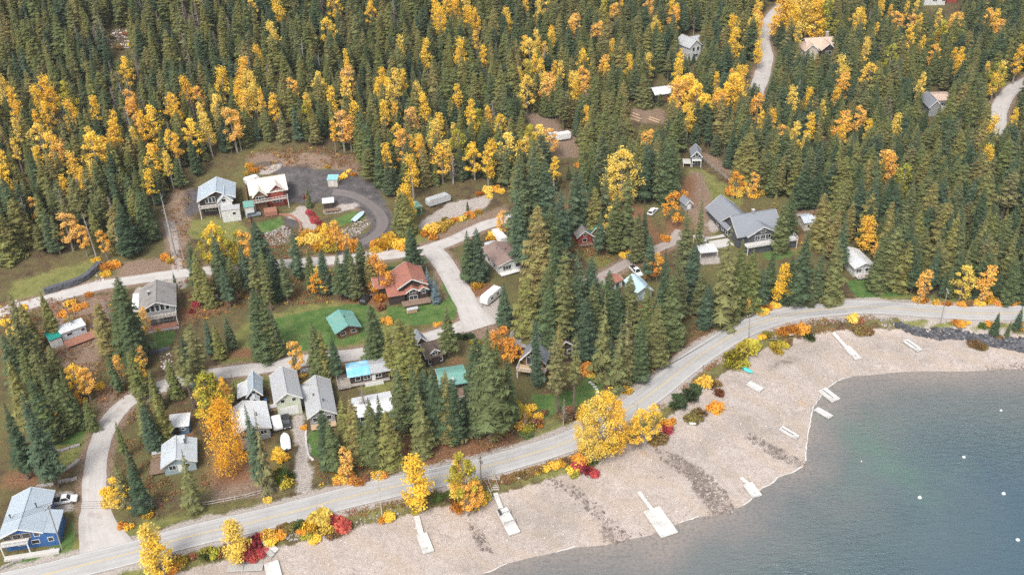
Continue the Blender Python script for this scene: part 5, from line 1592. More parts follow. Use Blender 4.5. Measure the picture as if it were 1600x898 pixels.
def car(tail, head, paint, label, kind_='car', name=None, L=None):
    r, L = stand(tail, head, name or ('pickup_truck' if kind_ == 'pickup' else 'parked_car'), label, 'pickup' if kind_ == 'pickup' else 'car', None, L or (5.4 if kind_ == 'pickup' else 4.6))
    w = 1.9
    if kind_ == 'pickup':
        body = [(0, .5), (0, 1.05), (.36 * L, 1.08), (.36 * L + .02, 1.02), (.74 * L, 1.02), (.97 * L, .92), (L, .8), (L, .42), (0, .42)]
        cab = [(.38 * L, 1.03), (.41 * L, 1.72), (.62 * L, 1.74), (.74 * L, 1.05)]
    else:
        body = [(0, .45), (0, .98), (.1 * L, 1.02), (.72 * L, 1.0), (.96 * L, .85), (L, .72), (L, .4), (0, .4)]
        cab = [(.03 * L, 1.02), (.12 * L, 1.60), (.54 * L, 1.62), (.72 * L, 1.0)]
    m = MB().prism(body, -w / 2, w / 2, 'y'); m.build('body', paint, r, .07)
    c = MB().poly([(x, s * (w / 2 - .08 - (.2 if z > 1.3 else 0)), z) for s in (-1, 1) for x, z in cab], [(0, 1, 2, 3), (7, 6, 5, 4), (0, 4, 5, 1), (1, 5, 6, 2), (2, 6, 7, 3)])
    g = c.build('cabin_window', M_glass, r)
    MB().prism([(cab[1][0] - .04, cab[1][1] - .03), (cab[1][0] - .04, cab[1][1] + .04), (cab[2][0] + .05, cab[2][1] + .05), (cab[2][0] + .05, cab[2][1] - .03)], -w / 2 + .24, w / 2 - .24, 'y').build('roof', paint, r, .02)
    for s in (-1, 1):
        p = MB()
        for k in ((0, 1), (2, 3)):
            a_, b_ = cab[k[0]], cab[k[1]]
            p.bar((a_[0], s * (w / 2 - .07 - (.2 if a_[1] > 1.3 else 0)), a_[1]), (b_[0], s * (w / 2 - .07 - (.2 if b_[1] > 1.3 else 0)), b_[1]), .1, .08)
        p.build('pillar', paint, r)
        MB().box(L - .12, L + .015, s * .62 - .16, s * .62 + .16, .66, .8).build('headlight', M_trim, r)
    if kind_ == 'pickup':
        MB().box(.05, .345 * L, -w / 2 + .14, w / 2 - .14, 1.082, 1.10).build('cargo_bed', M_black, r)
    wheels(r, (.19 * L, .80 * L), w)
    return r
def camper(tail, head, label, L=None, w=2.4, h=2.6, paint=P_white, name='camper_trailer', cat='trailer', round_=True, axles=2, rib=False):
    r, L = stand(tail, head, name, label, cat, None, L)
    if round_:
        prof = [(.1, .5), (0, .8), (0, h - .5), (.25, h - .1), (.6, h), (L - 1.0, h), (L - .35, h - .35), (L, 1.5), (L - .08, .8), (L - .5, .5)]
    else:
        prof = [(0, .5), (0, h), (L, h), (L, .5)]
    MB().prism(prof, -w / 2, w / 2, 'y').build('body', paint, r, .1 if round_ else .03)
    if not rib:
        for s in (-1, 1):
            for x in (L * .28, L * .66):
                f = MB().box(x - .5, x + .5, s * (w / 2 + .012) - .01, s * (w / 2 + .012) + .01, 1.5, 2.05).build('window', M_glass, r)
            MB().box(.2, L - .6, s * (w / 2 + .008) - .005, s * (w / 2 + .008) + .005, .95, 1.12).build('side_stripe', P_grey, r)
        MB().box(L * .45, L * .55, -.3, .3, h + .002, h + .22).build('roof_vent', M_trim, r, .03)
        MB().box(-.03, -.002, -.5, .5, 1.5, 2.0).build('window', M_glass, r)
    mid = [L * .42, L * .55] if axles == 2 else [L * .48]
    wheels(r, mid, w, .36)
    MB().bar((L, 0, .5), (L + 1.1, 0, .45), .12, .1).build('tow_bar', M_darkm, r)
    return r
def boat(tail, head, label, paint, cover, L=None, w=2.0, name='boat', hgt=1.2, cat='boat'):
    r, L = stand(tail, head, name, label, cat, None, L)
    N_ = 9
    hull, top = MB(), MB()
    rows = []
    for i in range(N_ + 1):
        t = i / N_
        hw = w / 2 * (1 if t < .5 else math.sqrt(max(0, 1 - ((t - .5) / .5) ** 2))) * (.88 + .12 * min(1, t * 4)) + .02
        sh = .75 + .25 * t
        rows.append([(L * t, -hw, sh * hgt * .7), (L * t, -hw * .75, .3), (L * t, 0, .12 + .25 * max(0, t - .7)), (L * t, hw * .75, .3), (L * t, hw, sh * hgt * .7)])
    hull.poly([p for q in rows for p in q], [(i * 5 + k, i * 5 + k + 1, (i + 1) * 5 + k + 1, (i + 1) * 5 + k) for i in range(N_) for k in range(4)] + [(0, 1, 2, 3, 4)])
    hull.build('hull', paint, r, 0, True)
    rows2 = []
    for i, q in enumerate(rows):
        t = i / N_
        up = hgt * .42 * math.sin(math.pi * min(1, .25 + .75 * t)) ** .8 if i < N_ else 0
        y = q[4][1]
        rows2.append([(q[0][0], -y - .03, q[0][2] + .0), (q[0][0], -y * .45, q[0][2] + up * .8), (q[0][0], 0, q[0][2] + up), (q[0][0], y * .45, q[0][2] + up * .8), (q[0][0], y + .03, q[0][2])])
    top.poly([p for q in rows2 for p in q], [(i * 5 + k, i * 5 + k + 1, (i + 1) * 5 + k + 1, (i + 1) * 5 + k) for i in range(N_) for k in range(4)] + [(0, 1, 2, 3, 4)])
    top.build('cover', cover, r, 0, True)
    MB().box(-.25, .0, -.2, .2, .35, 1.0).build('outboard_motor', M_darkm, r, .04)
    return r
car((84, 787), (120, 781), P_white, 'white pickup truck parked behind the bright blue house', 'pickup')
landmark('the white pickup', G(102, 784))
camper((102, 679), (64, 686), 'white travel trailer under the huge dark fir beside terrace walls', 6.0)
landmark('the white travel trailer', G(84, 683))
camper((431, 656), (437, 678), 'small white camper trailer between the white cottage and a dark car', 4.2, 2.2, 2.4, axles=1)
car((446, 652), (450, 672), P_black, 'dark car parked in front of the pale green garage', 'car')
boat((448, 703), (445, 681), 'covered white boat standing beside the gravel drive', P_white, P_cover, 5.6, 2.2)
landmark('the covered white boat', G(447, 692))
camper((776, 462), (759, 476), 'large white motorhome half hidden behind the big fir at the turning circle', 7.5, 2.5, 3.0, name='motorhome', cat='motorhome')
landmark('the white motorhome', G(768, 470))
car((760, 421), (757, 432), P_black, 'black pickup in front of the brown roofed white bungalow', 'pickup')
car((748, 441), (753, 431), P_white, 'small white car beside the black pickup', 'car')
camper((776, 371), (786, 381), 'tall white cargo trailer behind the brown roofed bungalow', 6.5, 2.3, 2.7, P_white, 'cargo_trailer', 'trailer', False, 2, True)
boat((758, 383), (773, 379), 'little silver boat lying behind the brown roofed bungalow', P_silver, P_silver, 4.2, 1.5, 'boat', .8)
boat((553, 347), (568, 334), 'steel blue covered boat on the grass inside the yard loop', P_silver, P_blue, 6.0, 2.1)
landmark('the steel blue covered boat', G(560, 340))
camper((668, 324), (702, 313), 'long rounded silver trailer parked on the gravel terrace', None, 2.5, 2.9, P_silver, 'silver_trailer', 'trailer', True, 2, True)
landmark('the long silver trailer', G(685, 318))
camper((857, 216), (868, 217), 'short white cargo trailer in the forest, left of two', 3.6, 2.2, 2.4, P_white, 'cargo_trailer', 'trailer', False, 1, True)
camper((871, 220), (888, 217), 'longer white cargo trailer in the forest, right of two', 5.4, 2.4, 2.8, P_white, 'cargo_trailer', 'trailer', False, 2, True)
landmark('the white cargo trailers', G(872, 218))
car((952, 384), (958, 394), P_green, 'dark green truck on leaf litter right of the teal roofed red cabin', 'pickup')
car((988, 421), (999, 432), P_white, 'white pickup parked beside the cabin road', 'pickup')
camper((387, 289), (403, 284), 'white caravan behind the cream roofed red house', 5.2, 2.3, 2.5)
car((391, 339), (402, 337), P_grey, 'grey-blue car between the two lodge houses', 'car')
camper((216, 495), (219, 464), 'white trailer close along the left wall of the balcony house', 7.5, 2.5, 2.8)
car((568, 475), (575, 466), P_black, 'black car left of the red roofed timber house', 'car')
car((1017, 336), (1023, 330), P_white, 'white car under firs left of the long fenced lawn', 'car')
boat((1163, 577), (1172, 582), 'turquoise rowing boat upturned below the yellow-green bush', P_turq, P_turq, 3.2, 1.3, 'boat', .6)
landmark('the turquoise boat', G(1168, 579))

# --- buoys
for (u, v), s, lab in (((1506, 714), .42, 'white mooring buoy nearest the middle of the bay'), ((1437, 777), .48, 'white mooring buoy closest to the broad white dock'), ((1568, 771), .46, 'white mooring buoy directly above the lowest one'),
                       ((1590, 843), .46, 'lowest white mooring buoy, nearest the bottom corner of the lake'), ((1564, 641), .36, 'white mooring buoy farthest out below the boulder shore'), ((1346, 720), .2, 'tiny white float by the green weed patch')):
    x, y = on_plane(u, v, 0)
    t = thing('buoy', lab, 'buoy', (x, y, 0), 0, 'mooring buoys on the lake')
    n = 10
    pr = [(-s * .5, s * .4), (-s * .2, s * .85), (s * .15, s), (s * .55, s * .8), (s * .85, s * .4), (s, s * .08)]
    MB().tube([(0, 0, z) for z, _ in pr], [q for _, q in pr], n).build('float', M_trim, t, 0, True)
    MB().tube([(0, 0, s * .9), (0, 0, s * 1.35)], s * .1, 6).build('eyelet', M_metal, t)

# --- utility poles and cables
M_pole = mat('weathered_pole_wood', (.30, .26, .22), .9, .2, 2)
POLES = []
def pole(base, top, label, arms=1, rad_=.15, lamp=False, cross=None, m=M_pole):
    p = G(*base)
    _, hgt = tall(base[0], base[1], top[1])
    pu, pv = project(p.x, p.y, p.z + hgt)
    # a slight lean so that the head stands where it stands
    dep_ = p.y * CT - (p.z + hgt - CH) * ST
    lean = (top[0] - pu) * dep_ / F
    lean = max(-1.2, min(1.2, lean))
    t = thing('street_lamp' if lamp else 'utility_pole', label, 'street lamp' if lamp else 'utility pole', p, 0, None)
    MB().tube([(0, 0, -1), (lean, 0, hgt)], [rad_, rad_ * .7], 8).build('pole', m, t)
    ends = []
    if lamp:
        a = MB().tube([(lean, 0, hgt), (lean - .9, -.2, hgt + .25)], .05, 6).build('arm', M_metal, t)
        MB().box(lean - 1.5, lean - .85, -.33, -.07, hgt + .18, hgt + .30).build('lamp_head', M_metal, t, .03)
    else:
        d = cross or (.35, .94)
        for k in range(arms):
            z = hgt - .35 - .9 * k
            a = MB().bar((lean - d[0] * 1.2, -d[1] * 1.2 , z), (lean + d[0] * 1.2, d[1] * 1.2, z), .12, .14).build('crossarm', m, t)
            for s in (-1.05, -.35, .35, 1.05) if k == 0 else (-1.0, 1.0):
                MB().tube([(lean + d[0] * s, d[1] * s, z + .071), (lean + d[0] * s, d[1] * s, z + .3)], [.07, .05], 6).build('insulator', M_trim, a)
                if k == 0:
                    ends.append(p + Vector((lean + d[0] * s, d[1] * s, z + .32)))
        MB().tube([(lean + .32, .1, hgt - 2.6), (lean + .32, .1, hgt - 1.7)], .24, 8).build('transformer', M_metal, t) if arms > 1 else None
    POLES.append(ends)
    landmark('the street lamp' if lamp else 'the ' + label.split(' beside')[0].split(' by ')[0].split(' above')[0].split(' on ')[0] + {'utility pole on the road curve': ' on the road curve', 'tall pole above the dark boulders': ' above the boulders'}.get(label, ''), p)
    return t
pole((97, 858), (75, 790), 'dark utility pole beside the bright blue house', 1)
pole((597, 806), (590, 742), 'thin pale utility pole by the red bush', 1, .12, m=M_greywood)
pole((752, 757), (750, 711), 'double armed utility pole above the beach steps', 2, .17)
pole((990, 656), (997, 631), 'grey street lamp at the road edge by golden trees', 1, .09, True)
pole((1170, 528), (1172, 491), 'utility pole on the road curve', 1, .13, cross=(.8, .6))
pole((1469, 507), (1481, 453), 'tall pole above the dark boulders', 1, .14, cross=(.15, .99))
M_cable = mat('power_cable', (.06, .06, .065), .6, .1, 1)
def cable(p, q, label, sag=1.2, r=.028):
    pts = []
    for i in range(15):
        t = i / 14
        c = p.lerp(q, t)
        c.z -= sag * 4 * t * (1 - t)
        pts.append(c)
    o = MB().tube(pts, r, 4).build('power_cable', M_cable)
    tag(o, label, 'cable', 'cables along the shore road')
far_left = G(-120, 905) + Vector((0, 0, 11))
names = ['outermost', 'second', 'third', 'innermost']
for k in range(4):
    cable(far_left + Vector((.3 * k, k * .7, 0)), POLES[0][k], f'{names[k]} power cable running off past the bright blue house')
    cable(POLES[0][k], POLES[1][k], f'{names[k]} power cable crossing the side road junction to the thin pole', 1.8)
    cable(POLES[1][k], POLES[2][k], f'{names[k]} power cable between the thin pole and the double armed pole', 1.2)
    cable(POLES[2][k], POLES[4][k], f'{names[k]} power cable from the double armed pole to the road curve', 3.0)
    cable(POLES[4][k], POLES[5][k], f'{names[k]} power cable from the road curve to the boulder bank pole', 2.5)

# --- walls, fences, steps, logs
def stone_line(name, label, cat, px, w, h_, m, rough=.12, group=None, n_per=1.2):
    """dry stone wall: overlapping rough blocks along a line, one mesh"""
    c = catmull([tuple(G(u, v))[:2] for u, v in px], .7)
    mb = MB()
    r = random.Random(len(px) * 7 + int(px[0][0]))
    base = G(*px[0])
    for i in range(len(c) - 1):
        for lay in range(max(1, int(h_ / .45))):
            x, y = c[i] + np.array([r.uniform(-.1, .1), r.uniform(-.1, .1)])
            z = hz(x, y) - .15 + lay * .42
            d = c[i + 1] - c[i]
            d = d / max(np.linalg.norm(d), 1e-6)
            s = r.uniform(.42, .58)
            q = Vector((d[0], d[1], 0))
            k = Vector((-d[1], d[0], 0))
            o = Vector((x, y, z)) - base
            vs_ = []
            for sx, sy, sz in ((-1, -1, 0), (1, -1, 0), (1, 1, 0), (-1, 1, 0), (-1, -1, 1), (1, -1, 1), (1, 1, 1), (-1, 1, 1)):
                vs_.append(o + q * sx * s * r.uniform(.85, 1.1) + k * sy * w / 2 * r.uniform(.8, 1.1) + Vector((0, 0, sz * .55 * r.uniform(.8, 1.15))))
            mb.poly(vs_, [(0, 3, 2, 1), (4, 5, 6, 7), (0, 1, 5, 4), (1, 2, 6, 5), (2, 3, 7, 6), (3, 0, 4, 7)])
    o = mb.build(name, m)
    o.location = base
    return tag(o, label, cat, group)
stone_line('retaining_wall', 'long dark stone retaining wall curving beside the upper road', 'wall', [(73, 458), (90, 452), (108, 447), (125, 441), (140, 432), (152, 420), (158, 414)], 1.6, 2.0, M_darkstone)
landmark('the dark retaining wall', G(120, 443))
stone_line('terrace_wall', 'low stone terrace wall nearest the white travel trailer', 'wall', [(84, 706), (98, 704), (112, 699), (127, 695)], .8, .5, M_stone, group='terrace walls beside the side road')
stone_line('terrace_wall', 'curved stone terrace wall, middle of three beside the side road', 'wall', [(82, 737), (98, 734), (114, 727), (126, 716)], .9, .7, M_stone, group='terrace walls beside the side road')
stone_line('terrace_wall', 'low stone terrace wall nearest the white pickup', 'wall', [(62, 759), (80, 757), (100, 752), (123, 747)], .8, .5, M_stone, group='terrace walls beside the side road')
stone_line('lawn_edging', 'pale stone edging round the lower lawn of the bright blue house', 'edging', [(-5, 893), (18, 880), (45, 870), (70, 863), (88, 857)], .5, .45, M_stone)
stone_line('lawn_edging', 'white stone edging along the dark lawn by the gravel drive', 'edging', [(478, 676), (479, 695), (483, 712), (492, 722)], .5, .45, M_conc)
stone_line('retaining_wall', 'blue-grey block wall below the balcony house lawn', 'wall', [(238, 552), (252, 549), (268, 545)], 1.0, 1.2, M_darkstone)
stone_line('garden_wall', 'curved brown garden wall around the planting bed by the concrete drive', 'wall', [(438, 335), (455, 338), (466, 346), (470, 356), (468, 364)], .6, .6, M_brick)
def fence(px, label, h_=1.3, m=M_timber, rails=3, step=2.4):
    c = catmull([tuple(G(u, v))[:2] for u, v in px], step)
    base = Vector((*c[0], hz(*c[0])))
    t = thing('fence', label, 'fence', base)
    r = MB()
    for i in range(len(c)):
        p = Vector((*c[i], hz(*c[i]))) - base
        MB().box(p.x - .07, p.x + .07, p.y - .07, p.y + .07, p.z - .4, p.z + h_).build('post', m, t)
        if i + 1 < len(c):
            q = Vector((*c[i + 1], hz(*c[i + 1]))) - base
            for k in range(rails):
                z = h_ * (.25 + .65 * k / max(1, rails - 1))
                r.bar(p + Vector((0, .1, z)), q + Vector((0, .1, z)), .05, .16)
    r.build('rail', m, t)
fence([(1086, 240), (1112, 262), (1140, 285), (1168, 307)], 'long timber fence down the right edge of the tan lawn', 1.6, M_pole, 5)
fence([(384, 290), (388, 320), (392, 350)], 'timber fence between the grey roofed and cream roofed lodge houses', 1.5, M_redwood, 5)
fence([(318, 790), (350, 784), (385, 777), (412, 770)], 'weathered rail fence along the verge right of the golden maple', 1.0, M_greywood, 2)
fence([(600, 733), (620, 727), (640, 720)], 'short pale fence on red-brown litter above the shore road', 1.0, M_greywood, 2)
t = thing('beach_steps', 'pale timber steps leading from the road down to the beach', 'steps', G(768, 768))
a, b = G(764, 742), G(774, 768)
o0 = Vector(t.location)
for s in (-.75, .75):
    MB().bar(a - o0 + Vector((s, 0, .3)), b - o0 + Vector((s, 0, .35)), .14, .25).build('stringer', M_timber, t)
tr = MB()
for i in range(8):
    c = a.lerp(b, (i + .5) / 8) - o0 + Vector((0, 0, .42))
    tr.box(c.x - .72, c.x + .72, c.y - .18, c.y + .18, c.z - .05, c.z)
tr.build('tread', M_greywood, t)
for s in (-.85, .85):
    r = MB().bar(a - o0 + Vector((s, 0, 1.3)), b - o0 + Vector((s, 0, 1.3)), .08, .1)
    r.bar(a - o0 + Vector((s, 0, -.3)), a - o0 + Vector((s, 0, 1.3)), .1, .1).bar(b - o0 + Vector((s, 0, -.3)), b - o0 + Vector((s, 0, 1.3)), .1, .1)
    r.build('handrail', M_greywood, t)
landmark('the beach steps', G(768, 760))
def log(a, b, r, label, m=M_greywood, group=None, name='driftwood_log'):
    p, q = G(*a), G(*b)
    mid = (p + q) / 2
    mb = MB()
    k = random.Random(int(a[0] * 3 + a[1]))
    pts = [p.lerp(q, i / 5) - mid + Vector((k.uniform(-.08, .08), k.uniform(-.08, .08), r * .8)) for i in range(6)]
    mb.tube(pts, [r * (1.1 - .08 * i) for i in range(6)], 7)
    mb.tube([pts[3], pts[3] + Vector((.3, .5, .3))], [r * .4, .03], 4)
    o = mb.build(name, m, None, 0, True)
    o.location = mid
    return tag(o, label, 'log', group)
G_DW = 'driftwood logs on the beach'
log((783, 754), (850, 738), .22, 'long straight driftwood log along the bank right of the beach steps', group=G_DW)
log((511, 838), (543, 826), .2, 'bowed driftwood log at the foot of the red bush by the road', group=G_DW)
log((758, 752), (771, 780), .16, 'curved driftwood branch beside the beach steps', group=G_DW)
log((923, 727), (942, 722), .16, 'short driftwood log left of the crimson bush on the beach', group=G_DW)
log((1004, 705), (1010, 715), .2, 'stubby brown log below the golden trees at the road edge', M_timber, G_DW)
log((1248, 625), (1262, 634), .14, 'thin brown pole on the gravel left of the floating dock, upper of two', M_timber, G_DW)
log((1246, 628), (1259, 636), .14, 'thin brown pole on the gravel left of the floating dock, lower of two', M_timber, G_DW)
for i, (a, b) in enumerate((((1072, 668), (1090, 660)), ((1078, 660), (1088, 670)), ((1068, 652), (1082, 656)), ((1120, 640), (1138, 632)), ((1122, 632), (1136, 640)), ((1097, 612), (1102, 598)), ((1103, 610), (1108, 595)))):
    log(a, b, .16, ['white driftwood log at the lower end of the scatter by the crimson bush', 'driftwood log lying across a white one near the crimson bush', 'grey driftwood log above the scatter by the crimson bush', 'pale driftwood log right of the little orange bush',
                     'driftwood log crossing another right of the little orange bush', 'upright driftwood limb beside the golden roadside bush', 'driftwood limb right of the upright one by the golden bush'][i], group=G_DW)
for i, (a, b) in enumerate((((1014, 184), (1032, 190)), ((1012, 187), (1030, 193)), ((985, 181), (1002, 188)), ((988, 178), (1000, 182)), ((984, 186), (1000, 191)))):
    log(a, b, .35, ['upper yellow log of the pair right of the reddish log yard', 'lower yellow log of the pair right of the reddish log yard', 'middle log of the heap left in the log yard', 'topmost log of the heap left in the log yard', 'lowest log of the heap left in the log yard'][i], M_timber, 'logs in the forest yard', 'felled_log')
t = thing('picnic_table', 'grey timber picnic platform between bushes above the beach', 'table', G(1207, 529))
MB().box(-1.0, 1.0, -.4, .4, .68, .74).build('tabletop', M_wood, t)
for s in (-.75, .75): MB().box(-1.0, 1.0, s - .14, s + .14, .40, .45).build('seat', M_wood, t)
for s in (-.7, .7): MB().bar((s, -.75, 0), (s, .3, .68), .08, .1).bar((s, .75, 0), (s, -.3, .68), .08, .1).build('leg', M_wood, t)
boat((1235, 523), (1245, 521), 'small white rowing boat under the orange bush beside the road', P_white, P_cover, 3.4, 1.4, 'boat', .6)
t = thing('table', 'white camp table beside driftwood near the crimson bush', 'table', G(1082, 664))
MB().box(-.8, .8, -.4, .4, .6, .66).build('tabletop', M_trim, t)
for x in (-.65, .65):
    for y in (-.3, .3): MB().box(x - .04, x + .04, y - .04, y + .04, 0, .599).build('leg', M_metal, t)
# stepping stones on the lawn
for i, (u, v) in enumerate(((922, 597), (926, 600), (929, 604), (932, 608), (934, 613), (934, 618), (933, 623))):
    p = G(u, v)
    s = [(math.cos(a) * .5 * (1 + .15 * math.sin(a * 3 + i)), math.sin(a) * .38) for a in [k * math.pi / 4 for k in range(8)]]
    o = MB().poly([(x, y, -.1) for x, y in s] + [(x, y, .12) for x, y in s], [tuple(range(7, -1, -1)), tuple(range(8, 16))] + [(k, (k + 1) % 8, (k + 1) % 8 + 8, k + 8) for k in range(8)]).build('stepping_stone', M_conc)
    o.location = p
    tag(o, 'pale stepping stone on the curved lawn path beside the shore road', 'stepping stone', 'stepping stones on the lawn')

# --- masses of stones
def rocks(name, label, px_polys, n, smin, smax, m, seed, sink=.25, z0=None):
    r = random.Random(seed)
    mb = MB()
    polys = [world_poly(p) for p in px_polys]
    ws = [abs(sum(p[i][0] * p[(i + 1) % len(p)][1] - p[(i + 1) % len(p)][0] * p[i][1] for i in range(len(p)))) for p in polys]
    base = bmesh.new()
    bmesh.ops.create_icosphere(base, subdivisions=1, radius=1)
    bv, bf = [v.co.copy() for v in base.verts], [[v.index for v in f.verts] for f in base.faces]
    base.free()
    k = 0
    guard = 0
    while k < n and guard < n * 60:
        guard += 1
        P = r.choices(polys, ws)[0]
        xs_, ys_ = [q[0] for q in P], [q[1] for q in P]
        x, y = r.uniform(min(xs_), max(xs_)), r.uniform(min(ys_), max(ys_))
        if not pip_(x, y, P):
            continue
        s = smin + (smax - smin) * r.random() ** 2.2
        R3 = Matrix.Rotation(r.uniform(0, 6.28), 3, 'Z') @ Matrix.Rotation(r.uniform(-.5, .5), 3, 'X')
        sc3 = Vector((s * r.uniform(.8, 1.3), s * r.uniform(.7, 1.1), s * r.uniform(.5, .85)))
        z = max(hz(x, y), z0 if z0 is not None else -9)
        mb.poly([Vector((x, y, z + sc3.z * (1 - 2 * sink))) + R3 @ Vector((v.x * sc3.x * r.uniform(.75, 1.2), v.y * sc3.y * r.uniform(.75, 1.2), v.z * sc3.z * r.uniform(.75, 1.2))) for v in bv], bf)
        k += 1
    o = mb.build(name, m)
    at_ = o.data.attributes.new('tint', 'FLOAT', 'POINT')
    at_.data.foreach_set('value', np.repeat(np.random.RandomState(seed).rand(k) ** 2, len(bv)).astype(np.float32))
    return tag(o, label, 'rocks', kind='stuff')
def pip_(x, y, P):
    c = False
    j = len(P) - 1
    for i in range(len(P)):
        if (P[i][1] > y) != (P[j][1] > y) and x < (P[j][0] - P[i][0]) * (y - P[i][1]) / (P[j][1] - P[i][1]) + P[i][0]:
            c = not c
        j = i
    return c
M_palestone = mat('pale_pink_stone', (.36, .32, .30), .95, .35, 1.0, .2, 0, .6, tint=.7)
M_stonerub = mat('grey_brown_rubble', (.25, .22, .205), .95, .35, 1.0, .2, 0, .6, tint=.6)
M_boulder = mat('dark_boulder', (.062, .063, .07), .95, .5, 1.5, .2, 0, .8, tint=.8)
M_brownstone = mat('brown_grey_stone', (.17, .14, .125), .95, .4, 1.0, .2, 0, .6, tint=.8)
rocks('boulder_bank', 'bank of dark blue-grey boulders between the road and the beach', [[(1392, 506), (1405, 504), (1440, 514), (1475, 512), (1520, 520), (1560, 530), (1605, 528), (1640, 540), (1640, 565), (1590, 548), (1540, 540), (1500, 530), (1460, 530), (1425, 522)]], 1200, .24, .8, M_boulder, 3)
rocks('rubble_slope', 'slope of pale rubble below the yard lawns', [[(412, 366), (446, 352), (455, 362), (462, 372), (428, 388), (418, 380)], [(530, 362), (556, 348), (578, 342), (580, 350), (562, 366), (545, 376)]], 800, .12, .42, M_stonerub, 5)
rocks('stone_streak', 'streaks of brown stones running down the beach', [[(u + (u - sum(q[0] for q in s) / len(s)) * .5, v + (v - sum(q[1] for q in s) / len(s)) * .08) for u, v in s] for s in A_STREAK[:4]], 1200, .08, .45, M_brownstone, 7)
rocks('beach_stones', 'loose pale stones scattered over the beach', [[(420, 870), (640, 800), (880, 740), (1060, 690), (1180, 600), (1300, 540), (1400, 545), (1330, 585), (1270, 620), (1255, 715), (1130, 795), (900, 850), (760, 890), (600, 930)]], 1500, .05, .20, M_palestone, 8)
rocks('bank_stones', 'pale and dark stones along the foot of the road bank', [[(548, 815), (640, 785), (645, 795), (560, 825)], [(440, 835), (480, 822), (485, 840), (450, 846)], [(1375, 497), (1395, 500), (1398, 512), (1378, 512)], [(1270, 500), (1340, 495), (1340, 502), (1270, 508)]], 260, .1, .4, M_stone, 9)
rocks('shore_stones', 'dark wet stones along the water edge', [[(955, 840), (1120, 800), (1160, 788), (1160, 796), (1100, 812), (968, 852)], [(1180, 780), (1262, 725), (1266, 732), (1190, 785)], [(1540, 572), (1640, 560), (1640, 582), (1540, 582)]], 420, .08, .3, M_brownstone, 10, .3, -.1)
rocks('rubble_patch', 'patches of pale rubble around the left side road', [[(8, 470), (30, 468), (28, 490), (10, 495)], [(255, 590), (280, 585), (282, 605), (260, 612)], [(250, 555), (268, 550), (270, 575), (252, 578)], [(125, 440), (165, 425), (185, 432), (150, 442)], [(1560, 440), (1600, 430), (1600, 450), (1565, 455)], [(160, 48), (208, 46), (214, 74), (178, 80)]], 520, .12, .5, M_palestone, 11)

# stacked firewood in the yards
for (u, v), L_, lab in (((480, 584), 3.2, 'firewood stack on orange litter behind the pale green garage'), ((430, 640), 2.4, 'firewood stack between the tiny gabled cabin and the pale green garage'), ((250, 712), 3.0, 'firewood stack left of the pale roofed house by the maple'), ((330, 470), 4.0, 'firewood stack right of the white balcony house'), ((645, 488), 3.0, 'firewood stack below the red roofed timber house')):
    p_ = G(u, v)
    t = thing('woodpile', lab, 'woodpile', p_, .3)
    mb = MB()
    k = random.Random(u)
    for row in range(5):
        for i in range(int(L_ / .26)):
            x = -L_ / 2 + i * .26 + (row % 2) * .13
            mb.tube([(x, -.45 + k.uniform(-.06, .06), .14 + row * .22), (x, .45 + k.uniform(-.06, .06), .14 + row * .22)], .125, 6)
    mb.build('firewood', M_timber, t)
    MB().prism([(-.6, 1.22), (.6, 1.42), (.6, 1.47), (-.6, 1.27)], -L_ / 2 - .1, L_ / 2 + .1, 'x').build('cover_sheet', R_grey, t)
# ------------------------------------------------------------------ bushes
BM = {
    'y': ([bush_mesh(201, L_yellow), bush_mesh(202, L_yellow, leaf=.26)], 'golden bush'), 'o': ([bush_mesh(203, L_orange), bush_mesh(204, L_orange)], 'orange bush'),
    'l': ([bush_mesh(205, L_lime), bush_mesh(206, L_lime)], 'yellow-green bush'), 'g': ([bush_mesh(207, L_green)], 'green bush'), 'd': ([bush_mesh(208, L_dkgreen)], 'dark green bush'),
    'r': ([bush_mesh(209, L_red), bush_mesh(210, L_red)], 'crimson bush'), 'u': ([bush_mesh(211, L_russet), bush_mesh(212, L_olive)], 'russet brown bush'), 'v': ([bush_mesh(213, L_olive)], 'olive bush'),
}
BUSHES = []
RB = random.Random(77)
def bush(c, u, v, r, hh=1.0):
    pairs, word = BM[c]
    lv, st = RB.choice(pairs)
    p = G(u, v)
    t = thing('bush', None, 'bush', (p.x, p.y, p.z - .05), RB.uniform(0, 6.28))
    t.scale = (r, r, r * hh)
    link('leaves', lv, t)
    link('stems', st, t)
    BUSHES.append((word, t, p))
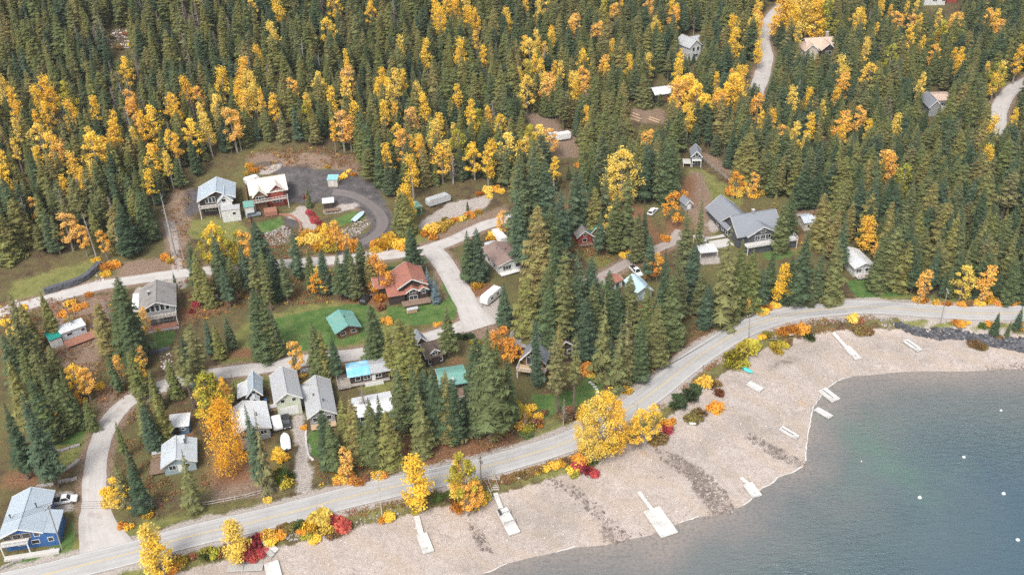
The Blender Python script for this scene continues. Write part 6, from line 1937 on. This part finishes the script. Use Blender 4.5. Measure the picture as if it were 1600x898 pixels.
BL = """
v 172 60 2.0;u 196 56 1.8;v 186 76 2.2;y 205 70 1.6;v 165 72 2;u 215 60 2;r 386 858 2.6 1.2;r 402 853 2.4 1.2;r 393 868 2.2 1.1;r 410 862 1.8;r 378 868 1.8;o 403 867 1.3;r 533 822 2.6 1.1;r 527 815 2;r 912 738 2.4;r 926 740 1.8;r 1045 674 2.0;o 902 722 2.2 1.1;y 896 735 1.8;l 898 740 1.7;g 925 722 1.8;r 905 728 2.2
y 482 826 1.9 1.2;y 492 842 1.7;y 500 812 2.8 1.1;y 512 830 2.0;o 470 830 1.4;l 478 838 1.6;g 466 822 1.9;u 452 826 1.8;v 440 828 1.6;y 418 838 1.8 1.2;y 424 846 1.7;o 436 836 1.7;l 330 866 2.2;g 322 870 1.7;u 342 866 1.6;y 282 880 2.0;l 290 876 1.7;u 300 874 1.5;o 262 892 1.8;v 250 890 1.7;v 520 838 1.8
y 608 808 1.7;o 600 812 1.4;l 650 800 1.1;g 680 778 1.8 .7;g 692 776 1.5 .7;g 702 772 1.3 .7;u 706 782 1.6;o 722 796 2.3 1.2;y 735 792 2.2 1.3;y 752 780 2.2;l 758 776 1.8;l 745 774 2
v 800 747 1.7 .6;v 815 743 1.7 .6;v 830 738 1.6 .6;v 845 734 1.6 .6;y 838 738 1.2 .6;y 852 732 1.5 .6;y 866 727 1.6 .7;y 878 724 1.5 .7;v 790 750 1.5 .6;v 885 722 1.6
v 1026 692 2.4;v 1032 686 2;o 1040 668 2;o 1050 660 1.4;d 1058 636 2.5;d 1062 628 2.3;d 1076 620 2.6;d 1088 612 2.2;y 1099 600 2.5 1.1;u 1084 655 2.6;u 1092 648 2.3;o 1116 640 2.2 1.2;u 1124 644 1.6;u 1124 614 2.2;v 1112 604 1.7;v 1120 600 1.6
l 1150 562 3.4 1.1;l 1165 552 3.6 1.2;l 1175 545 2.8;l 1158 572 2.6;l 1140 570 2.2;y 1172 540 2.2;l 1200 525 1.6;l 1212 548 2.3 1.1;l 1220 540 2.0;v 1232 537 1.8;y 1190 528 1.3;o 1226 521 2.2 1.1;o 1238 519 2.5 1.2;o 1250 517 2.3 1.2;g 1264 529 2.1 1.1;v 1246 524 1.6
u 1340 517 2.6;v 1350 519 2.8;u 1345 508 2.3;y 1333 500 1.9 1.2;v 1522 541 2.4;v 1532 544 2.2;o 1500 508 1.7;o 1494 504 1.3;y 1512 505 .9;g 1535 510 1.4;o 1545 506 1.4;v 1560 528 1.6;o 1600 512 1.6
y 596 386 3.0 1.1;y 608 380 3.6 1.1;y 622 384 3.0;o 628 390 2.0;y 588 392 2.2;o 585 384 2;y 676 362 3.2 1.1;y 688 358 3.0;o 668 368 2.2;o 680 372 1.9;y 702 350 1.9;o 712 346 1.7;y 722 343 1.6;o 735 340 2.1 1.2;y 748 332 1.5;v 695 345 1.5;y 775 368 2.6;o 784 362 2.2;y 768 374 2
y 480 372 3.0 1.2;y 492 378 3.2 1.2;y 505 372 3.6 1.3;o 518 376 3.4 1.2;y 530 382 3.0 1.2;o 545 388 3.0 1.2;y 498 388 2.8;l 515 392 2.8;y 470 380 2.6;l 335 404 3.4 1.3;l 350 400 3.6 1.3;l 324 398 2.8;y 368 402 3.4 1.2;y 380 408 3.2 1.2;y 392 404 2.6;l 360 412 3.0;y 345 415 2.6
r 482 332 1.6 .8;r 485 337 1.7 .8;r 489 342 1.7 .8;r 493 346 1.7 .8;r 497 350 1.6 .8;r 480 310 1.5;y 518 278 1.5;y 530 280 1.4;y 538 276 1.6;o 552 274 1.5;y 512 262 1.2;y 545 268 1.0;o 398 268 2.0;y 390 262 1.7 1.4;y 385 272 1.3;r 305 480 1.5 1.6;r 302 488 1.3
y 1150 304 3.0 1.2;o 1142 300 2.4;y 1168 300 2.6 1.2;y 1186 302 3.0 1.2;y 1178 308 2.2;o 1062 305 2.4;u 1050 312 2;o 1040 375 2.0;y 985 395 1.9;y 975 400 1.7;o 1022 418 2.2 1.2;o 1015 428 2.0;o 1030 408 1.8;y 1158 484 2.0;o 1168 478 2.2;y 1190 488 2.2;o 1200 484 1.8;y 1212 478 1.6;y 1148 490 1.6;y 1140 494 1.4
y 1312 466 1.5;y 1435 470 1.8;o 1445 472 1.7;y 1462 474 1.4;o 1480 476 1.5;y 1530 474 1.8;y 1545 470 2.2;o 1558 474 1.8;y 1570 468 1.8;o 1585 472 2.0;y 1595 466 1.8;o 1500 476 1.5;v 1515 476 1.6;y 1362 425 1.2
l 805 634 2.2;l 812 646 2.4;y 820 652 2.0;y 828 640 1.8;u 835 662 2.2;y 815 668 2.0;l 828 672 2.2;o 844 664 1.7;y 842 652 1.5;g 822 680 1.8;u 850 646 1.4;u 884 655 2.0;u 895 650 2.2;u 905 648 1.7;u 878 648 1.6;u 890 642 1.4;o 916 580 2.6 1.1;y 925 586 1.6;g 938 566 3.0;g 948 575 2.6;d 955 562 2.6;g 930 560 2.4;y 980 612 1.9;u 950 606 1.6;u 958 612 1.5
y 100 598 2.6;y 112 602 2.7;y 124 604 2.4;o 115 622 1.6;y 155 606 1.8;y 74 640 1.9;o 90 644 1.7;y 108 646 2.0;y 130 628 1.5;y 60 630 1.4;o 170 782 1.6;y 178 786 2.4 1.2;y 168 770 1.8;y 232 806 1.6;o 192 820 1.3;y 202 824 1.2;y 208 790 1.3;y 110 476 1.9;o 120 482 1.7;o 100 492 1.9;y 108 500 1.5;o 132 478 1.4;y 38 482 1.4;y 22 520 2.2;y 8 505 1.7;l 28 534 2;o 215 478 1.0
y 208 520 2.2;o 214 528 2.2;y 220 518 1.6;o 225 530 1.6;l 248 518 1.0;y 436 712 2.0 1.1;y 442 718 1.7;g 438 748 2.6 1.1;l 444 756 2.6;g 448 746 2.3;y 436 738 1.5;y 418 782 1.2;y 535 748 2.2;o 545 752 2.4;o 528 752 1.8;o 560 755 1.8;y 590 744 1.8;o 600 740 1.6;u 575 748 1.6;y 520 735 1.6;o 474 668 1.0
o 462 590 1.5;y 470 586 1.6;y 478 600 1.2;y 745 448 2.4;d 612 425 2.2 .6;d 600 427 2.2 .6;d 625 424 2.0 .6;o 590 430 2.4 1.2;o 598 470 2.4 1.1;u 575 452 2.0;u 592 482 2.2;o 605 505 2.0;o 700 505 1.2 .5;o 690 507 1.2 .5;o 680 508 1.2 .5
d 715 528 1.1 1.7;d 720 529 1.1 1.7;d 725 529 1.1 1.7;d 731 528 1.1 1.7;d 737 527 1.1 1.7;l 745 540 2.0;y 740 550 1.2;o 775 545 2.2;y 785 555 1.9;r 870 565 1.6;u 860 590 2;o 168 420 2.4;y 165 430 1.8;o 178 415 2.2;y 150 408 1.6;o 258 405 1.7 1.3;y 266 410 1.5 1.2;o 140 462 1.5
o 905 260 2.0;y 915 265 1.6;y 762 300 2.2 1.3;o 772 296 2.0;y 782 300 1.7;o 750 304 1.6;y 765 308 1.5;y 1590 280 2.0;o 1575 225 3.2;o 1583 235 2.8;u 1565 232 2
""".replace('\n', ';')
for line in BL.split(';'):
    w = line.split()
    if w:
        bush(w[0], float(w[1]), float(w[2]), float(w[3]), float(w[4]) if len(w) > 4 else .95)
# low growth in the verge and the gaps: grasses and weeds nobody could count
def ground_cover(name, label, polys, n, m, seed, smin, smax, flat=.6):
    r = random.Random(seed)
    fm = FM()
    PW = [world_poly(p) for p in polys]
    ws = [abs(sum(p[i][0] * p[(i + 1) % len(p)][1] - p[(i + 1) % len(p)][0] * p[i][1] for i in range(len(p)))) for p in PW]
    k = g = 0
    while k < n and g < n * 30:
        g += 1
        P = r.choices(PW, ws)[0]
        x, y = r.uniform(min(q[0] for q in P), max(q[0] for q in P)), r.uniform(min(q[1] for q in P), max(q[1] for q in P))
        if not pip_(x, y, P) or abs(rz_(x, y)) < 4.4:
            continue
        if math.sin(x * .35) * math.sin(y * .41 + 1) + r.uniform(-.7, .7) < -.05:
            continue
        if any(abs(x - fx) < fr * .8 and abs(y - fy) < fr * .8 for fx, fy, fr in FOOT):
            continue
        k += 1
        z = hz(x, y)
        s0 = r.uniform(smin, smax)
        t0 = r.random()
        for _ in range(9):
            p = Vector((x + r.gauss(0, .4) * s0, y + r.gauss(0, .4) * s0, z + r.uniform(.05, .9) * s0 * flat))
            d = Vector((r.gauss(0, 1), r.gauss(0, 1), r.gauss(0, .7))).normalized()
            e = d.orthogonal().normalized()
            s = .28 * s0 * r.uniform(.7, 1.3) + .08
            fm.face([p - d * s * .5, p + e * s * .4, p + d * s * .55, p - e * s * .4], .6 * t0 + .4 * r.random())
    o = link(name, fm.mesh(name, m))
    return tag(o, label, 'undergrowth', kind='stuff')
VIL = [[(0, 470), (160, 460), (200, 470), (200, 620), (150, 640), (100, 640), (60, 600), (0, 560)], [(280, 440), (480, 420), (600, 430), (600, 470), (400, 480), (280, 510)], [(195, 650), (260, 620), (330, 640), (330, 760), (230, 800), (190, 780)], [(620, 600), (720, 640), (850, 680), (780, 715), (620, 745), (500, 760), (480, 700)],
       [(1000, 480), (1140, 500), (1200, 480), (1320, 460), (1310, 472), (1190, 490), (1060, 575), (1000, 600)], [(870, 390), (1000, 380), (990, 400), (900, 430)], [(265, 290), (300, 285), (290, 420), (262, 430)], [(385, 235), (560, 235), (565, 268), (470, 262), (390, 268)], [(330, 380), (480, 360), (560, 370), (560, 395), (340, 415)], [(1085, 238), (1180, 300), (1165, 306), (1085, 245)], [(1230, 330), (1320, 330), (1320, 400), (1240, 380)]]
ground_cover('undergrowth', 'tangled brown and russet undergrowth between the houses', VIL, 1300, L_russet, 1, .5, 1.3)
ground_cover('undergrowth', 'olive weeds and low shrubs between the houses', VIL, 2600, L_olive, 2, .5, 1.3)
ground_cover('fallen_leaves', 'scattered golden leaves and seedlings in the undergrowth', VIL, 200, L_yellow, 3, .4, 1.1)
BANK = [[(u, v + 8) for u, v in ROAD_PX if 200 < u < 1380] + [(u, v + 34) for u, v in reversed(ROAD_PX) if 200 < u < 1380]]
ground_cover('bank_growth', 'dry grass and weeds on the bank below the shore road', BANK, 1500, L_olive, 4, .4, 1.1)
ground_cover('bank_growth', 'russet weeds on the bank below the shore road', BANK, 700, L_russet, 5, .4, 1.1)
# ------------------------------------------------------------------ the forest: nearest trees one by one, the rest as one mass
FOREST = [(-120, 412), (60, 404), (165, 408), (245, 398), (258, 340), (282, 300), (328, 258), (385, 232), (470, 226), (556, 238), (574, 288), (606, 312), (690, 298), (765, 285), (800, 318), (825, 300), (900, 300), (950, 320), (1040, 325), (1056, 262),
          (1072, 232), (1097, 228), (1170, 302), (1215, 318), (1250, 335), (1262, 350), (1296, 350), (1322, 395), (1372, 402), (1395, 430), (1440, 468), (1600, 474), (1800, 470), (1950, -90), (-350, -90)]
GOLD_PX = """5,140 20,165 35,175 58,155 58,190 60,215 25,205 73,177 110,177 104,150 72,145 13,283 5,255 80,232 95,235 25,232 60,250 195,108 203,158 205,170 180,195 178,210 165,230 140,220 145,232 150,170 215,200 220,195 210,215 240,185 272,165 278,180 290,140 308,150 315,180 325,200 265,220 275,230 295,208 240,245
245,260 260,255 305,235 348,125 340,165 360,192 370,195 372,145 385,160 395,135 398,150 385,130 230,285 128,283 147,270 115,265 100,295 392,15 378,110 432,10 524,8 580,20 515,48 423,55 405,90 410,160 428,165 458,137 478,175 482,165 500,130 518,152 540,95 542,110 545,120 540,145 534,195 522,205 521,228 545,200 556,175
600,125 605,140 608,150 620,130 590,140 632,122 600,175 618,178 640,187 622,210 627,225 640,225 655,230 660,235 652,145 662,165 665,170 680,15 695,12 690,30 705,10 730,15 735,30 745,30 790,30 718,80 712,15 742,65 757,90 665,80 625,72 715,155 712,165 738,175 735,190 688,195 685,210 710,210 715,225 750,185 765,185 785,195 780,210 795,230
640,265 635,280 603,245 820,10 840,15 855,5 943,20 962,22 892,45 893,40 937,50 820,70 842,62 862,55 850,80 830,85 820,75 835,100 845,110 810,120 825,115 855,130 858,135 868,115 880,113 892,125 900,130 912,125 897,140 912,95 945,100 948,110 958,78 970,5 990,10 1015,10 1060,20 1078,20 1092,30 1021,45 1050,15 1013,98 1065,90 1062,105
1060,115 983,105 1035,118 1120,130 1140,130 1145,125 1155,120 1150,150 1085,165 1075,180 1090,160 1120,160 1128,165 1060,140 1065,150 1075,135 1140,40 1150,65 1180,30 1185,15 1185,80 1183,165 1185,190 1165,125 915,185 920,195 905,200 850,210 855,225 840,225 825,215 1010,205 1015,220 863,265 895,270 1150,285 1170,290 1185,290
1225,25 1230,40 1255,20 1260,35 1270,25 1280,40 1275,55 1250,50 1340,25 1365,50 1375,15 1390,25 1400,35 1415,15 1432,10 1420,60 1425,40 1435,40 1440,70 1465,30 1470,55 1465,60 1490,35 1560,45 1548,30 1565,5 1460,90 1490,90 1500,95 1497,100 1447,110 1450,135 1455,142 1440,135 1390,90 1350,78 1355,80 1360,115 1320,115 1303,55 1315,110 1545,110 1560,120 1565,115 1555,130
1590,95 1262,155 1238,155 1300,155 1310,155 1320,130 1285,172 1225,208 1240,212 1265,200 1257,222 1318,195 1342,182 1358,205 1310,215 1205,185 1400,195 1385,255 1412,278 1550,200 1570,170 1545,245 1580,190 1462,218 1382,262 700,240 690,250 760,250 770,235 740,245 812,240 820,235"""
PROTECT += [[(395, 262), (445, 262), (560, 275), (575, 300), (600, 330), (500, 330), (440, 330), (395, 300)], [(388, 278), (402, 276), (402, 290), (388, 290)], [(668, 308), (702, 304), (702, 322), (668, 326)],
            [(700, 305), (760, 300), (790, 318), (700, 340)], [(855, 205), (890, 205), (890, 222), (855, 222)], [(985, 168), (1040, 172), (1040, 190), (990, 190)], [(870, 228), (900, 228), (905, 245), (875, 250)],
            [(1085, 250), (1110, 262), (1160, 305), (1125, 330), (1085, 330), (1070, 290)], [(1196, 60), (1186, 130), (1192, 132), (1204, 62)], [(1240, 0), (1205, 30), (1196, 60), (1206, 60), (1222, 25)],
            [(1596, 130), (1572, 155), (1560, 185), (1565, 205), (1572, 190), (1582, 158)], [(172, 58), (200, 56), (202, 70), (180, 72)], [(450, 0), (450, 0.1), (451, 0)], [(290, 300), (310, 295), (312, 340), (285, 385), (270, 395)],
            [(1330, 440), (1390, 440), (1410, 460), (1345, 465)], [(820, 180), (840, 180), (850, 195), (825, 195)], [(420, 240), (520, 242), (550, 262), (430, 260)], [(1440, 2), (1500, 2), (1505, 12), (1440, 12)], [(285, 340), (310, 350), (300, 390), (280, 400)]]
GROUND_OPEN = [world_poly(p) for p in ([(640, 345), (700, 308), (800, 298), (830, 320), (780, 350), (700, 378), (625, 385)], [(1060, 262), (1097, 236), (1170, 305), (1240, 400), (1090, 410)], [(985, 168), (1036, 172), (1040, 194), (990, 192)], [(820, 182), (850, 184), (890, 212), (905, 240), (870, 244), (850, 215)],
               [(165, 50), (205, 48), (212, 72), (180, 78)])]

PB = []
for p in PROTECT:
    us, vv = [q[0] for q in p], [q[1] for q in p]
    PB.append((min(us), max(us), min(vv), max(vv), p))

def pip(u, v, P):
    c = False
    j = len(P) - 1
    for i in range(len(P)):
        if (P[i][1] > v) != (P[j][1] > v) and u < (P[j][0] - P[i][0]) * (v - P[i][1]) / (P[j][1] - P[i][1]) + P[i][0]:
            c = not c
        j = i
    return c

def covers(p, hgt, halfw):
    """would a tree of this height here stand in front of something that must stay in view?"""
    u0, v0 = project(p[0], p[1], p[2])
    u1, v1 = project(p[0], p[1], p[2] + hgt)
    s = halfw * F / ((p[1]) * CT - (p[2] - CH) * ST)
    lo, hi = min(u0, u1) - s, max(u0, u1) + s
    for a, b, c, d, P in PB:
        if hi < a or lo > b or v0 < c or v1 > d:
            continue
        for k in range(9):
            t = k / 8
            u, v = u0 + (u1 - u0) * t, v0 + (v1 - v0) * t
            w = s * (1 - .75 * t)
            if pip(u, v, P) or pip(u - w, v, P) or pip(u + w, v, P):
                return True
    return False

rf = random.Random(5)
npr = np.random.RandomState(9)
# golden trees of the forest: crown middle at the listed pixel
CAND_GOLD = []
for tok in GOLD_PX.split():
    u, v = map(float, tok.split(','))
    n = 1 if v > 60 else (2 if rf.random() < .4 else 1)
    for k in range(n):
        hgt = rf.uniform(11.5, 16.5)
        uu, vv = u + rf.gauss(0, 4) * (k + .4), v + rf.gauss(0, 4) * (k + .4)
        p = G(uu, vv, up=hgt * .68)
        if covers(p, hgt, 1.2):
            continue
        CAND_GOLD.append((p, hgt))
gold_xy = np.array([(p.x, p.y) for p, _ in CAND_GOLD])
# jittered grid over the hillside
sp = 4.05
gx_, gy_ = np.meshgrid(np.arange(-340, 480, sp), np.arange(190, 740, sp * .95))
gx_[1::2] += sp / 2
X = (gx_ + npr.uniform(-.42, .42, gx_.shape) * sp).ravel()
Y = (gy_ + npr.uniform(-.42, .42, gy_.shape) * sp).ravel()
Z = np.array([hz(x, y) for x, y in zip(X, Y)])
dep = Y * CT - (Z - CH) * ST
U, V = project(X, Y, Z)
ok = in_poly(U, V, FOREST) & (U > -160) & (U < 1760)
for c, w in ROAD_XY:
    ok &= dist_line(X, Y, c[::3]) > w / 2 + 3.0
for P in GROUND_OPEN:
    ok &= ~in_poly(X, Y, P)
for fx, fy, fr in FOOT:
    ok &= (X - fx) ** 2 + (Y - fy) ** 2 > fr * fr
for k, root, p, hgt in PLACED:
    ok &= (X - p.x) ** 2 + (Y - p.y) ** 2 > 2.6 ** 2
gd = np.min((X[:, None] - gold_xy[None, :, 0]) ** 2 + (Y[:, None] - gold_xy[None, :, 1]) ** 2, axis=1)
ok &= gd > 1.7 ** 2
MIXN = .5 + .5 * np.sin(X * .031 + 1.0) * np.cos(Y * .027 + .4) + .25 * np.sin(X * .11) * np.sin(Y * .09)
CAND = []
for i in np.nonzero(ok)[0]:
    p = Vector((X[i], Y[i], Z[i]))
    left_hill = (U[i] < 700 and V[i] < 330)
    r = rf.random()
    m = MIXN[i]
    if left_hill:
        key = 'cedar' if r < .46 + .16 * m else 'slim' if r < .60 else 'fir' if r < .93 else 'pine' if r < .95 else 'bare' if r < .99 else 'snag'
        if 40 < U[i] < 420 and V[i] < 200 and rf.random() < .16:
            key = 'bare'
        hgt = rf.triangular(7, 18.5, 13)
    elif U[i] < 1040:
        key = 'fir' if r < .32 + .2 * m else 'cedar' if r < .84 else 'slim' if r < .91 else 'pine' if r < .985 else 'bare'
        hgt = rf.triangular(8, 20, 14.5)
    else:
        key = 'fir' if r < .44 + .2 * m else 'cedar' if r < .86 else 'slim' if r < .93 else 'pine' if r < .99 else 'bare'
        hgt = rf.triangular(7.5, 19.5, 14)
    if key in ('fir', 'cedar') and rf.random() < .24:
        key = 'round'
        hgt *= .82
    elif key == 'cedar' and rf.random() < .10:
        key = 'drape'
    if V[i] > 260:
        hgt *= 1.08
    if key in ('bare', 'snag'):
        hgt *= .8
    # golden trees need the light: lower neighbours just in front of them
    if gd[i] < 5.0 ** 2 and key not in ('bare', 'snag'):
        hgt *= .78
    if rf.random() < .07 + (.35 if MIXN[i] < -.02 else 0):
        continue
    wide = rf.uniform(1.0, 1.55)
    if covers(p, hgt, 1.6 * wide):
        hgt2 = hgt * .45
        if rf.random() < .5 or covers(p, hgt2, 1.0):
            continue
        hgt = hgt2
    CAND.append((key, p, hgt, wide))
# the largest in the picture one by one
size = lambda p, h: h * F / (p.y * CT - (p.z - CH) * ST)
vis = lambda p, h: -10 < project(p.x, p.y, p.z + h * .7)[0] < 1610 and -5 < project(p.x, p.y, p.z + h * .7)[1] < 900
hand_con = sum(1 for q in PLACED if KIND[q[0]]['cat'] == 'conifer')
hand_gold = sum(1 for q in PLACED if KIND[q[0]]['cat'] == 'autumn tree')
con = sorted([c for c in CAND if KIND[c[0]]['cat'] == 'conifer' and vis(c[1], c[2])], key=lambda c: -size(c[1], c[2]))[:max(0, 300 - hand_con)]
gold = sorted([c for c in CAND_GOLD if vis(c[0], c[1])], key=lambda c: -size(c[0], c[1]))[:max(0, 300 - hand_gold)]
others = sorted([c for c in CAND if c[0] in ('bare', 'snag') and vis(c[1], c[2])], key=lambda c: -size(c[1], c[2]))[:90]
single = {id(c) for c in con} | {id(c) for c in others}
for key, p, hgt, wide in con + others:
    plant(key, p, hgt, wide=wide)
for p, hgt in gold:
    q = rf.random()
    plant('aspen' if q < .66 else 'birch' if q < .92 else 'limebirch', p, hgt, wide=rf.uniform(1.05, 1.5))
gsingle = {id(c) for c in gold}
rest_con = [c for c in CAND if id(c) not in single]
rest_gold = [c for c in CAND_GOLD if id(c) not in gsingle]
# thin golden scatter beyond the listed crowns is left to the mass
def mass(name, label, cat, items, keys):
    """one object: points that carry a copy of a tree each (geometry nodes)"""
    srcs = []
    index = {}
    for k in keys:
        for j, (cr, tr) in enumerate(KIND[k]['pairs']):
            bm = bmesh.new()
            bm.from_mesh(cr)
            n0 = len(bm.faces)
            bm.from_mesh(tr)
            bm.faces.ensure_lookup_table()
            for f in bm.faces[n0:]:
                f.material_index = 1
            me = bpy.data.meshes.new('tree_source')
            bm.to_mesh(me)
            bm.free()
            me.materials.append(cr.materials[0]); me.materials.append(tr.materials[0])
            o = bpy.data.objects.new('tree_source', me)
            index[(k, j)] = len(srcs)
            srcs.append(o)
    me = bpy.data.meshes.new(name)
    me.from_pydata([tuple(c[1] - Vector((0, 0, .1))) for c in items], [], [])
    vi, ro, scv = [], [], []
    for key, p, hgt, wide in items:
        j = rf.randrange(len(KIND[key]['pairs']))
        vi.append(index[(key, j)])
        ro += [rf.gauss(0, .025), rf.gauss(0, .025), rf.uniform(0, 6.28)]
        s = hgt / KIND[key]['H']
        scv += [s * wide, s * wide, s]
    a = me.attributes.new('pick', 'INT', 'POINT'); a.data.foreach_set('value', vi)
    a = me.attributes.new('turn', 'FLOAT_VECTOR', 'POINT'); a.data.foreach_set('vector', ro)
    a = me.attributes.new('size', 'FLOAT_VECTOR', 'POINT'); a.data.foreach_set('vector', scv)
    ob = link(name, me)
    ng = bpy.data.node_groups.new(name, 'GeometryNodeTree')
    ng.interface.new_socket('Geometry', in_out='INPUT', socket_type='NodeSocketGeometry')
    ng.interface.new_socket('Geometry', in_out='OUTPUT', socket_type='NodeSocketGeometry')
    gi, go = ng.nodes.new('NodeGroupInput'), ng.nodes.new('NodeGroupOutput')
    jg = ng.nodes.new('GeometryNodeJoinGeometry')
    for o in reversed(srcs):              # the join node takes its last link first
        oi = ng.nodes.new('GeometryNodeObjectInfo')
        oi.inputs['Object'].default_value = o
        oi.inputs['As Instance'].default_value = True
        ng.links.new(oi.outputs['Geometry'], jg.inputs[0])
    ip = ng.nodes.new('GeometryNodeInstanceOnPoints')
    ng.links.new(gi.outputs[0], ip.inputs['Points'])
    ng.links.new(jg.outputs[0], ip.inputs['Instance'])
    ip.inputs['Pick Instance'].default_value = True
    def attr(nm, typ):
        n = ng.nodes.new('GeometryNodeInputNamedAttribute')
        n.data_type = typ
        n.inputs['Name'].default_value = nm
        return n.outputs['Attribute']
    ng.links.new(attr('pick', 'INT'), ip.inputs['Instance Index'])
    ng.links.new(attr('turn', 'FLOAT_VECTOR'), ip.inputs['Rotation'])
    ng.links.new(attr('size', 'FLOAT_VECTOR'), ip.inputs['Scale'])
    ng.links.new(ip.outputs[0], go.inputs[0])
    md = ob.modifiers.new('trees', 'NODES')
    md.node_group = ng
    tag(ob, label, cat, kind='stuff')
    return ob
mass('conifer_forest', 'dense conifer forest covering the hillside and valley beyond the houses', 'forest', rest_con, ['fir', 'cedar', 'slim', 'pine', 'round', 'drape', 'bare', 'snag'])
mass('golden_forest', 'golden aspens scattered through the far conifer forest', 'forest', [('aspen' if rf.random() < .7 else 'birch', p, h_, rf.uniform(1.0, 1.4)) for p, h_ in rest_gold], ['aspen', 'birch'])
print('TREES', hand_con, hand_gold, len(con), len(gold), len(others), len(rest_con), len(rest_gold))
# ------------------------------------------------------------------ words for every tree and bush: its look and what it stands beside
ORD = ['', 'second', 'third', 'fourth', 'fifth', 'sixth', 'seventh', 'eighth', 'ninth', 'tenth', 'eleventh', 'twelfth', 'thirteenth', 'fourteenth', 'fifteenth', 'sixteenth', 'seventeenth', 'eighteenth', 'nineteenth', 'twentieth']
ORD += ['twenty-' + o for o in ('first', 'second', 'third', 'fourth', 'fifth', 'sixth', 'seventh', 'eighth', 'ninth')] + ['thirtieth'] + ['thirty-' + o for o in ('first', 'second', 'third', 'fourth', 'fifth', 'sixth', 'seventh', 'eighth', 'ninth')] + ['fortieth']
for ph, u, v in (('the bend of the hilltop road', 1195, 60), ('the bend of the valley road', 1575, 155), ('the reddish log yard', 1000, 180), ('the bare rocky clearing', 185, 65), ('the top of the gravel drive', 470, 640), ('the side road junction', 170, 850), ('the turning circle', 745, 500),
                 ('the upper road fork', 690, 385), ('the dark gravel yard', 510, 295), ('the grassy field by the forest', 90, 430), ('the long fenced lawn', 1110, 300), ('the dirt track by the forest', 272, 380), ('the bend of the side road', 185, 640)):
    landmark(ph, G(u, v))
LPX = [(ph, project(p.x, p.y, p.z)) for ph, p in LAND]

def place_words(u, v):
    best = min(LPX, key=lambda q: (q[1][0] - u) ** 2 + ((q[1][1] - v) * 1.3) ** 2)
    du, dv = u - best[1][0], v - best[1][1]
    if abs(du) > 1.1 * abs(dv):
        rel = 'right of' if du > 0 else 'left of'
    else:
        rel = 'in front of' if dv > 0 else 'behind'
    return best[0], rel, math.hypot(du, dv)

items = []
for key, root, p, hgt in PLACED:
    w = KIND[key]['word']
    if key in ('fir', 'cedar', 'aspen', 'birch', 'slim', 'drape'):
        w = ('very tall ' if hgt > 21 else 'tall ' if hgt > 17 else 'middling ' if hgt > 12 else 'short ') + w
    g = {'conifer': 'conifers around the village and forest edge', 'autumn tree': 'golden trees of the village and hillside', 'bare tree': 'bare trees among the conifers', 'dead tree': 'dead trunks among the conifers'}[KIND[key]['cat']]
    items.append((w, root, project(p.x, p.y, p.z), g))
for word, t, p in BUSHES:
    items.append((('large ' if t.scale[0] > 2.5 else 'small ' if t.scale[0] < 1.7 else '') + word, t, project(p.x, p.y, p.z), 'bushes around the village and beach'))
buckets = {}
for it in items:
    ph, rel, dist = place_words(*it[2])
    buckets.setdefault((it[0], rel, ph), []).append((dist, it))
for (w, rel, ph), lst in buckets.items():
    lst.sort(key=lambda q: q[0])
    for i, (d, (word, root, px, g)) in enumerate(lst):
        pre = '' if len(lst) == 1 else ('nearest ' if i == 0 else ORD[min(i, len(ORD) - 1)] + ' nearest ')
        lab = f'{pre}{word} {rel} {ph}'
        ws = lab.split()
        root['label'] = ' '.join(ws[:16])
        root['group'] = g
# ------------------------------------------------------------------ thin haze over the valley
m = bpy.data.materials.new('haze')
m.use_nodes = True
nt = m.node_tree
nt.nodes.remove(nt.nodes['Principled BSDF'])
pv = nt.nodes.new('ShaderNodeVolumePrincipled')
pv.inputs['Color'].default_value = (.86, .92, 1.0, 1)
pv.inputs['Density'].default_value = .00008
pv.inputs['Anisotropy'].default_value = .1
nt.links.new(pv.outputs[0], nt.nodes['Material Output'].inputs['Volume'])
hz_box = MB().box(-2700, 2700, -1300, 3300, float(TZ.min()) - 1.0, max(CH + 6, float(TZ.max()) + 30)).build('haze', m)
tag(hz_box, kind='stuff')
